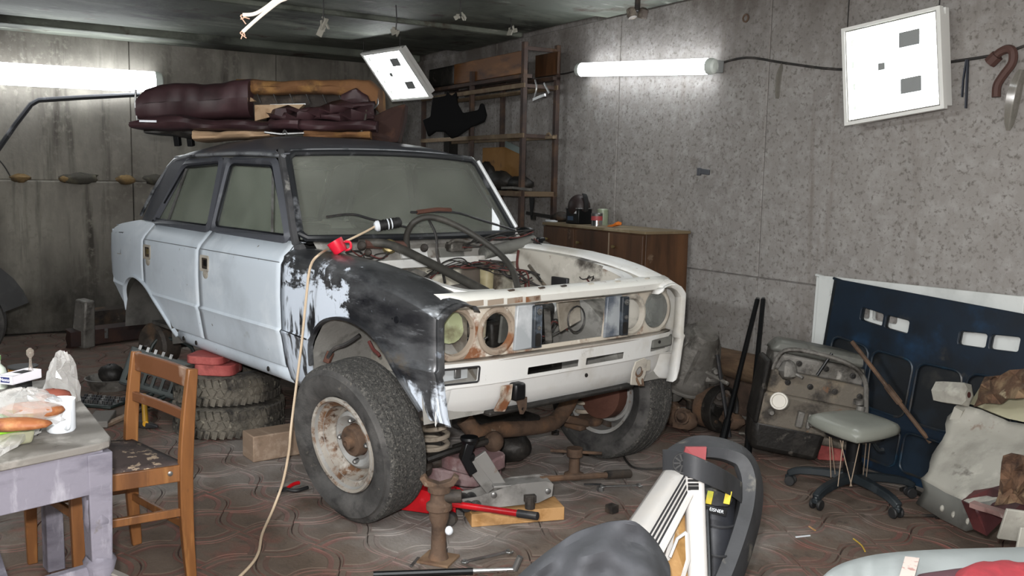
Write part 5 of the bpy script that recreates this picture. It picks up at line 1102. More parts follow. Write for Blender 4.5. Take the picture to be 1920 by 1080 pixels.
p = at(185, 757, z=0); t = root('socket_case', p, label='open case of small black and steel sockets behind the table', cat='tool case'); mb = MB(); mb.box(p + Vector((0, 0, .01)), (.34, .22, .02), rot=(0, 0, .6)); mb.build('tray', blk, t, bevel=.01)
for k in range(9):
    for j in range(3):
        q = p + Matrix.Rotation(.6, 3, 'Z') @ Vector((-.14 + k*.034, -.06 + j*.06, .02)); mb = MB(); mb.lathe([(.012, 0), (.012, .018), (.007, .018), (.006, .006)], q, n=10); mb.build('socket', M['dark_steel'] if (k + j) % 3 else M['steel'], t)
p = at(190, 792, z=0); mb = MB(); mb.box(p + Vector((0, 0, .02)), (.26, .12, .04), rot=(0, 0, -.5)); single('stone_slab', mb, mat('grey_slab', '716d68', .9, bump=.3), 'flat grey slab of concrete on the floor behind the table corner', 'slab', bevel=.006)
a_, b_ = at(198, 797, z=.012), at(248, 775, z=.012); mb = MB(); mb.bar(a_, b_, .035, .022); mb.bar(b_, b_ + (b_ - a_)*.35, .02, .02); single('dark_batten', mb, M['wood_grey'], 'short dark wooden batten on the floor left of the chair post', 'batten', bevel=.003)
p = at(272, 790, z=0); t = root('hammer', p, label='mason hammer with a yellow handle seen between the chair posts', cat='hammer'); mb = MB(); q1, q2 = at(250, 792, z=.02), at(296, 800, z=.02); mb.sweep([q1, (q1 + q2)/2, q2], [(-.018, -.02), (.018, -.02), (.018, .02), (-.018, .02)], scale=[.7, 1.1, .35]); mb.build('head', M['dark_steel'], t, bevel=.003)
mb = MB(); mb.cyl(at(273, 795, z=.03), at(270, 742, z=.09), .017, n=10); mb.build('handle', mat('yellow_handle', 'd09a2a', .5), t)
for (u0, v0, u1, v1, d_, lab, m_) in ((128, 650, 330, 606, .0, 'dark red brown beam on the floor behind the car tail', 'red_rust2'), (140, 636, 300, 596, .16, 'upper dark beam lying behind the first one at the back wall', 'rust_dark')):
    a_, b_ = at(u0, v0 + 4, z=.0), at(u1, v1 + 22, z=.0); off = fwd2*d_; mb = MB(); up_ = Vector((0, 0, 1))
    h_ = .16 if d_ == 0 else .25
    mb.sweep([a_ + off + up_*h_/2, b_ + off + up_*h_/2], [(-h_/2, -.05), (-h_/2 + .02, .05), (h_/2 - .02, .05), (h_/2, -.05), (h_/2 - .03, -.02), (0, -.045), (-h_/2 + .03, -.02)]); bo_ = single('steel_beam', mb, mat('dark_red_beam', '2b1b19', .6, layers=[('40291f', 5, .5, .66), ('1c1514', 5, .5, .68)], bump=.1) if m_ == 'red_rust2' else M['rust_dark'], lab, 'beam', ang=30)
    if d_ == 0: q = a_.lerp(b_, .32) + up_*.10 - fwd2*.052; mb = MB(); mb.plate(rrect(-.05, -.04, .05, .04, .006), [rrect(-.02, -.018, .02, .018, .004)], lambda a, b, d: q + sh_*a + Vector((0, 0, b)) + fwd2*(d*1.0), .012); mb.build('eye_plate', M['steel'], bo_)
p = at(134, 655, z=0); mb = MB(); mb.box(p + Vector((-.05, .12, .20)), (.16, .12, .40), rot=(0, .1, .4), taper=.8); single('grey_casing', mb, M['alu'], 'grey tapered casing standing at the left end of the beams', 'casing', bevel=.015)
c = at(-80, 690, z=0) + Vector((0, 0, .33)); t = root('spare_wheel', (c.x, c.y, 0), label='large grey tyre standing at the left edge behind the table', cat='tyre'); mb = MB(); mb.lathe([(.19, -.07), (.22, -.09), (.30, -.095), (.325, -.07), (.33, 0), (.325, .07), (.30, .095), (.22, .09), (.19, .07)], c, CR*.35 - fwd2*.9, 40, cap=False); mb.build('carcass', M['rubber'], t); mb = MB(); mb.lathe([(0, .02), (.08, .03), (.15, .02), (.19, .06), (.195, .07)], c, CR*.35 - fwd2*.9, 32, cap=False); mb.build('rim', M['rim'], t)
mb = MB(); c2_ = c + Vector((0, 0, .0)); ax_ = (CR*.35 - fwd2*.9).normalized(); u2_ = Vector((-ax_.y, ax_.x, 0)); P = [c2_ + (u2_*math.cos(q) + Vector((0, 0, math.sin(q))))*.375 for q in [.25 + k*.22 for k in range(13)]]; mb.sweep(P, [(-.01, -.13), (.01, -.13), (.01, .13), (-.01, .13)]); mb.bar(P[-1], Vector((P[-1].x, P[-1].y, 0)), .03, .03) ; single('black_mudguard', mb, M['rubber_black'], 'dark curved guard above the grey tyre at the left edge', 'guard')
# ================================================================ under the nose: jacks, stones, tools
M['red_paint'] = mat('red_jack_paint', 'b8121c', .35, layers=[('8d0f16', 5, .52, .68), ('d64048', 9, .64, .74)])
M['grey_jack'] = mat('grey_jack_paint', '7d7b78', .5, .2, layers=[('9b9894', 5, .5, .66), ('54504c', 7, .55, .7), ('6d4a34', 12, .66, .74)], bump=.08)
def loc(p, d): d = Vector((d[0], d[1], 0)).normalized(); n = Vector((-d.y, d.x, 0)); return lambda a, b, z: Vector(p) + d*a + n*b + Vector((0, 0, z))
# red trolley jack
p0, p1 = at(738, 983, z=0) + fwd2*.17, at(862, 986, z=0) + fwd2*.08; d = (p1 - p0); L = d.length; q = loc(p0, d)
t = root('trolley_jack', (p0 + p1)/2, label='bright red trolley jack with a grey gripped handle behind the front wheel', cat='jack')
for b in (-.065, .065):
    mb = MB(); mb.plate([(-.14, .035), (-.12, .03), (L - .01, .03), (L, .05), (L, .095), (L - .04, .115), (.02, .145), (-.02, .12), (-.14, .06)], [circle(.02, .115, .01, 8)], lambda a, z, dd: q(a, b + dd, z), .006); mb.build('side_plate', M['red_paint'], t, smooth=False)
    for a, z in ((.03, .10), (L - .03, .055)):
        mb = MB(); mb.lathe([(.011, 0), (.011, .008), (.006, .011), (0, .011)], q(a, b - .001 if b < 0 else b + .007, z), q(0, -1 if b < 0 else 1, 0) - q(0, 0, 0), 12); mb.build('bolt', M['steel'], t)
mb = MB(); mb.box(q(L*.4, 0, .10), (L*.9, .12, .03), M=Matrix(((q(1,0,0)-q(0,0,0)), (q(0,1,0)-q(0,0,0)), Vector((0,0,1)))).transposed()); mb.build('bridge', M['red_paint'], t, bevel=.004)
for a in (-.12, L - .015):
    for b in (-.085, .085): mb = MB(); mb.lathe([(.028, -.015), (.03, -.01), (.03, .01), (.028, .015)], q(a, b, .030), q(0, 1, 0) - q(0, 0, 0), 16); mb.build('wheel', M['dark_steel'], t)
ha, hb = at(850, 945, z=.105), at(1008, 968, z=.11)
hp = at(1008, 968, z=.13)
mb = MB(); mb.cyl(ha, ha.lerp(hp, .78), .014, n=12); mb.build('handle', M['red_paint'], t)
mb = MB(); mb.cyl(ha.lerp(hp, .775), hp, .0165, n=12); mb.build('handle_grip', M['dark_steel'], t)
mb = MB(); mb.cyl(q(.06, -.03, .14), q(.02, -.03, .19), .012, n=10); mb.build('pump_lever', M['steel'], t)
# plank and grey jack on it
a_, b_ = at(884, 989, z=0), at(1058, 975, z=0); e1 = (b_ - a_); Lp = e1.length; e1.normalize(); e2 = Vector((-e1.y, e1.x, 0))
if e2.dot(fwd2) < 0: e2 = -e2
MXp = Matrix((e1, e2, Vector((0, 0, 1)))).transposed()
mb = MB(); mb.box(a_ + e1*Lp/2 + e2*.07 + Vector((0, 0, .029)), (Lp, .14, .058), M=MXp); single('plank', mb, M['wood_pale'], 'short clean pine plank on the floor under the grey jack', 'plank', bevel=.003)
pj_ = a_ + e1*.0 + e2*.07; zt = .0585; Q = lambda a, b, z: a_ + e1*a + e2*(b + .07) + Vector((0, 0, zt + z))
t = root('grey_trolley_jack', Q(.2, 0, 0), label='grey low trolley jack standing on the pine plank with its arm raised', cat='jack')
for b in (-.05, .045):
    mb = MB(); mb.plate([(-.03, .03), (.05, .01), (.30, .02), (.36, .045), (.365, .10), (.33, .115), (.20, .11), (.02, .065), (-.04, .06)], [circle(.345, .065, .006, 8)], lambda a, z, dd: Q(a, b + dd, z), .006); mb.build('side_plate', M['grey_jack'], t, smooth=False)
mb = MB(); mb.box(Q(.23, 0, .10), (.26, .09, .012), M=MXp); mb.build('top_plate', M['grey_jack'], t, bevel=.003)
for a in (-.015, .02): mb = MB(); mb.lathe([(.026, -.05), (.028, -.045), (.028, .045), (.026, .05)], Q(a, 0, .028), e2, 16); mb.build('roller', M['dark_steel'], t)
mb = MB(); mb.bar(Q(.14, 0, .085), Q(.045, 0, .235), .06, .018, up=e2); mb.bar(Q(.10, 0, .075), Q(.0, 0, .205), .05, .02, up=e2); mb.build('lift_arm', M['grey_jack'], t, bevel=.003)
mb = MB(); mb.sweep([Q(.015, 0, .16), Q(-.02, 0, .225), Q(.0, 0, .29)], [(-.02, -.03), (.02, -.03), (.02, .03), (-.02, .03)]); mb.ell(Q(.0, 0, .225), (.025, .03, .025), 10, 6); mb.build('saddle_link', M['black_metal'], t, bevel=.004)
mb = MB(); mb.lathe([(.03, 0), (.04, .02), (.038, .03), (0, .03)], Q(.0, 0, .285), n=14); mb.build('saddle', M['black_metal'], t)
for a in (.10, .34): mb = MB(); mb.lathe([(.013, 0), (.013, .006), (.006, .009), (0, .009)], Q(a, -.051, .07), -e2, 12); mb.build('bolt', M['steel'], t)
mb = MB(); mb.cyl(Q(.255, -.07, .005), Q(.255, -.07, .06), .022, n=10); mb.box(Q(.255, -.07, .05), (.05, .03, .03), M=MXp); mb.build('caster_fork', M['rust_dark'], t, bevel=.003)
h0, h1 = Q(.33, .02, .10), at(1180, 888, z=.09); mb = MB(); mb.cyl(h0, h0.lerp(h1, .72), .014, n=10); mb.build('handle', M['rust'], t); mb = MB(); mb.cyl(h0.lerp(h1, .72), h1, .021, n=12); mb.build('handle_tube', M['rust_dark'], t)
p = at(1076, 895, z=0); mb = MB(); mb.lathe([(.05, 0), (.05, .02), (.028, .03), (.025, .10), (.04, .11), (.04, .15), (.0, .15)], p, n=14); mb.cyl(p + Vector((-.09, -.08, .13)), p + Vector((.10, .09, .13)), .008, n=8); single('screw_jack', mb, M['rust'], 'small rusty screw jack with a crossbar beyond the grey jack handle', 'jack')
# broken paving stones stacked under the axle
for i, (u, v, z, r_, hh_, lab) in enumerate(((885, 915, .0, .16, .075, 'lowest dusty pink paving stone under the front axle'), (858, 905, .076, .17, .065, 'middle dusty pink paving stone under the front axle'), (885, 888, .142, .15, .065, 'topmost dusty pink paving stone under the front axle'))):
    c = at(u, v, z=z) + fwd2*.10; pts = []; rr = random.Random(20 + i)
    for k in range(22): a = 2*PI*k/22; r = r_*(1 + .09*math.cos(4*a + i) + rr.uniform(-.02, .02)); pts.append((math.cos(a)*r, math.sin(a)*r*.85))
    mb = MB(); mb.plate(pts, [], lambda a, b, d: Vector((c.x + a, c.y + b, z + hh_ - d)), hh_); single('paving_stone', mb, M['pink_brick'], lab, 'paving stone', bevel=.008, ang=50)
# rusty jack stand in front
p = at(822, 1050, z=0); t = root('jack_stand', p, label='rusty brown jack stand in front of the red jack', cat='jack stand')
mb = MB(); mb.box(p + Vector((0, 0, .005)), (.13, .12, .01), rot=(0, 0, .5)); mb.build('base_plate', mat('pale_rusty_plate', '77604a', .8, layers=[('5c4434', 6, .5, .66)], bump=.2), t, bevel=.002)
mb = MB(); mb.lathe([(.04, .01), (.03, .04), (.028, .14), (.038, .17), (.04, .20), (.05, .205), (.05, .225), (.036, .235), (.032, .27), (.045, .275), (.045, .295), (.03, .30), (0, .30)], p, n=14); mb.build('column', M['rust'], t, ang=50)
for s in (-1, 1): mb = MB(); mb.sweep([p + Vector((0, 0, .295)), p + CR*(s*.05) + Vector((0, 0, .31)), p + CR*(s*.065) + Vector((0, 0, .335))], [(-.012, -.022), (.012, -.022), (.012, .022), (-.012, .022)]); mb.build('saddle_horn', M['rust'], t, bevel=.004)
mb = MB(); mb.cyl(p + Vector((0, 0, .255)) + CR*.02, p + Vector((0, 0, .255)) + CR*.085, .026, n=12); mb.build('lock_nut', M['rust_dark'], t)
mb = MB(); mb.ell(at(842, 995, z=.15), (.016, .016, .018), 10, 7); mb.build('white_ball', M['enamel'], t)
# small things on the floor
def floor_tool(name, u0, v0, u1, v1, r, m, lab, cat, heads=True, z=.02):
    a, b = at(u0, v0, z=z), at(u1, v1, z=z); mb = MB(); d = (b - a).normalized(); n = Vector((-d.y, d.x, 0)); mb.bar(a, b, r*2, r*1.0)
    if heads:
        mb.tube([b + d*.012 + (d*math.cos(x) + n*math.sin(x))*.014 for x in [-2.2 + 4.4*k/10 + PI for k in range(11)]], .0055, 6); mb.tube([a + (d*math.cos(x) + n*math.sin(x))*.012 for x in [2*PI*k/12 for k in range(12)]], .005, 6, closed=True)
    return single(name, mb, m, lab, cat, bevel=.001)
floor_tool('wrench', 872, 1053, 950, 1035, .007, M['steel'], 'steel open-ended wrench on the floor right of the jack stand', 'wrench')
floor_tool('wrench', 1130, 912, 1195, 910, .006, M['steel'], 'small bright wrench on the floor below the rusty jack handle', 'wrench')
floor_tool('thin_spanner', 1095, 908, 1128, 908, .006, M['dark_steel'], 'thin dark spanner end left of the small bright wrench', 'wrench', False)
floor_tool('scraper', 770, 1062, 785, 1045, .005, M['steel'], 'small steel scraper lying left of the jack stand', 'tool', False)
a, b = at(700, 1078, z=.03), at(965, 1068, z=.03); t = root('breaker_bar', a, label='long black and chrome breaker bar lying along the bottom edge', cat='tool'); mb = MB(); mb.cyl(a, a.lerp(b, .7), .013, n=10); mb.build('grip', M['black_metal'], t); mb = MB(); mb.cyl(a.lerp(b, .68), b, .010, n=10); mb.build('shaft', M['chrome'], t); mb = MB(); mb.cyl(b, b + Vector((0, 0, .05)) + CR*.02, .012, n=10); mb.build('square_drive', M['steel'], t)
p = at(553, 918, z=.012); t = root('pliers', p, label='pliers with one red and one dark handle left of the front wheel', cat='pliers'); a = at(520, 922, z=.014); c = at(537, 917, z=.014)
mb = MB(); mb.sweep([a, c], [(-.008, -.007), (.008, -.007), (.008, .007), (-.008, .007)], scale=[.5, 1.3]); mb.build('jaws', M['dark_steel'], t, bevel=.002)
mb = MB(); mb.tube(crom([c, at(550, 908, z=.02), at(561, 905, z=.02)], 4), .009, 8); mb.build('red_grip', M['red_paint'], t); mb = MB(); mb.tube(crom([c, at(555, 920, z=.012), at(577, 914, z=.012)], 4), .009, 8); mb.build('dark_grip', M['rubber_black'], t)
p = at(801, 916, z=0); mb = MB(); mb.lathe([(0, .022), (.014, .02), (.018, .0), (.013, .0), (0, .012)], p, n=14); single('plastic_plug', mb, M['enamel'], 'small white plastic cap on the floor left of the pink stones', 'cap')
for u, v, r, lab in ((1126, 920, .018, 'dull steel nut on the floor right of the plank'), (1147, 960, .03, 'small rusty square socket block on the floor left of the white panel'), (1041, 815, .022, 'bright bolt head on the floor behind the axle'), (1140, 872, .0, '')):
    if r: p = at(u, v, z=0); mb = MB(); mb.lathe([(r*.5, 0), (r, .0), (r, r*1.1), (r*.5, r*1.1), (r*.5, 0)], p, n=6 if r < .03 else 4, cap=False); single('loose_nut', mb, M['rust_dark'] if r > .02 else M['steel'], lab, 'nut', smooth=False)
mb = MB(); mb.tube(crom([at(1160, 835, z=.02), at(1175, 865, z=.012), at(1195, 878, z=.012), at(1240, 878, z=.012), at(1265, 870, z=.03)], 5), .006, 6); single('black_lead', mb, M['wire'], 'black lead on the floor from the far front wheel towards the bag', 'cable')
# ================================================================ cord, inspection lamp, red cup on the wing
cup_p = at(640, 473, z=1.118); t = root('cup', cup_p, label='bright red plastic cup with a handle on the front wing', cat='cup'); redp = mat('red_plastic', 'd41c36', .35)
mb = MB(); ax = (CR*-.55 + Vector((0, 0, .9))).normalized(); mb.lathe([(0, .002), (.028, 0), (.033, .01), (.038, .06), (.036, .06), (.031, .012), (0, .008)], cup_p + Vector((-.0, 0, .0)), ax, 24); mb.build('bowl', redp, t)
cc = cup_p + ax*.035; mb = MB(); mb.tube(crom([cc + CR*.033 + Vector((0, 0, .018)), cc + CR*.058 + Vector((0, 0, .015)), cc + CR*.060 - Vector((0, 0, .012)), cc + CR*.036 - Vector((0, 0, .022))], 4), .006, 8); mb.build('handle', redp, t)
lp0, lp1 = at(706, 424, x=-.44), at(752, 416, x=-.40); t = root('inspection_lamp', lp0, label='black ribbed inspection lamp handle lying below the windscreen', cat='lamp'); d = (lp1 - lp0).normalized(); Lh = (lp1 - lp0).length
mb = MB(); mb.lathe([(.0, 0), (.02, .0), (.026, .008)] + [(r, Lh*(.12 + .07*k)) for k in range(11) for r in ((.027, .024) if k % 2 else (.024, .027))] + [(.024, Lh*.95), (.015, Lh)], lp0, d, 18); mb.build('grip', M['rubber_black'], t)
mb = MB(); mb.lathe([(.0, -.012), (.018, -.01), (.027, .0), (.027, .012)], lp0, d, 18); mb.build('end_collar', M['enamel'], t)
for f_ in (.42, .56): mb = MB(); mb.lathe([(.0275, Lh*f_), (.0282, Lh*f_ + .003), (.0275, Lh*f_ + .006)], lp0, d, 18, cap=False); mb.build('pale_ring', M['enamel'], t)
cordm = mat('beige_cord', 'c9b49a', .5)
fy = -.80
pts = [lp0 - d*.008, at(690, 432, x=-.44), at(662, 446, x=-.44), at(625, 463, z=1.125), at(600, 476, y=-.80), at(582, 500, y=-.835), at(574, 560, y=-.84), at(566, 640, y=-.85), at(556, 720, y=-.88), at(546, 800, y=-.93), at(541, 850, y=-.97), at(530, 905, z=.13), at(512, 955, z=.035), at(492, 1000, z=.011), at(485, 1035, z=.011), at(470, 1060, z=.011), at(440, 1090, z=.011)]
mb = MB(); mb.tube(crom(pts, 5), .0058, 8); single('extension_cord', mb, cordm, 'beige cord hanging from the lamp over the wing down to the floor', 'cable')
# ================================================================ right side junk
# log on the plinth
a, b = room(.70, RW - .10), onwall(1510, 640, RW - .10); a.z = b.z = .27 + .088; mb = MB(); mb.tube([a, a.lerp(b, .3), a.lerp(b, .6), b], .088, 16, scale=[1, .97, 1.02, .98]); single('wooden_log', mb, mat('brown_log', '66513f', .85, layers=[('806a52', 3, .5, .66, 6, (.6, 4, 4)), ('4a3a2d', 4, .5, .68, 6, (.6, 4, 4))], bump=.2), 'smooth brown log lying along the foot of the right wall', 'log')
# two black rods leaning on the wall
for (u0, v0, u1, v1, lab) in ((1420, 562, 1386, 700, 'left of two black rods leaning on the wall above the log'), (1431, 562, 1417, 700, 'right of two black rods leaning on the wall above the log')):
    top = onwall(u0, v0, RW - .03); bot = onwall(u1, v1, RW - .30); k = (0.0 - bot.z)/(bot.z - top.z) if bot.z != top.z else 0; bot = bot + (bot - top)*max(0, min(1.2, k)); t = root('black_rod', bot, label=lab, cat='rod'); mb = MB(); mb.cyl(bot, top, .0145, n=10); mb.build('shaft', M['black_metal'], t); mb = MB(); mb.cyl(bot.lerp(top, .0), bot.lerp(top, .16), .022, n=10); mb.build('sleeve', M['black_metal'], t); mb = MB(); mb.cyl(top, top + (top - bot).normalized()*.012, .012, n=8); mb.build('rod_end', M['steel'], t)
# bonnets against the wall
def bonnet(name, TLp, TRp, drop, m, label, pans, slots, b_off):
    """TLp, TRp: top corners; leans out to the floor"""
    TLp, TRp = Vector(TLp), Vector(TRp); e = (TRp - TLp); Wd = e.length; e.normalize(); dn = drop.normalized(); H = drop.length; n = e.cross(dn).normalized()
    if n.dot(CAM - TLp) < 0: n = -n
    t = root(name, (TLp + drop), label=label, cat='car bonnet')
    crown = lambda a: .035*(1 - (2*a/Wd - 1)**2)
    F = lambda a, b, d=0.0: TLp + e*a + dn*(b + .05*math.sin(PI*a/Wd)*(1 - b/H)) + n*(d - .02)
    mb = MB(); out = [(Wd*k/14, 0) for k in range(15)] + [(Wd, H*.5), (Wd*.985, H)] + [(Wd*.015, H), (0, H*.5)]
    mb.plate(out, slots, lambda a, b, d: F(a, b, -d), .012); mb.build('outer_skin', m[0], t, smooth=False)
    mb = MB(); mb.plate([(.03, .0), (Wd - .03, .0), (Wd - .03, H - .03), (.03, H - .03)], slots + pans, lambda a, b, d: F(a, b, .018 - d), .014); mb.build('inner_frame', m[1], t, smooth=False, bevel=.004)
    for pn in pans:
        mb = MB(); lp = [F(a, b, .018) for a, b in pn]; mb.tube(lp, .007, 6, closed=True); mb.build('pressed_rim', m[2], t)
    mb = MB(); mb.tube([F(Wd*k/14, .004, .006) for k in range(15)], .008, 6); mb.build('front_edge', m[2], t); 
    return t
tl, tr = onwall(1527, 514, RW - .045), onwall(1935, 534, RW - .045); tr.z = tl.z + .02
blw = mat('white_bonnet_paint', 'cfd2d0', .45, layers=[('b8bbb9', 3, .5, .7), ('9a9a94', 8, .66, .76)])
bot = lambda p, bb: Vector((p.x, p.y, 0.005)) + WN*(-bb)
W1 = (tr - tl).length
def slotpair(x, y, w_, h): return [rrect(x, y, x + w_, y + h, .012, 2), rrect(x + w_ + .018, y, x + 2*w_ + .018, y + h, .012, 2)]
e_w = (tr - tl).normalized(); drop1 = bot(tl + WD*-.03, .06) - tl
bonnet('white_bonnet', tl, tr, drop1, (blw, blw, blw), 'white car bonnet leaning on the wall behind the blue one', [rrect(.10, .28, .58, .85, .06), rrect(.68, .28, 1.16, .85, .06)], slotpair(.23, .10, .15, .075) + slotpair(.66, .10, .15, .075), 0)
tl2, tr2 = onwall(1560, 520, RW - .10), onwall(1958, 594, RW - .10)
bm0 = mat('dark_blue_bonnet', '13293c', .4, layers=[('1d3c57', 3, .5, .66), ('0d1a26', 3, .5, .68), ('3b3a36', 5, .62, .74)]); bm1 = mat('dark_blue_frame', '0f1d2b', .4, layers=[('153049', 4, .56, .7), ('0c1219', 3, .48, .66), ('3b3833', 7, .62, .74)]); bm2 = mat('blue_pressed_edge', '12202c', .4, layers=[('1f4258', 5, .54, .7), ('2e2a25', 5, .5, .66)])
bmD = mat('sooty_blue_panel', '0d1217', .5, layers=[('1c2a38', 2.4, .5, .68), ('3d3b36', 3, .58, .74)])
drop2 = bot(tl2 + WD*.06, .08) - tl2; W2 = (tr2 - tl2).length; pw = (W2 - .2)/4
bonnet('blue_bonnet', tl2, tr2, drop2, (bmD, bm1, bm2), 'dark blue car bonnet showing its ribbed underside against the white one', [rrect(.07 + k*(pw + .025), .30, .07 + k*(pw + .025) + pw, .62 if k % 2 else .62, .05) for k in range(4)] + [rrect(.07 + k*(pw + .025), .68, .07 + k*(pw + .025) + pw, drop2.length - .08, .04) for k in range(4)], slotpair(.22, .10, .135, .07) + slotpair(.78, .10, .135, .07), 0)
# engine block on the floor
eo = at(1500, 850, z=0); eo = Vector((.70, 1.52, 0)); ex = (CR*1.0 + Vector((CF.x, CF.y, 0))*-.10); ex.z = 0; ex.normalize(); ey = Vector((-ex.y, ex.x, 0))
if ey.dot(fwd2) < 0: ey = -ey
EM = Matrix((ex, ey, Vector((0, 0, 1)))).transposed() @ Matrix.Rotation(.16, 3, 'Y')
base = at(1527, 872, z=0) + ey*.14; ES = Vector((1.18, 1.0, .92)); E = lambda a, b, z: base + Vector((0, 0, .275)) + EM @ Vector((a*ES.x, b*ES.y, (z - .30)*ES.z))
t = root('engine', base, label='greasy car engine with a pale valve cover on the floor before the blue bonnet', cat='engine')
def ebox(nm, c, s, m, bev=.01, taper=1.0): mb = MB(); mb.box(E(*c), (s[0]*ES.x, s[1]*ES.y, s[2]*ES.z), M=EM, taper=taper); return mb.build(nm, m, t, bevel=bev)
ebox('crankcase', (.0, 0, .27), (.50, .26, .20), M['alu_tan'], .015); ebox('cylinder_block', (.0, .02, .42), (.46, .24, .16), M['alu_tan'], .012); ebox('cylinder_head', (.01, .03, .545), (.48, .22, .10), M['alu'], .012)
ebox('valve_cover', (.01, .03, .63), (.52, .17, .075), mat('grey_valve_cover', '63645f', .5, .2, layers=[('7b7a72', 5, .5, .66), ('3d3a36', 6, .54, .68)], bump=.1), .022, .86)
ebox('sump', (-.10, .0, .11), (.30, .24, .19), M['grease'], .03, 1.1); ebox('sump_step', (.15, .0, .16), (.24, .22, .09), M['alu_tan'], .02)
ebox('timing_cover', (.25, .0, .42), (.04, .23, .40), M['rust_dark'], .02); ebox('flywheel_plate', (-.25, .0, .36), (.03, .26, .38), M['grease'], .03)
for a, z in ((-.15, .44), (-.05, .44), (.06, .44), (.17, .44), (.0, .56), (.12, .55), (-.12, .56)):
    mb = MB(); mb.lathe([(.016, 0), (.016, .006), (.009, .007), (.008, .001), (0, .001)], E(a, -.131 + (.03 if z > .5 else .03), z), -ey, 10); mb.build('core_plug', M['grease'], t)
for a, z in ((-.2, .26), (-.02, .24), (.1, .3), (.2, .26)): mb = MB(); mb.lathe([(.018, 0), (.02, .02), (.012, .035), (0, .035)], E(a, -.13, z), -ey, 8); mb.build('bolt_boss', M['alu'], t)
fo = at(1441, 745, z=.30) 
fo = E(-.17, -.15, .33); mb = MB(); mb.lathe([(0, -.02), (.045, -.02), (.047, .06), (.047, .10), (.044, .108), (.036, .108), (.033, .10), (0, .10)], fo, (-fwd2*.85 - CR*.35 + Vector((0, 0, .25))), 24); mb.build('oil_filter', mat('white_oil_filter', 'c9c4ba', .45, layers=[('9c958a', 6, .54, .7)]), t)
mb = MB(); mb.tube(crom([E(-.23, -.10, .50), E(-.20, -.13, .62), E(-.08, -.15, .645), E(.08, -.15, .62), E(.16, -.15, .55), E(.19, -.15, .42), E(.21, -.15, .30)], 5), .013, 8); mb.build('coolant_pipe', M['alu'], t)
mb = MB(); mb.cyl(E(.0, -.14, .66), E(-.04, -.14, .52), .008, n=8); mb.build('dipstick', M['black_metal'], t)
mb = MB(); mb.ell(E(-.17, -.15, .52), (.05, .05, .05), 9, 6, jit=.15, rnd=random.Random(2)); mb.cyl(E(-.17, -.15, .52), E(-.11, -.2, .50), .01, n=8); mb.build('fuel_pump', M['alu'], t)
mb = MB(); mb.cyl(E(.17, -.16, .30), E(.17, -.16, .40), .022, n=12); mb.lathe([(.026, .10), (.026, .125), (.0, .13)], E(.17, -.16, .30), n=12); mb.build('oil_sender', M['alu'], t)
mb = MB(); mb.box(E(-.07, -.14, .25), (.035, .03, .085), M=EM); mb.box(E(-.03, -.14, .25), (.02, .03, .08), M=EM); mb.build('engine_mount', M['alu'], t, bevel=.006)
# prop stones under the engine and a leaning bar
p = at(1560, 862, z=0); mb = MB(); mb.box(p + Vector((0, 0.05, .045)), (.22, .12, .09), rot=(0, 0, .7)); single('red_brick', mb, M['red_brick'], 'red brick on the floor under the stool seat by the engine', 'brick', bevel=.006)
a, b = at(1597, 640, y=1.55), at(1745, 830, y=1.62); mb = MB(); mb.cyl(a, b, .011, n=8); mb.cyl(a.lerp(b, .45), a.lerp(b, .62), .017, n=8); b0 = Vector(b); single('rusty_bar', mb, M['rust'], 'thin rusty bar leaning across the blue bonnet behind the engine', 'bar')
# gearbox and axle junk between the car and the engine
p = at(1290, 690, z=.0); gb = onwall(1303, 655, 1.56); t = root('gearbox', (gb.x, gb.y, 0), label='large grey gearbox bell housing standing in the scrap pile by the wall', cat='gearbox')
ax = (-fwd2*.55 + CR*.25 + Vector((0, 0, .75))).normalized()
mb = MB(); mb.lathe([(.20, -.20), (.22, -.17), (.22, -.13), (.195, -.09), (.155, .0), (.11, .11), (.08, .16), (.0, .16)], gb, ax, 26); mb.build('bell_housing', M['alu'], t)
u_ = ax.orthogonal().normalized(); v_ = ax.cross(u_)
for k in range(8):
    r_ = u_*math.cos(2*PI*k/8) + v_*math.sin(2*PI*k/8); mb = MB(); mb.tube([gb + ax*-.13 + r_*.205, gb + ax*-.02 + r_*.162, gb + ax*.10 + r_*.112], .012, 6); mb.build('rib', M['alu'], t)
mb = MB(); mb.tube([gb + ax*-.18 + (ax.orthogonal().normalized()*math.cos(k) + ax.cross(ax.orthogonal().normalized())*math.sin(k))*.222 for k in [2*PI*j/28 for j in range(28)]], .011, 6, closed=True); mb.build('flange', M['alu'], t)
mb = MB(); mb.box((gb.x + .0, gb.y + .13, max(.06, gb.z - .30)), (.20, .16, .28), rot=(.1, .1, .3)); mb.build('gear_case', M['rust_dark'], t, bevel=.03)
mb = MB(); mb.box((gb.x, gb.y + .13, .05), (.2, .2, .1), rot=(0, 0, .2)); mb.build('foot', M['grease'], t, bevel=.02)
p = at(1335, 800, z=0); c = p - fwd2*.10 + Vector((0, 0, .14)); ax = (CR*.62 - fwd2*.78).normalized(); t = root('brake_drum', p, label='rusty dark brake drum standing on edge left of the engine', cat='brake drum')
mb = MB(); mb.lathe([(.10, -.11), (.125, -.08), (.128, -.02), (.128, 0)], c, ax, 28, cap=True); mb.build('rusty_back', M['rust'], t)
mb = MB(); mb.lathe([(.132, -.01), (.138, .0), (.138, .055), (.128, .06), (.118, .05), (.112, .01), (.05, .0), (.045, .015), (.0, .015)], c, ax, 28); mb.build('drum_ring', M['grease'], t)
for k in range(5): a = 2*PI*k/5; u_ = ax.orthogonal().normalized(); v_ = ax.cross(u_); mb = MB(); mb.lathe([(.01, 0), (.01, .012), (0, .012)], c + (u_*math.cos(a) + v_*math.sin(a))*.08 + ax*.004, ax, 8); mb.build('stud', M['rust_dark'], t)
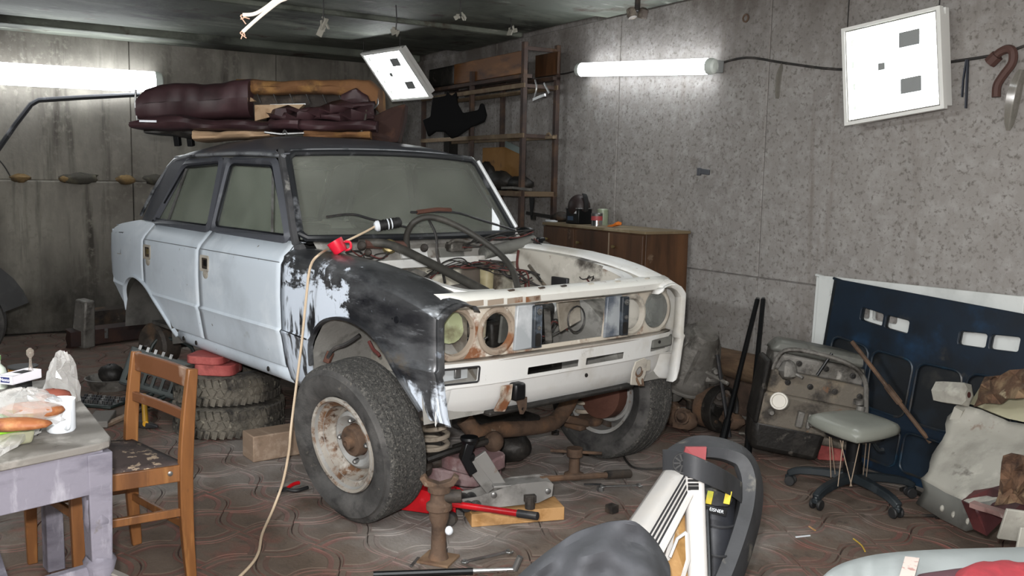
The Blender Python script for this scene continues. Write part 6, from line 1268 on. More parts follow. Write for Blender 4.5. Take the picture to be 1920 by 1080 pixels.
c2 = at(1322, 715, z=.22); mb = MB(); mb.sweep(crom([c + ax*-.1, c + ax*-.16 + Vector((0, 0, .08)), c2 + Vector((0, 0, .10)), c2 + Vector((0, 0, .2))], 4), [(-.05, -.05), (.05, -.05), (.05, .05), (-.05, .05)], scale=[1, .9, .8, .8, .7, .7, .7, .7, .7, .6, .6, .6, .5]); single('steering_knuckle', mb, M['rust_dark'], 'rusty steering knuckle rising behind the brake drum', 'car part', bevel=.01)
rr = random.Random(33)
junk = [(1262, 700, 'ochre rusty casting in the scrap pile beside the far wheel', 'rust', (.09, .07, .07)), (1275, 725, 'brown lump of rusted metal low in the scrap pile', 'rust', (.08, .07, .06)), (1300, 715, 'rusty knuckle casting in the middle of the scrap pile', 'alu_tan', (.07, .06, .06)), (1258, 740, 'black greasy casting at the foot of the scrap pile', 'grease', (.07, .06, .08)), (1355, 700, 'dark greasy casting in the scrap pile under the log', 'rust_dark', (.08, .07, .06)), (1330, 680, 'grey small housing on top of the scrap pile', 'alu', (.07, .05, .05)), (1285, 700, 'pale crusty flange leaning in the scrap pile', 'alu', (.06, .05, .06)), (1375, 715, 'rusty orange bracket behind the brake drum', 'rust', (.09, .05, .05))]
for i, (u, v, lab, m_, s_) in enumerate(junk):
    y_, z_ = ((1.50, .075), (1.46, .07), (1.60, .21), (1.62, .085), (1.66, .19), (1.62, .33), (1.56, .20), (1.68, .07))[i]
    P = at(u + (0, 12, -4, -12, 2, 4, -20, 0)[i], 720, y=y_); P.z = z_; mb = MB(); mb.ell(P, (s_[0], s_[1], s_[2]), 9, 6, M=Matrix.Rotation(i*.9, 3, 'Z'), jit=.18, rnd=rr); ax = Vector((math.cos(i*1.7 + 3.4), math.sin(i*1.7 + 3.4), .5))
    mb.lathe([(s_[1]*.5, 0), (s_[1]*.6, s_[0]*.9), (s_[1]*.45, s_[0]*.92), (s_[1]*.3, s_[0]*1.3), (0, s_[0]*1.3)], P, ax, 12)
    for q_ in range(2): mb.lathe([(s_[1]*.85, 0), (s_[1]*.85, .014), (s_[1]*.4, .02), (.3*s_[1], .05), (0, .05)], P + Vector((0, -.02, s_[2]*.3)), (math.cos(i*1.7 + 5 + q_*2), math.sin(i*1.7 + 5 + q_) - .8, .5), 12)
    single('scrap_casting', mb, M[m_], lab, 'car part', ang=45)
p = at(1390, 735, z=0); mb = MB(); mb.plate([(-.16, 0), (.16, 0), (.26, .17), (.14, .16), (-.12, .09)], [], lambda a, b, d: Vector((p.x, p.y, 0)) + CR*a + Vector((0, 0, b + .0)) + fwd2*(b*.35 + d), .02); single('rusty_plate', mb, M['rust'], 'bent rusty steel plate standing behind the brake drum', 'plate', bevel=.004)
mb = MB(); mb.plate([(-.05, .09), (.24, .17), (.26, .21), (.10, .19)], [], lambda a, b, d: Vector((p.x, p.y, 0)) + CR*a + Vector((0, 0, b)) + fwd2*(.10 - (b - .1)*1.6 + d), .012); mb.box(Vector((p.x, p.y, .05)) + fwd2*.14 + CR*.1, (.04, .04, .1)); single('black_flap', mb, M['grease'], 'black bent flap above the rusty plate', 'plate')
mb = MB(); mb.tube(crom([at(1360, 780, z=.06), at(1400, 785, z=.08), at(1418, 800, z=.05), at(1410, 812, z=.02), at(1385, 812, z=.015)], 4), .011, 8); single('pale_pipe', mb, M['alu'], 'small curved pale pipe on the floor between the drum and the engine', 'pipe')
mb = MB(); mb.tube(crom([at(1250, 765, z=.015), at(1290, 765, z=.015), at(1330, 760, z=.03)], 4), .009, 8); single('pale_rod', mb, M['alu'], 'thin pale rod on the floor from the far wheel to the drum', 'rod')
for k, (u0, v0, u1, v1, m_, lab) in enumerate(((1240, 700, 1300, 662, 'alu_tan', 'thin tan rod leaning in the scrap pile beside the wing'), (1290, 680, 1365, 720, 'alu', 'grey bar crossing the scrap pile below the bell housing'), (1345, 665, 1352, 712, 'dark_steel', 'short dark upright rod at the right of the bell housing'))):
    a, b = at(u0, v0, y=1.55), at(u1, v1, y=1.55); lo, hi = (a, b) if a.z < b.z else (b, a); d = (lo - hi); lo = hi + d*((hi.z - .012)/max(.05, -d.z)) if -d.z > .12 else Vector((lo.x, lo.y, lo.z)); mb = MB(); mb.cyl(hi, lo, .012, n=8)
    single('scrap_rod', mb, M[m_], lab, 'rod')
# stool
hub = at(1597, 905, z=.07); t = root('stool', (hub.x, hub.y, 0), label='low grey padded stool on a black five-star caster base wired to its seat', cat='stool'); hub.z = 0
sz = .385; sc_ = at(1602, 796, z=sz); sc_.z = 0
sx = (CR*.93 - fwd2*.30); sx.z = 0; sx.normalize()
cs = [at(u, v, z=sz) for u, v in ((1504, 776), (1608, 817), (1700, 797), (1608, 768))]
mb = MB(); ctr = sum(cs, Vector())/4; prof = []
rows = []
def rsq(k, n, sc2): 
    a = 4*k/n; i = int(a) % 4; f = a - int(a); p, q, r = cs[i - 1], cs[i], cs[(i + 1) % 4]
    m0, m1 = (cs[i - 1] + cs[i])/2, (cs[i] + cs[(i+1) % 4])/2; x = m0*(1-f)**2 + (q*1.0)*2*f*(1-f)*1.0 + m1*f*f
    y = m0.lerp(q, min(1, f*2)) if f < .5 else q.lerp(m1, f*2 - 1); x = x.lerp(y, .55)
    return ctr + (x - ctr)*sc2
for sc2, dz in ((.0, .018), (.5, .017), (.8, .012), (.93, .002), (.985, -.012), (1.0, -.028), (.985, -.042), (.94, -.048), (.0, -.048)):
    rows.append([rsq(k % 32, 32, sc2) + Vector((0, 0, dz)) for k in range(33)])
mb.grid(rows); mb.build('seat_pad', mat('grey_vinyl', '83857d', .32, layers=[('75776f', 4, .5, .7)]), t, ang=60)
mb = MB(); mb.plate([(math.cos(2*PI*k/24)*.8, math.sin(2*PI*k/24)*.8) for k in range(24)], [], lambda a, b, d: ctr + (rsq(0, 32, 0) - ctr) + (Vector((a, b, 0))*.17) + Vector((0, 0, -.048 - d)), .02); mb.build('seat_board', M['black_metal'], t)
mb = MB(); mb.cyl((hub.x, hub.y, .08), (hub.x, hub.y, .18), .045, .042, n=16); mb.cyl((hub.x, hub.y, .18), (hub.x, hub.y, sz - .05), .036, n=16); mb.build('gas_column', M['black_metal'], t)
tips = [at(u, v, z=.075) for u, v in ((1500, 878), (1525, 925), (1640, 945), (1690, 912), (1585, 872))]
M['arm'] = mat('blue_black_plastic', '1c2226', .4, layers=[('34393c', 6, .54, .7)])
tips = []
a0 = math.atan2((at(1525, 930, z=.07) - hub).y, (at(1525, 930, z=.07) - hub).x)
for k in range(5): tips.append(hub + Vector((math.cos(a0 + 2*PI*k/5), math.sin(a0 + 2*PI*k/5), 0))*.295)
for tp_ in tips:
    d = (tp_ - hub).normalized(); mb = MB(); mb.sweep(crom([hub + Vector((0, 0, .105)), hub + d*.12 + Vector((0, 0, .10)), hub + d*.24 + Vector((0, 0, .085)), hub + d*.30 + Vector((0, 0, .06))], 4), [(-.02, -.026), (.018, -.02), (.018, .02), (-.02, .026)], scale=[1.1, 1.1, 1.05, 1, .95, .9, .9, .9, .85, .85, .8, .8, .75]); mb.build('foot_arm', M['arm'], t, bevel=.005)
    cpos = hub + d*.295; n_ = Vector((-d.y, d.x, 0)); ca = MB(); ca.cyl(cpos + Vector((0, 0, .03)), cpos + Vector((0, 0, .065)), .012, n=8); ca.box(cpos + Vector((0, 0, .042)), (.03, .03, .022)); cst = ca.build('caster', M['arm'], t, bevel=.004)
    for s in (-1, 1): mb = MB(); mb.lathe([(.022, -.008), (.025, -.004), (.025, .004), (.022, .008)], cpos + n_*(s*.018) + Vector((0, 0, .0255)) - d*.008, n_, 14); mb.build('caster_wheel', M['rubber_black'], cst)
wi = mat('tie_wire', '9b8a78', .5)
for k, (u0, v0, u1, v1) in enumerate(((1555, 808, 1558, 895), (1557, 808, 1566, 890), (1573, 815, 1597, 912), (1582, 816, 1571, 912), (1614, 820, 1594, 912), (1625, 822, 1618, 895), (1632, 822, 1624, 898), (1574, 815, 1590, 890))):
    a, b = at(u0, v0, z=sz - .045), at(u1, v1, z=.10); mb = MB(); mb.tube([a, a.lerp(b, .5), b], .0022, 5); mb.build('tie_wire', wi, t)
mb = MB(); mb.tube(crom([Vector((hub.x, hub.y, sz - .07)), hub + CR*.06 + Vector((0, 0, sz - .08)), hub + CR*.11 + Vector((0, 0, sz - .15)), hub + CR*.14 + Vector((0, 0, sz - .155))], 4), .011, 8); mb.build('height_lever', M['arm'], t)
# torn car body section at the right edge
M['torn_white'] = mat('dusty_white_bodywork', 'a29f96', .65, layers=[('7d7a72', 3, .46, .64), ('bdbab0', 5, .54, .68), ('6e4a34', 6, .64, .73), ('4a453e', 8, .62, .74)], bump=.12, bscale=14)
M['inner_red'] = mat('dark_red_primer', '3b1c1e', .4, layers=[('5a2d2c', 6, .5, .66)]); M['flaky'] = mat('flaking_rust', '5c4331', .9, layers=[('7d684f', 9, .5, .64), ('3a281e', 12, .5, .66), ('a89c80', 9, .62, .7)], bump=.6)
t = root('torn_body_panel', at(1850, 1000, z=0), label='torn dented white car body section with rusty edges at the right', cat='car body part')
dp = lambda u, v, d: CAM + ray(u, v)*(d*.915)
g_ = [[(1800, 757, 4.55), (1840, 768, 4.45), (1890, 790, 4.3), (1960, 800, 4.1)], [(1770, 810, 4.52), (1825, 822, 4.38), (1885, 835, 4.2), (1960, 850, 4.0)], [(1745, 868, 4.45), (1800, 880, 4.28), (1865, 895, 4.08), (1950, 900, 3.9)], [(1728, 898, 4.40), (1775, 925, 4.2), (1822, 945, 3.95), (1880, 930, 3.85)]]
rr = random.Random(8); rows = []
for i in range(13):
    fi = i/12*3; i0 = min(2, int(fi)); f = fi - i0; row = []
    for j in range(13):
        fj = j/12*3; j0 = min(2, int(fj)); g = fj - j0; P = [[Vector(dp(*g_[i0 + a][j0 + b])) for b in (0, 1)] for a in (0, 1)]
        p = (P[0][0]*(1-g) + P[0][1]*g)*(1-f) + (P[1][0]*(1-g) + P[1][1]*g)*f; row.append(p + CF*(.018*math.sin(i*1.1 + j*.7)*math.cos(j*.9) + (.03 if (i in (2, 3)) else 0)))
    rows.append(row)
mb = MB(); mb.grid(rows); mb.build('dented_skin', M['torn_white'], t, solid=.006, ang=40)
low = rows[-1]; mb = MB(); r2 = [p - Vector((0, 0, .05)) - CF*.02 + CR*.01 for p in low]; r3 = [p - Vector((0, 0, max(.02, min(.12, p.z - .01)))) + CF*.03 for p in low]; mb.grid([low, r2, r3]); mb.build('sill_flange', M['inner'], t, solid=.005, ang=25)
for k in (3, 5, 7, 9): mb = MB(); c = r2[k].lerp(r3[k], .4) - CF*.012; mb.ell(c, (.010, .010, .015), 10, 6); mb.build('flange_hole', M['torn_white'], t)
mb = MB(); P = [dp(1826, 950, 3.93), dp(1850, 930, 3.95), dp(1885, 925, 3.85), dp(1960, 905, 3.7), dp(1960, 985, 3.6), dp(1880, 975, 3.72), dp(1850, 1005, 3.78)]; mb.add(P + [p + CF*.10 for p in P], [tuple(range(7)), tuple(range(13, 6, -1))] + [(k, (k+1) % 7, 7 + (k+1) % 7, 7 + k) for k in range(7)]); mb.build('torn_inside', M['inner_red'], t, smooth=False)
mb = MB(); P = crom([dp(1822, 945, 3.9), dp(1842, 952, 3.86), dp(1870, 960, 3.78), dp(1900, 972, 3.66), dp(1950, 1000, 3.5)], 4); mb.sweep(P, [(-.012, -.02), (.012, -.016), (.01, .02), (-.01, .016)]); mb.build('torn_rib', mat('pinkish_torn_edge', '8b6f6a', .5, layers=[('c5b9b4', 8, .54, .66), ('4d2c2a', 6, .54, .68)]), t)
mb = MB(); rows2 = []
for i in range(7): rows2.append([dp(1885 + j*12 - i*3 + rr.uniform(-4, 4), 855 + i*15 + rr.uniform(-3, 3), 3.62 - j*.02 + rr.uniform(-.03, .03)) for j in range(8)])
mb.grid(rows2); mb.build('rust_crust', M['flaky'], t, solid=.01, smooth=False)
mb = MB(); rows2 = []
for i in range(5): rows2.append([dp(1850 + j*16 - i*5 + rr.uniform(-4, 4), 705 + i*14 - j*3 + rr.uniform(-4, 4), 4.4 - j*.06 + rr.uniform(-.04, .04)) for j in range(8)])
mb.grid(rows2); mb.build('rusted_crest', M['flaky'], t, solid=.012, smooth=False)
mb = MB(); P = [dp(1828, 760, 4.5), dp(1850, 725, 4.5), dp(1960, 705, 4.2), dp(1960, 800, 4.1), dp(1890, 785, 4.3)]; mb.add(P + [p + CF*.05 for p in P], [tuple(range(5)), tuple(range(9, 4, -1))] + [(k, (k+1) % 5, 5 + (k+1) % 5, 5 + k) for k in range(5)]); mb.build('yellowed_inner_panel', mat('yellowed_white', 'aaa68c', .6, layers=[('8d8770', 4, .5, .66)]), t, smooth=False)
mb = MB(); c = dp(1812, 740, 4.5); ax = -CF*.8 + CR*.5; mb.lathe([(.012, .012), (.03, .012), (.058, .0), (.055, -.10), (.05, -.14)], c, ax, 6); mb.build('hexagonal_tube', M['torn_white'], t, smooth=False); mb = MB(); mb.lathe([(.014, .013), (.013, .0), (0, .0)], c, ax, 12); mb.build('tube_hole', M['inner_red'], t)
mb = MB(); mb.sweep([dp(1800, 765, 4.52), dp(1790, 790, 4.56), Vector((dp(1790, 790, 4.56).x, dp(1790, 790, 4.56).y, 0.0))], [(-.02, -.015), (.02, -.015), (.02, .015), (-.02, .015)]); mb.build('support_rib', M['torn_white'], t)
mb = MB(); a = dp(1905, 985, 3.5); mb.box(a, (.10, .012, .12), rot=(.2, .1, .8)); q = dp(1925, 1000, 3.45); mb.box(q - Vector((0, 0, .04)), (.06, .012, .12), rot=(0, .1, .8)); mb.build('loose_bracket', M['torn_white'], t, bevel=.003)
a, b = at(1686, 967, z=.012), at(1755, 967, z=.012); mb = MB(); mb.cyl(a, b, .008, n=8); mb.lathe([(.016, 0), (.016, .012), (0, .012)], b, (b - a), 6); single('long_bolt', mb, M['rust_dark'], 'long rusty bolt lying on the floor between the stool and the torn panel', 'bolt')
a, b = at(1708, 918, z=.012), at(1760, 945, z=.012); mb = MB(); mb.tube(crom([at(1690, 918, z=.012), a, b], 3), .012, 6); single('dark_strip', mb, M['grease'], 'dark strip on the floor beside the torn panel', 'strip')
mb = MB(); mb.bar(at(1492, 1007, z=.02), at(1519, 1004, z=.02), .006, .004); single('white_stick', mb, M['enamel'], 'thin white stick on the floor in front of the stool', 'stick')
mb = MB(); mb.tube(crom([at(1600, 1010, z=.02), at(1615, 1022, z=.02), at(1622, 1034, z=.02)], 3), .003, 5); single('yellow_wire', mb, mat('yellow_wire', 'b99a33', .5), 'short yellow wire on the floor in front of the stool', 'wire')
mb = MB(); mb.bar(at(1517, 987, z=.02), at(1529, 995, z=.02), .006, .004); single('matchstick', mb, M['wood_pale'], 'small pale chip of wood on the floor in front of the stool', 'chip')
# ================================================================ cabinet and rack in the corner
M['cab'] = mat('brown_veneer', '4b3220', .5, layers=[('65452c', 3, .5, .66, 6, (2, 2, .3)), ('372416', 5, .5, .68, 6, (3, 3, .4)), ('857360', 6, .66, .76)])
t = root('cabinet', room(1.28, 1.7, 0), label='low brown veneered cabinet against the right wall behind the car', cat='cabinet')
zc = 1.10
def rb(nm, a0, a1, b0, b1, z0, z1, m, par, bev=.003): mb = MB(); rbox(mb, a0, a1, b0, b1, z0, z1); return mb.build(nm, m, par, bevel=bev, smooth=True)
zc = onwall(1208, 434, 1.58).z
rb('carcass', .77, 1.95, 1.60, 1.96, .04, zc - .02, M['cab'], t); rb('top_board', .76, 1.96, 1.58, 1.97, zc - .02, zc, mat('dusty_veneer_top', '77684f', .7, layers=[('96896f', 5, .5, .66)]), t)
for a0, a1 in ((.78, 1.13), (1.14, 1.54), (1.55, 1.94)):
    d_ = rb('door', a0, a1, 1.58, 1.599, .08, zc - .03, M['cab'], t); mb = MB(); mb.lathe([(.008, 0), (.012, .015), (.01, .022), (0, .023)], room(a1 - .06, 1.579, zc - .12), -WN, 12); mb.build('knob', M['brass'], d_)
rb('joint_strip', 1.13, 1.14, 1.578, 1.59, .08, zc - .03, mat('pale_edge_band', '8f7f6c', .6), t, 0); rb('plinth', .80, 1.93, 1.63, 1.93, 0, .05, M['grease'], t)
def onC(u, dv=0, b=1.6):
    b += .11
    p = at(u, 415 + dv, z=zc); k = onwall(u, 410, b); return Vector((k.x, k.y, zc))
p = onC(1085, 0, 1.62); t = root('battery_box', p, label='black box with a small white label and a rounded dark cap on the cabinet', cat='box'); Rr = Matrix.Rotation(ROOMROT, 3, 'Z')
mb = MB(); mb.box(p + Vector((0, 0, .055)), (.16, .12, .11), M=Rr); mb.build('case', M['black_metal'], t, bevel=.006)
mb = MB(); mb.box(p + Vector((0, 0, .113)) - WN*.0, (.17, .13, .008), M=Rr); mb.build('lid_rim', M['steel'], t, bevel=.002)
mb = MB(); mb.box(p - WN*.061 - WD*.03 + Vector((0, 0, .085)), (.045, .002, .018), M=Rr); mb.build('white_label', M['enamel'], t); mb = MB(); mb.box(p - WN*.061 + WD*.02 + Vector((0, 0, .04)), (.07, .002, .03), M=Rr); mb.build('blue_label', mat('dull_blue_print', '33465c', .5), t)
mb = MB(); mb.ell(p + Vector((0, 0, .125)), (.09, .08, .09), 18, 10, M=Rr); mb.build('rounded_cap', mat('dark_brown_cap', '2e2322', .5), t)
mb = MB(); P = [p + Rr @ Vector((.05 + .04*math.cos(a), 0, .13 + .09*math.sin(a))) for a in [-.4 + k*.25 for k in range(8)]]; mb.sweep(P, [(-.004, -.02), (.004, -.02), (.004, .02), (-.004, .02)]); mb.build('strap', M['rubber_black'], t)
p = onC(1119, 0, 1.56); t = root('tin_can', p, label='silver and red tin can right of the black box on the cabinet', cat='can'); mb = MB(); mb.lathe([(0, 0), (.04, 0), (.04, .04)], p, n=20, cap=False); mb.build('silver_band', M['chrome'], t); mb = MB(); mb.lathe([(.0403, .04), (.0403, .07)], p, n=20, cap=False); mb.build('red_band', mat('faded_red_print', 'a8474a', .5), t); mb = MB(); mb.lathe([(.04, .07), (.042, .085), (.038, .092), (0, .09)], p, n=20, cap=False); mb.build('lid', M['steel'], t)
p = onC(1130, 0, 1.68); mb = MB(); mb.lathe([(0, 0), (.038, 0), (.04, .08), (.04, .11), (.03, .118), (0, .118)], p, n=18); single('green_tin', mb, mat('pale_green_tin', '8f9a83', .4, layers=[('6d7a63', 6, .5, .66)]), 'pale green tin behind the silver and red can', 'can')
p = onC(1152, 0, 1.55); mb = MB(); mb.sweep(crom([p - WD*-.0 + WD*.07 + Vector((0, 0, .006)), p + Vector((0, 0, .014)), p - WD*.05 + Vector((0, 0, .03))], 4), [(-.006, -.015), (.006, -.02), (.012, 0), (.006, .02), (-.006, .015)], scale=[.35, .5, .7, .9, 1, 1.1, 1.2, 1.3, 1.35]); single('orange_tool', mb, mat('orange_plastic', 'd9762a', .45), 'orange plastic wedge on the right end of the cabinet', 'tool')
p = onC(1032, 0, 1.55); mb = MB(); mb.box(p + Vector((0, 0, .008)), (.10, .03, .016), M=Rr); mb.box(p + WD*-.05 + Vector((0, 0, .007)), (.05, .03, .012), rot=(0, 0, ROOMROT + .5)); single('crumpled_paper', mb, M['enamel'], 'crumpled white paper on the left end of the cabinet', 'paper', bevel=.004)
a, b = onC(1000, 0, 1.60), onC(1055, 0, 1.72); mb = MB(); mb.bar(a + Vector((0, 0, .05)) + WD*.1, b + Vector((0, 0, .02)), .02, .025); mb.box(a + Vector((0, 0, .02)), (.03, .03, .04)); single('dark_angle_bar', mb, M['grease'], 'dark bar lying on the left end of the cabinet', 'bar')
p = onC(1052, 0, 1.68); mb = MB(); mb.ell(p + Vector((0, 0, .035)), (.08, .06, .04), 10, 7, jit=.1, rnd=random.Random(1)); single('brown_lump', mb, M['rust_dark'], 'brown lump of scrap left of the black box on the cabinet', 'car part', ang=60)
# rack
M['rack'] = mat('brown_rack_iron', '3e2f29', .7, layers=[('56402f', 6, .5, .66), ('2a211e', 5, .5, .68)], bump=.08)
M['rail'] = mat('pale_rusty_rail', '6b5a45', .7, layers=[('84745c', 5, .5, .66), ('5a4034', 7, .54, .68)], bump=.08)
t = root('metal_rack', room(3.1, 1.7, 0), label='tall rusty iron rack with wooden boards in the far corner', cat='rack')
zr = lambda u, v, b: onwall(u, v, b).z
aR, aM, aL = 2.23, 3.05, 3.97; bF, bB = 1.56, 1.86; zt_ = zr(985, 78, bF)
for a_, wdt in ((aR, .04), (aM, .035), (aL, .035)):
    for b_ in (bF, bB): rb('post', a_ - wdt/2, a_ + wdt/2, b_ - .018, b_ + .018, 0, zt_ if a_ == aR else zt_ - .15, M['rack'], t)
rb('post', 3.93, 4.03, 1.80, 1.90, 0, zt_ - .2, M['grease'], t)
for v, m_, hh_ in ((160, 'rail', .035), (254, 'rail', .035)):
    z_ = zr(985, v, bF)
    for b_ in (bF, bB): rb('shelf_rail', aR - .05, aL, b_ - .03, b_ - .018, z_ - hh_/2, z_ + hh_/2, M[m_], t)
    rb('side_rail', aR - .015, aR + .0, bF, bB, z_ - .015, z_ + .015, M['rack'], t)
z_ = zr(985, 364, bF); shelf_z = z_ + .02; rb('shelf_board', aR - .02, aL, bF - .02, bB + .02, z_ - .02, z_ + .02, M['rail'], t)
rb('top_rail', aR - .02, aL, bF - .02, bF + .06, zr(985, 138, bF) - .03, zr(985, 138, bF), M['rack'], t); rb('top_rail', aR - .02, aL, bB - .05, bB + .02, zr(985, 138, bF) - .03, zr(985, 138, bF), M['rack'], t); rb('side_rail', aR - .015, aR + .005, bF, bB, zt_ - .06, zt_ - .03, M['rack'], t)
zb0 = zr(985, 136, bF); zb1 = zr(985, 92, bF)
M['oldwood'] = mat('old_varnished_board', '6a4526', .5, layers=[('83592f', 3, .5, .66, 6, (1, 1, 4)), ('4a3020', 4, .5, .68, 6, (1, 1, 4)), ('a78a6a', 9, .68, .76)], bump=.05)
mb = MB(); rbox(mb, 2.30, 3.42, bF + .02, bF + .045, zb0 + .003, zb1); single('wooden_board', mb, M['oldwood'], 'long varnished board on edge along the top of the rack', 'board', bevel=.004)
mb = MB(); rbox(mb, 2.16, 2.48, bB - .045, bB - .022, zb0 + .003, zb1 - .0); single('wooden_board', mb, M['cab'], 'short dark board on edge at the right end of the rack top', 'board', bevel=.004)
mb = MB(); rbox(mb, 3.44, 3.93, bF + .02, bB - .05, zb0 + .003, zb1 + .0); single('black_crate', mb, M['grease'], 'black crate on the left end of the rack top beside the light panel', 'crate', bevel=.02)
mb = MB(); rbox(mb, 2.62, 3.28, bB - .06, bB - .03, shelf_z + .002, shelf_z + .36); single('plywood_sheet', mb, mat('ochre_plywood', '8d6632', .7, layers=[('9f7840', 3, .5, .66), ('5d4326', 6, .6, .72)]), 'ochre plywood sheet standing on the middle shelf of the rack', 'plywood', bevel=.003)
mb = MB(); a, b = room(2.72, bF + .1, shelf_z + .44), room(2.35, bF + .1, shelf_z + .30); a = onwall(948, 270, bB - .09); b = onwall(976, 283, bB - .09); mb.bar(a, b, .01, .05, up=(0, 0, 1)); single('perforated_strip', mb, mat('pale_blue_strip', '7d8a88', .5), 'pale perforated strip leaning on the rack above the plywood', 'strip')
rr = random.Random(17)
for k, (a_, b_, s_, lab) in enumerate(((2.42, 1.66, (.15, .08, .06), 'dark cloth lump on the right end of the rack shelf'), (2.66, 1.62, (.17, .09, .08), 'black oily lump in the middle of the rack shelf'), (2.95, 1.64, (.13, .09, .12), 'dark rounded lump on the rack shelf before the plywood'))):
    mb = MB(); mb.ell(room(a_, b_, shelf_z + s_[2]*.95), s_, 12, 7, M=Rr, jit=.12, rnd=rr); single('dark_lump', mb, M['grease'], lab, 'scrap', ang=70)
mb = MB(); mb.bar(room(2.30, bF - .02, shelf_z + .025), room(2.10, bF - .0, shelf_z + .015), .03, .02); mb.bar(room(2.5, bF - .01, shelf_z + .02), room(2.30, bF - .02, shelf_z + .026), .03, .02); single('grey_bar', mb, M['alu'], 'grey bent bar lying on the right end of the rack shelf', 'bar', bevel=.003)
p = onwall(996, 365, bF - .03); mb = MB(); mb.plate([(-.035, 0), (.035, 0), (.012, -.13), (.01, -.16), (-.01, -.16), (-.014, -.13)], [circle(0, -.145, .004, 6)], lambda a, b, d: Vector((p.x, p.y, shelf_z - .04)) + WD*-a + Vector((0, 0, b)) - WN*(d - .01), .006); single('black_tongue', mb, M['black_metal'], 'black tapered iron tongue hanging below the rack shelf', 'iron')
# black casting hung in the rack
o3 = onwall(846, 226, bF - .17); X3 = Vector((CR.x, CR.y, 0)).normalized(); t_ = MB(); t_.plate([(-.30, .0), (-.22, .03), (-.20, .20), (-.06, .22), (-.05, .26), (.0, .22), (.05, .26), (.06, .16), (.12, .07), (.28, .10), (.30, .16), (.34, .16), (.37, .06), (.35, .0), (.2, -.06), (.07, -.14), (.0, -.16), (-.07, -.10), (-.16, -.10), (-.24, -.15), (-.30, .0)][:-1], [], lambda a, b, d: o3 + X3*(a*.80) + Vector((0, 0, b*.92)) + fwd2*d, .09); single('black_casting', t_, mat('matt_black_iron', '121213', .9, spec=.15), 'black winged casting hanging in the upper left of the rack', 'car part', bevel=.012)
p = onwall(1010, 178, bF); mb = MB(); mb.tube(crom([onwall(1003, 150, bF - .02), onwall(1006, 165, bF - .02), onwall(1002, 183, bF - .02)], 3), .006, 6); mb.bar(onwall(1000, 187, bF - .02), onwall(1022, 178, bF - .02), .014, .02); mb.bar(onwall(1020, 156, bF - .02), onwall(1030, 175, bF - .02), .008, .014); single('hanging_fittings', mb, M['steel'], 'small metal fittings hanging from the upper rack rail', 'fitting')
mb = MB(); a = onwall(1025, 258, bF - .035); mb.bar(a, a - WD*.10, .03, .02); mb.tube(crom([a + Vector((0, 0, .02)), a + WD*-.03 + Vector((0, 0, .03)), a - WD*.06 + Vector((0, 0, .0))], 3), .008, 6); single('clamp', mb, M['rail'], 'rusty clamp on the right end of the lower rack rail', 'clamp')
# ================================================================ torn seats on the roof
M['burg'] = mat('burgundy_vinyl', '3a2528', .55, layers=[('4b3236', 3, .5, .68), ('291a1c', 4, .5, .68), ('6b5854', 9, .7, .78)], bump=.12, bscale=16)
M['foam'] = mat('orange_brown_foam', '755132', .85, layers=[('96703f', 5, .5, .66), ('553a22', 6, .54, .68)], bump=.2); M['foam_pale'] = mat('pale_foam', 'a98d70', .85, layers=[('bfa78a', 5, .5, .66), ('80603f', 7, .56, .7)], bump=.15); M['springs'] = mat('dark_seat_springs', '2e2824', .8, layers=[('4b423a', 8, .5, .66)], bump=.2)
so = CAM + ray(500, 205)*5.5; sh = Vector((CR.x, CR.y, 0)).normalized(); sf = Vector((CF.x, CF.y, 0)).normalized(); kx = 5.5/FOC
def SP(u, v, d=0.0): return so + sh*((u - 500)*kx) + Vector((0, 0, -(v - 205)*kx*.99)) + sf*d
def slab(topl, botl, d0, d1, round_=.3, n=6):
    """body between an upper and a lower outline (pixel-free metres), bulging towards the viewer"""
    mb = MB(); rows = []
    us = [p[0] for p in topl]; N = 30; u0, u1 = us[0], us[-1]
    for i in range(N + 1):
        u = u0 + (u1 - u0)*i/N; vt, vb = lerpn(topl, u) + 1.4*math.sin(u*.051) + .5*math.sin(u*.17), lerpn(botl, u) + 1.2*math.sin(u*.053 + 1); m = (vt + vb)/2; h = (vb - vt)/2; row = []
        for k in range(17):
            a = 2*PI*k/16; ca, sa = math.cos(a), math.sin(a); sg = lambda x: (abs(x)**.55)*(1 if x >= 0 else -1)
            row.append(SP(u, m - h*sg(sa), (d0 + d1)/2 - (d1 - d0)/2*sg(ca) + .010*math.sin(u*.06 + k*.9) + .004*math.sin(u*.19 - k*.8)))
        rows.append(row)
    mb.grid(rows); c0 = rows[0][:-1]; c1 = rows[-1][:-1]; mb.add(c0, [tuple(range(16))]); mb.add(c1, [tuple(range(16))]); return mb
# upper: seat back
t = root('torn_bench', SP(490, 205, .2), label='torn burgundy seat back with bare orange foam, lying on the car roof', cat='car seat')
mb = slab([(262, 185), (275, 168), (300, 160), (380, 158), (450, 150), (470, 149)], [(262, 232), (300, 236), (400, 226), (470, 222)], -.06, .34); mb.build('vinyl_cover', M['burg'], t, ang=60)
mb = slab([(440, 148), (520, 148), (600, 146), (650, 141), (690, 144), (708, 160)], [(440, 176), (520, 176), (620, 172), (690, 190), (708, 205)], .0, .34); mb.build('foam_edge', M['foam'], t, ang=60)
mb = slab([(455, 172), (560, 172), (690, 165)], [(455, 226), (560, 225), (690, 215)], .06, .30); mb.build('spring_pad', M['springs'], t, ang=60)
for k in range(6): mb = MB(); x = 478 + k*31; mb.tube([SP(x, 174, .045), SP(x + 8, 192, .04)], .004, 5); mb.build('spring_wire', M['grease'], t)
mb = MB(); mb.tube([SP(505, 196, .02), SP(572, 193, .02)], .006, 6); mb.build('tie_rod', M['steel'], t)
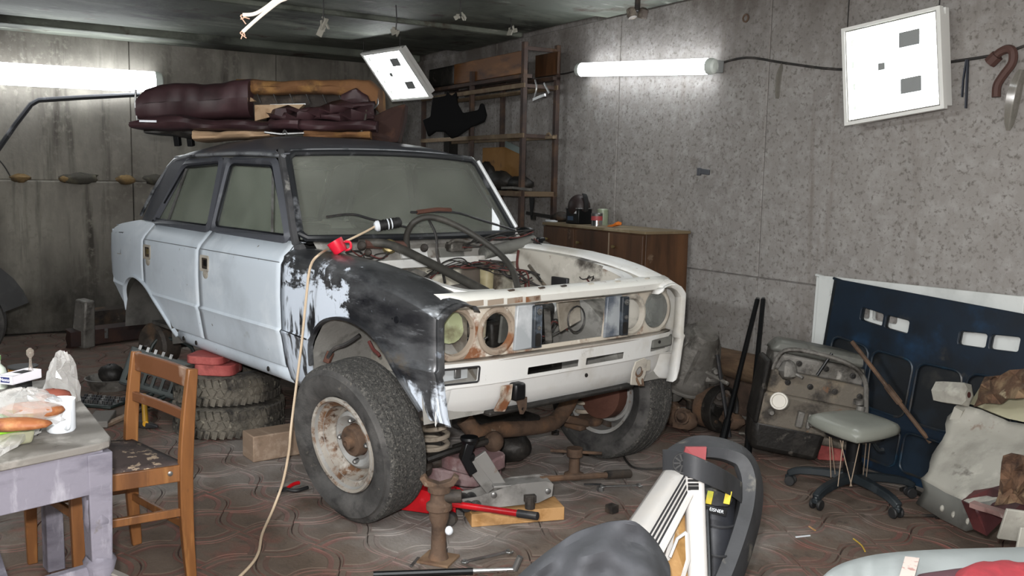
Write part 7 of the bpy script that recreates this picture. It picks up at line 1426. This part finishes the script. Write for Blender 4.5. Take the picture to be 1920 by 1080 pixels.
mb = MB(); P = [SP(440, 158, -.02), SP(478, 190, -.0), SP(462, 193, -.03)]; mb.add(P + [p + sf*.05 for p in P], [(0, 1, 2), (3, 5, 4), (0, 3, 4, 1), (1, 4, 5, 2), (2, 5, 3, 0)]); P = [SP(480, 198, -.03), SP(570, 194, .0), SP(560, 205, -.02), SP(482, 228, -.05)]; mb.add(P + [p + sf*.06 for p in P], [(0, 1, 2, 3), (7, 6, 5, 4), (0, 4, 5, 1), (1, 5, 6, 2), (2, 6, 7, 3), (3, 7, 4, 0)]); mb.build('pale_foam_patch', M['foam_pale'], t, smooth=False)
rr = random.Random(14); rows = []
for i in range(11):
    u = 505 + i*20; row = []
    for j in range(6): f = j/5; row.append(SP(u, (212 - i*2.6)*(1 - f) + 224*f + rr.uniform(-1.5, 1.5), -.05 + .035*math.sin(i*1.3 + j*1.9) - .03*f + (.07 if i == 0 else 0)))
    rows.append(row)
mb = MB(); mb.grid(rows); mb.build('folded_cover', M['burg'], t, solid=.03, ang=60)
mb = slab([(640, 172), (668, 160), (690, 175), (700, 200)], [(640, 200), (680, 205), (700, 212)], -.03, .12); mb.build('bunched_cover', M['burg'], t, ang=60)
mb = MB(); mb.tube([SP(262, 175, -.05), SP(261, 205, -.06), SP(263, 232, -.05)], .006, 6); mb.build('edge_piping', M['steel'], t); mb = MB(); mb.tube(crom([SP(702, 165, .02), SP(708, 190, .0), SP(694, 206, -.04)], 4), .006, 6); mb.build('edge_piping', M['steel'], t)
# lower: seat cushion
t = root('seat_cushion', SP(490, 240, .2), label='burgundy bench seat cushion with split pale foam under the seat back on the roof', cat='car seat')
mb = slab([(262, 233), (300, 221), (345, 220), (390, 226), (500, 228), (520, 226), (600, 224), (700, 222), (712, 224)], [(262, 248), (320, 252), (360, 248), (420, 250), (500, 248), (600, 246), (712, 244)], -.16, .34); mb.build('vinyl_roll', M['burg'], t, ang=60)
mb = slab([(372, 246), (420, 248), (500, 246), (515, 245)], [(372, 268), (420, 265), (515, 257)], -.12, .25); mb.build('pale_foam_strip', M['foam_pale'], t, ang=60)
mb = slab([(577, 244), (640, 243), (700, 242)], [(577, 258), (640, 258), (700, 258)], -.12, .25); mb.build('pale_foam_strip', M['foam'], t, ang=60)
mb = slab([(518, 224), (545, 223), (572, 224)], [(518, 246), (545, 246), (572, 246)], -.19, .2); mb.build('centre_roll', M['burg'], t, ang=60)
mb = slab([(275, 245), (340, 240), (390, 252)], [(275, 256), (340, 262), (390, 266)], -.05, .3); mb.build('dark_base', M['grease'], t, ang=60)
for u in (325, 350): mb = MB(); mb.bar(SP(u, 225, .02), SP(u + 2, 277, .05), .035, .035); mb.build('frame_leg', M['black_metal'], t, bevel=.004)
mb = MB(); mb.tube([SP(510, 250, -.17), SP(540, 253, -.18), SP(582, 250, -.17)], .007, 6); mb.tube(crom([SP(544, 253, -.18), SP(548, 246, -.19), SP(552, 253, -.18)], 3), .005, 5); mb.build('hinge_wire', M['steel'], t)
mb = MB(); mb.box(SP(298, 235, -.17), (.10, .008, .012), M=Matrix((sh, sf, Vector((0, 0, 1)))).transposed()); mb.build('pale_tag', M['enamel'], t)
mb = MB(); P = [(700, 215), (735, 196), (762, 190), (758, 225), (748, 262), (640, 262), (690, 245)]; mb.add([SP(u, v, -.05 + (.03 if i % 2 else 0)) for i, (u, v) in enumerate(P)] + [SP(u, v, .12) for u, v in P], [tuple(range(7)), tuple(range(13, 6, -1))] + [(k, (k+1) % 7, 7 + (k+1) % 7, 7 + k) for k in range(7)]); mb.build('side_flap', mat('brown_torn_flap', '33201b', .95, layers=[('5a3c29', 5, .56, .7), ('231613', 5, .5, .68)], bump=.15), t, smooth=False, bevel=.01)
mb = MB(); mb.tube(crom([SP(692, 205, -.1), SP(690, 225, -.12), SP(680, 255, -.1)], 3), .008, 6); mb.build('hanging_strap', M['rust_dark'], t)
# ================================================================ foreground right
# long ribbed white metal panel stood on end, with its broken trim
t = root('white_ribbed_panel', CAM + ray(1280, 1120)*2.6 - Vector((0, 0, .4)), label='white ribbed metal panel with black pinstripes standing in the foreground', cat='car panel')
dpp = lambda u, v, d: CAM + ray(u, v)*d
M['fgwhite'] = mat('scuffed_white_metal', 'aeaba8', .4, layers=[('b5b0aa', 3, .48, .66, 6, (1, 1, 1)), ('9c8f84', 6, .58, .7), ('76685c', 9, .66, .76)], bump=.03)
ta, tb = dpp(1258, 862, 2.75), dpp(1322, 884, 2.62); ba, bb = dpp(1085, 1110, 2.38), dpp(1190, 1140, 2.28)
sec = []; n = 14
rows = []
for i in range(9):
    f = i/8; a, b = ta.lerp(ba, f), tb.lerp(bb, f); row = []
    for k in range(n + 1):
        g = k/n; h = .035*math.sin(PI*min(1, g*1.15)); rib = (.006 if k in (8, 10, 12) else 0); row.append(a.lerp(b, g) + (-CF*.8 - CD*.6)*(h + rib))
    rows.append(row)
mb = MB(); mb.grid(rows); mb.build('ribbed_face', M['fgwhite'], t, solid=.004, ang=40)
for g in (.60, .68, .76, .84):
    mb = MB(); mb.tube([rows[i][0].lerp(rows[i][-1], g) + (-CF*.8 - CD*.6)*(.035*math.sin(PI*min(1, g*1.15)) + .003) for i in range(9)], .0035, 5); mb.build('pinstripe', M['dark_steel'], t)
pa, pb = dpp(1304, 876, 2.60), dpp(1312, 1130, 2.40); mb = MB(); P = [pa, pa.lerp(pb, .35), pa.lerp(pb, .7), pb]; mb.ribbon(P, CR, .027, CF, .05); post = mb.build('end_post', M['fgwhite'], t, bevel=.012, seg=3)
for k in range(5): mb = MB(); c = pa.lerp(pb, .045 + k*.03) - CF*.001 - CR*.008; mb.box(c, (.030, .004, .0065 if k < 4 else .011), M=Matrix((CR, CF, -CD)).transposed()); mb.build('black_bar_mark', M['black_metal'], post, smooth=False)
mb = MB(); mb.tube([pa.lerp(pb, .32) + CR*.027 - CF*.02, pa.lerp(pb, .65) + CR*.027 - CF*.02, pb + CR*.025 - CF*.02], .005, 6); mb.build('black_seal', M['black_metal'], post)
mb = MB(); P = [dpp(1285, 945, 2.6), dpp(1296, 945, 2.6), dpp(1300, 1120, 2.42), dpp(1235, 1120, 2.42), dpp(1262, 1010, 2.5)]; mb.add(P + [p + CF*.03 for p in P], [tuple(range(5)), tuple(range(9, 4, -1))] + [(k, (k+1) % 5, 5 + (k+1) % 5, 5 + k) for k in range(5)]); mb.build('yellowed_lining', mat('yellow_brown_lining', '8f6b3c', .7, layers=[('b08c58', 5, .5, .66), ('c9bda6', 6, .58, .68), ('5e452a', 8, .6, .72)], bump=.2), t, smooth=False)
mb = MB(); P = [dpp(1262, 985, 2.52), dpp(1268, 985, 2.52), dpp(1256, 1050, 2.45), dpp(1244, 1055, 2.45)]; mb.add(P + [p + CF*.02 for p in P], [(0, 1, 2, 3), (7, 6, 5, 4), (0, 4, 5, 1), (1, 5, 6, 2), (2, 6, 7, 3), (3, 7, 4, 0)]); mb.tube([dpp(1256, 1045, 2.44), dpp(1270, 1010, 2.46), dpp(1287, 998, 2.46)], .005, 5); mb.tube([dpp(1288, 1000, 2.46), dpp(1290, 1050, 2.42), dpp(1278, 1090, 2.4)], .006, 5); mb.build('white_splinter', M['fgwhite'], t)
low_ = dpp(1180, 1140, 2.33); mb = MB(); mb.box((low_.x, low_.y, low_.z/2 - .02), (.3, .3, low_.z), rot=(0, 0, .8)); mb.build('lower_body', M['fgwhite'], t, bevel=.01)
# red and white leaflet on the panel's end
mb = MB(); P = [dpp(1286, 838, 2.72), dpp(1325, 838, 2.68), dpp(1322, 880, 2.66), dpp(1275, 876, 2.72)]; mb.add(P + [p + CF*.012 for p in P], [(0, 1, 2, 3), (7, 6, 5, 4), (0, 4, 5, 1), (1, 5, 6, 2), (2, 6, 7, 3), (3, 7, 4, 0)])
single('red_box_end', mb, mat('faded_red_card', '803538', .6, layers=[('c9c0bb', 16, .60, .63, 2), ('6b2d30', 6, .55, .7)]), 'faded red and white card standing at the top of the white panel', 'card', smooth=False)
# black rucksack-like tool bag with a thick rubber handle
t = root('black_bag', dpp(1350, 1130, 2.75) - Vector((0, 0, .3)), label='black tool bag with a thick rubber handle and yellow marks in the foreground', cat='bag')
M['bagrub'] = mat('dusty_black_rubber', '333437', .65, layers=[('4b4b4d', 4, .5, .66), ('242527', 5, .5, .68), ('6a675f', 9, .64, .74)], bump=.08); M['bagcloth'] = mat('black_bag_cloth', '26282e', .6, layers=[('393b40', 4, .5, .68), ('1a1b1f', 5, .52, .68)], bump=.08)
mb = MB(); P = crom([dpp(1262, 864, 2.84), dpp(1280, 850, 2.88), dpp(1315, 838, 2.9), dpp(1360, 844, 2.92), dpp(1392, 862, 2.92), dpp(1408, 905, 2.9), dpp(1405, 960, 2.86), dpp(1392, 1010, 2.82), dpp(1375, 1060, 2.78), dpp(1355, 1110, 2.74)], 5)
mb.sweep(P, [(-.024, -.04), (-.010, -.052), (.018, -.05), (.026, -.02), (.022, .05), (-.010, .056), (-.024, .04)], scale=[.7 + .55*min(1, i/22) for i in range(len(P))]); mb.build('rubber_rim', M['bagrub'], t, ang=50)
mb = MB(); rows = []
for i in range(10):
    f = i/9; l, r = dpp(1305, 895 + f*240, 2.82 - f*.1), dpp(1388 - f*25, 900 + f*240, 2.88 - f*.12); row = []
    for k in range(9): g = k/8; row.append(l.lerp(r, g) - CF*(.05*math.sin(PI*g) + (.015 if 3 <= i <= 5 else 0)))
    rows.append(row)
mb.grid(rows); mb.build('body', M['bagcloth'], t, solid=.06, off=-1, ang=50)
mb = MB(); P = [dpp(1318, 918, 2.74), dpp(1345, 914, 2.74), dpp(1370, 922, 2.76), dpp(1376, 940, 2.76), dpp(1366, 952, 2.74), dpp(1340, 950, 2.72), dpp(1318, 938, 2.72)]; mb.add(P + [p + CF*.05 for p in P], [tuple(range(7)), tuple(range(13, 6, -1))] + [(k, (k+1) % 7, 7 + (k+1) % 7, 7 + k) for k in range(7)]); gl = mb.build('padded_flap', M['bagrub'], t, bevel=.008)
M['stripe'] = mat('yellow_green_stripe', 'c9b53a', .6, layers=[('8fa63c', 12, .5, .62)])
for u in (1328, 1362): mb = MB(); mb.sweep([dpp(u + 5, 921, 2.72), dpp(u, 945, 2.705)], [(-.002, -.009), (.002, -.009), (.002, .009), (-.002, .009)]); mb.build('yellow_stripe', M['stripe'], gl)
mb = MB(); lc = dpp(1338, 957, 2.69); mb.box(lc, (.075, .003, .018), M=Matrix((CR, CF, -CD)).transposed() @ Matrix.Rotation(.22, 3, 'Y')); mb.build('label_patch', M['black_metal'], t)
text('label_lettering', 'EISNER', .014, lc + CR*.008 - CF*.0025, (CR + CD*.22).normalized(), (-CD + CR*.22).normalized(), M['enamel'], t)
for f_ in (.42, .62): mb = MB(); i = int(f_*9); mb.tube([p - CF*.006 for p in rows[i]], .004, 5); mb.build('seam', M['bagrub'], t)
mb = MB(); P = crom([dpp(1243, 864, 2.72), dpp(1268, 866, 2.64), dpp(1300, 876, 2.565), dpp(1340, 893, 2.60), dpp(1372, 910, 2.72), dpp(1392, 925, 2.82)], 5); mb.ribbon(P, -CD, .033, CF, .010); st = mb.build('carry_strap', M['bagrub'], t, ang=50, bevel=.003)
c = dpp(1280, 868, 2.605) ; mb = MB()
for k in range(10): a = 2*PI*k/10; d = CR*math.cos(a) - CD*math.sin(a); mb.bar(c + d*.006 - CF*.002, c + d*.026 - CF*.002, .005, .004, up=-CF)
mb.tube([c - CF*.002 + (CR*math.cos(a) - CD*math.sin(a))*.028 for a in [2*PI*k/20 for k in range(20)]], .002, 5, closed=True); mb.build('round_emblem', M['rubber_black'], st)
lowb = dpp(1345, 1130, 2.77); mb = MB(); mb.box((lowb.x, lowb.y, lowb.z/2), (.22, .16, lowb.z), rot=(0, 0, .8)); mb.build('bag_bottom', M['bagcloth'], t, bevel=.03)
# grey jacket draped over the near end of the panel
rr = random.Random(21); rows = []
for i in range(19):
    f = i/18; u = 955 + f*305; row = []
    vt = lerpn([(0, 1092), (.1, 1062), (.25, 1025), (.45, 990), (.62, 973), (.78, 978), (.9, 1005), (1.0, 1060)], f)
    for j in range(12):
        g = j/11; v = vt + g*(1190 - vt); dd = 2.16 - .10*g - .04*math.sin(PI*f) + .030*math.sin(f*15 + g*9 + 1.2*math.sin(g*5)) + .026*math.sin(f*6 - g*17) + .008*math.sin(f*31 - g*11) + (.10*(1 - g)**3) + (.05*max(0, f - .85)/.15); row.append(dpp(u + g*10*math.sin(f*9), v, dd))
    rows.append(row)
mb = MB(); mb.grid(rows); bk = [[p + CF*.12 + CD*.06 for p in [r[0] for r in rows]], [r[0] for r in rows]]; mb.grid(bk)
jk = mb.build('jacket', mat('charcoal_grey_cloth', '3b3c40', .9, layers=[('2f3033', 5, .5, .68), ('4a4b4e', 6, .56, .7)], bump=.1), origin=dpp(1100, 1180, 2.1), solid=.008, sub=1, ang=80)
tag(jk, 'charcoal grey jacket draped over the near end of the white panel', 'jacket')
# pale grey shelf-like seat in the lower right corner with red cloth and a tag
t = root('grey_seat_cushion', dpp(1760, 1180, 2.2) - Vector((0, 0, .45)), label='pale grey smooth rounded seat cushion in the bottom right corner', cat='cushion')
zg = .52; edge = [at(u, v, z=zg) for u, v in ((1535, 1088), (1562, 1062), (1600, 1045), (1660, 1033), (1760, 1026), (1900, 1022), (1990, 1020))]
near_ = [at(u, v, z=zg) for u, v in ((1500, 1180), (1540, 1180), (1600, 1180), (1660, 1180), (1760, 1180), (1900, 1180), (1990, 1180))]
e2_, n2_ = crom(edge, 4), crom(near_, 4); rows = []
rows.append([p - Vector((0, 0, .10)) + sf*.0 for p in e2_]); rows.append([p - Vector((0, 0, .03)) for p in e2_])
for g, dz in ((0.0, -.006), (.06, .004), (.2, .01), (.5, .012), (1.0, .0)): rows.append([a.lerp(b, g) + Vector((0, 0, dz + (.006*math.sin(i*1.1) if g > .1 else 0))) for i, (a, b) in enumerate(zip(e2_, n2_))])
mb = MB(); mb.grid(rows); mb.build('cover', mat('pale_grey_plastic', '9aa0a0', .4, layers=[('8b9191', 4, .5, .7)]), t, ang=60)
c_ = at(1830, 1180, z=zg); mb = MB(); mb.box((c_.x, c_.y, .22), (.4, .2, .44), rot=(0, 0, .85)); mb.build('pedestal', M['alu'], t, bevel=.02)
rr = random.Random(2); rows = []
for i in range(13):
    f = i/12; u = 1785 + f*190; vt = lerpn([(0, 1068), (.15, 1050), (.35, 1041), (.6, 1040), (.8, 1046), (1, 1050)], f); row = []
    for j in range(7): g = j/6; h = math.sin(PI*min(1, .12 + g*.9))*(.045 if 0 < i < 12 else .01) + .006*math.sin(i*2.1 + j*1.7); p = at(u - (1 - g)*6, 1085*(1 - g) + 1190*g if False else vt + 30 + g*90, z=zg); row.append(p + Vector((0, 0, max(.014, h + .012))))
    rows.append(row)
mb = MB(); mb.grid(rows); rc = single('red_cloth', mb, mat('faded_red_cloth', 'a5333c', .85, layers=[('c24a50', 5, .5, .66), ('7d2830', 5, .52, .68)], bump=.1), 'bundled red cloth on the pale grey cushion at the bottom right', 'cloth', solid=.01, sub=1, ang=80)
rows = []
for i in range(8):
    u = 1715 + i*14; row = []
    for j in range(5): g = j/4; p = at(u, 1085 - i*2 + g*70, z=zg); row.append(p + Vector((0, 0, .014 + .02*math.sin(PI*g)*(1 if 0 < i < 7 else .3))))
    rows.append(row)
mb = MB(); mb.grid(rows); single('maroon_cloth', mb, mat('dull_maroon_cloth', '5d3a42', .85, layers=[('74505a', 5, .5, .66)], bump=.1), 'dull maroon cloth beside the red one on the pale grey cushion', 'cloth', solid=.008, sub=1, ang=80)
mb = MB(); P = [at(u, v, z=zg + .035) for u, v in ((1697, 1043), (1724, 1046), (1712, 1092), (1684, 1088))]; mb.add(P + [p - Vector((0, 0, .004)) for p in P], [(0, 1, 2, 3), (7, 6, 5, 4), (0, 4, 5, 1), (1, 5, 6, 2), (2, 6, 7, 3), (3, 7, 4, 0)]); q = (P[2] + P[3])/2; mb.box(q - Vector((0, 0, .018)), (.02, .02, .024)); single('paper_tag', mb, mat('pink_printed_paper', 'cfc0b8', .7, layers=[('b38a84', 40, .55, .62, 2)]), 'pinkish printed paper tag standing on the pale grey cushion', 'tag', smooth=False)
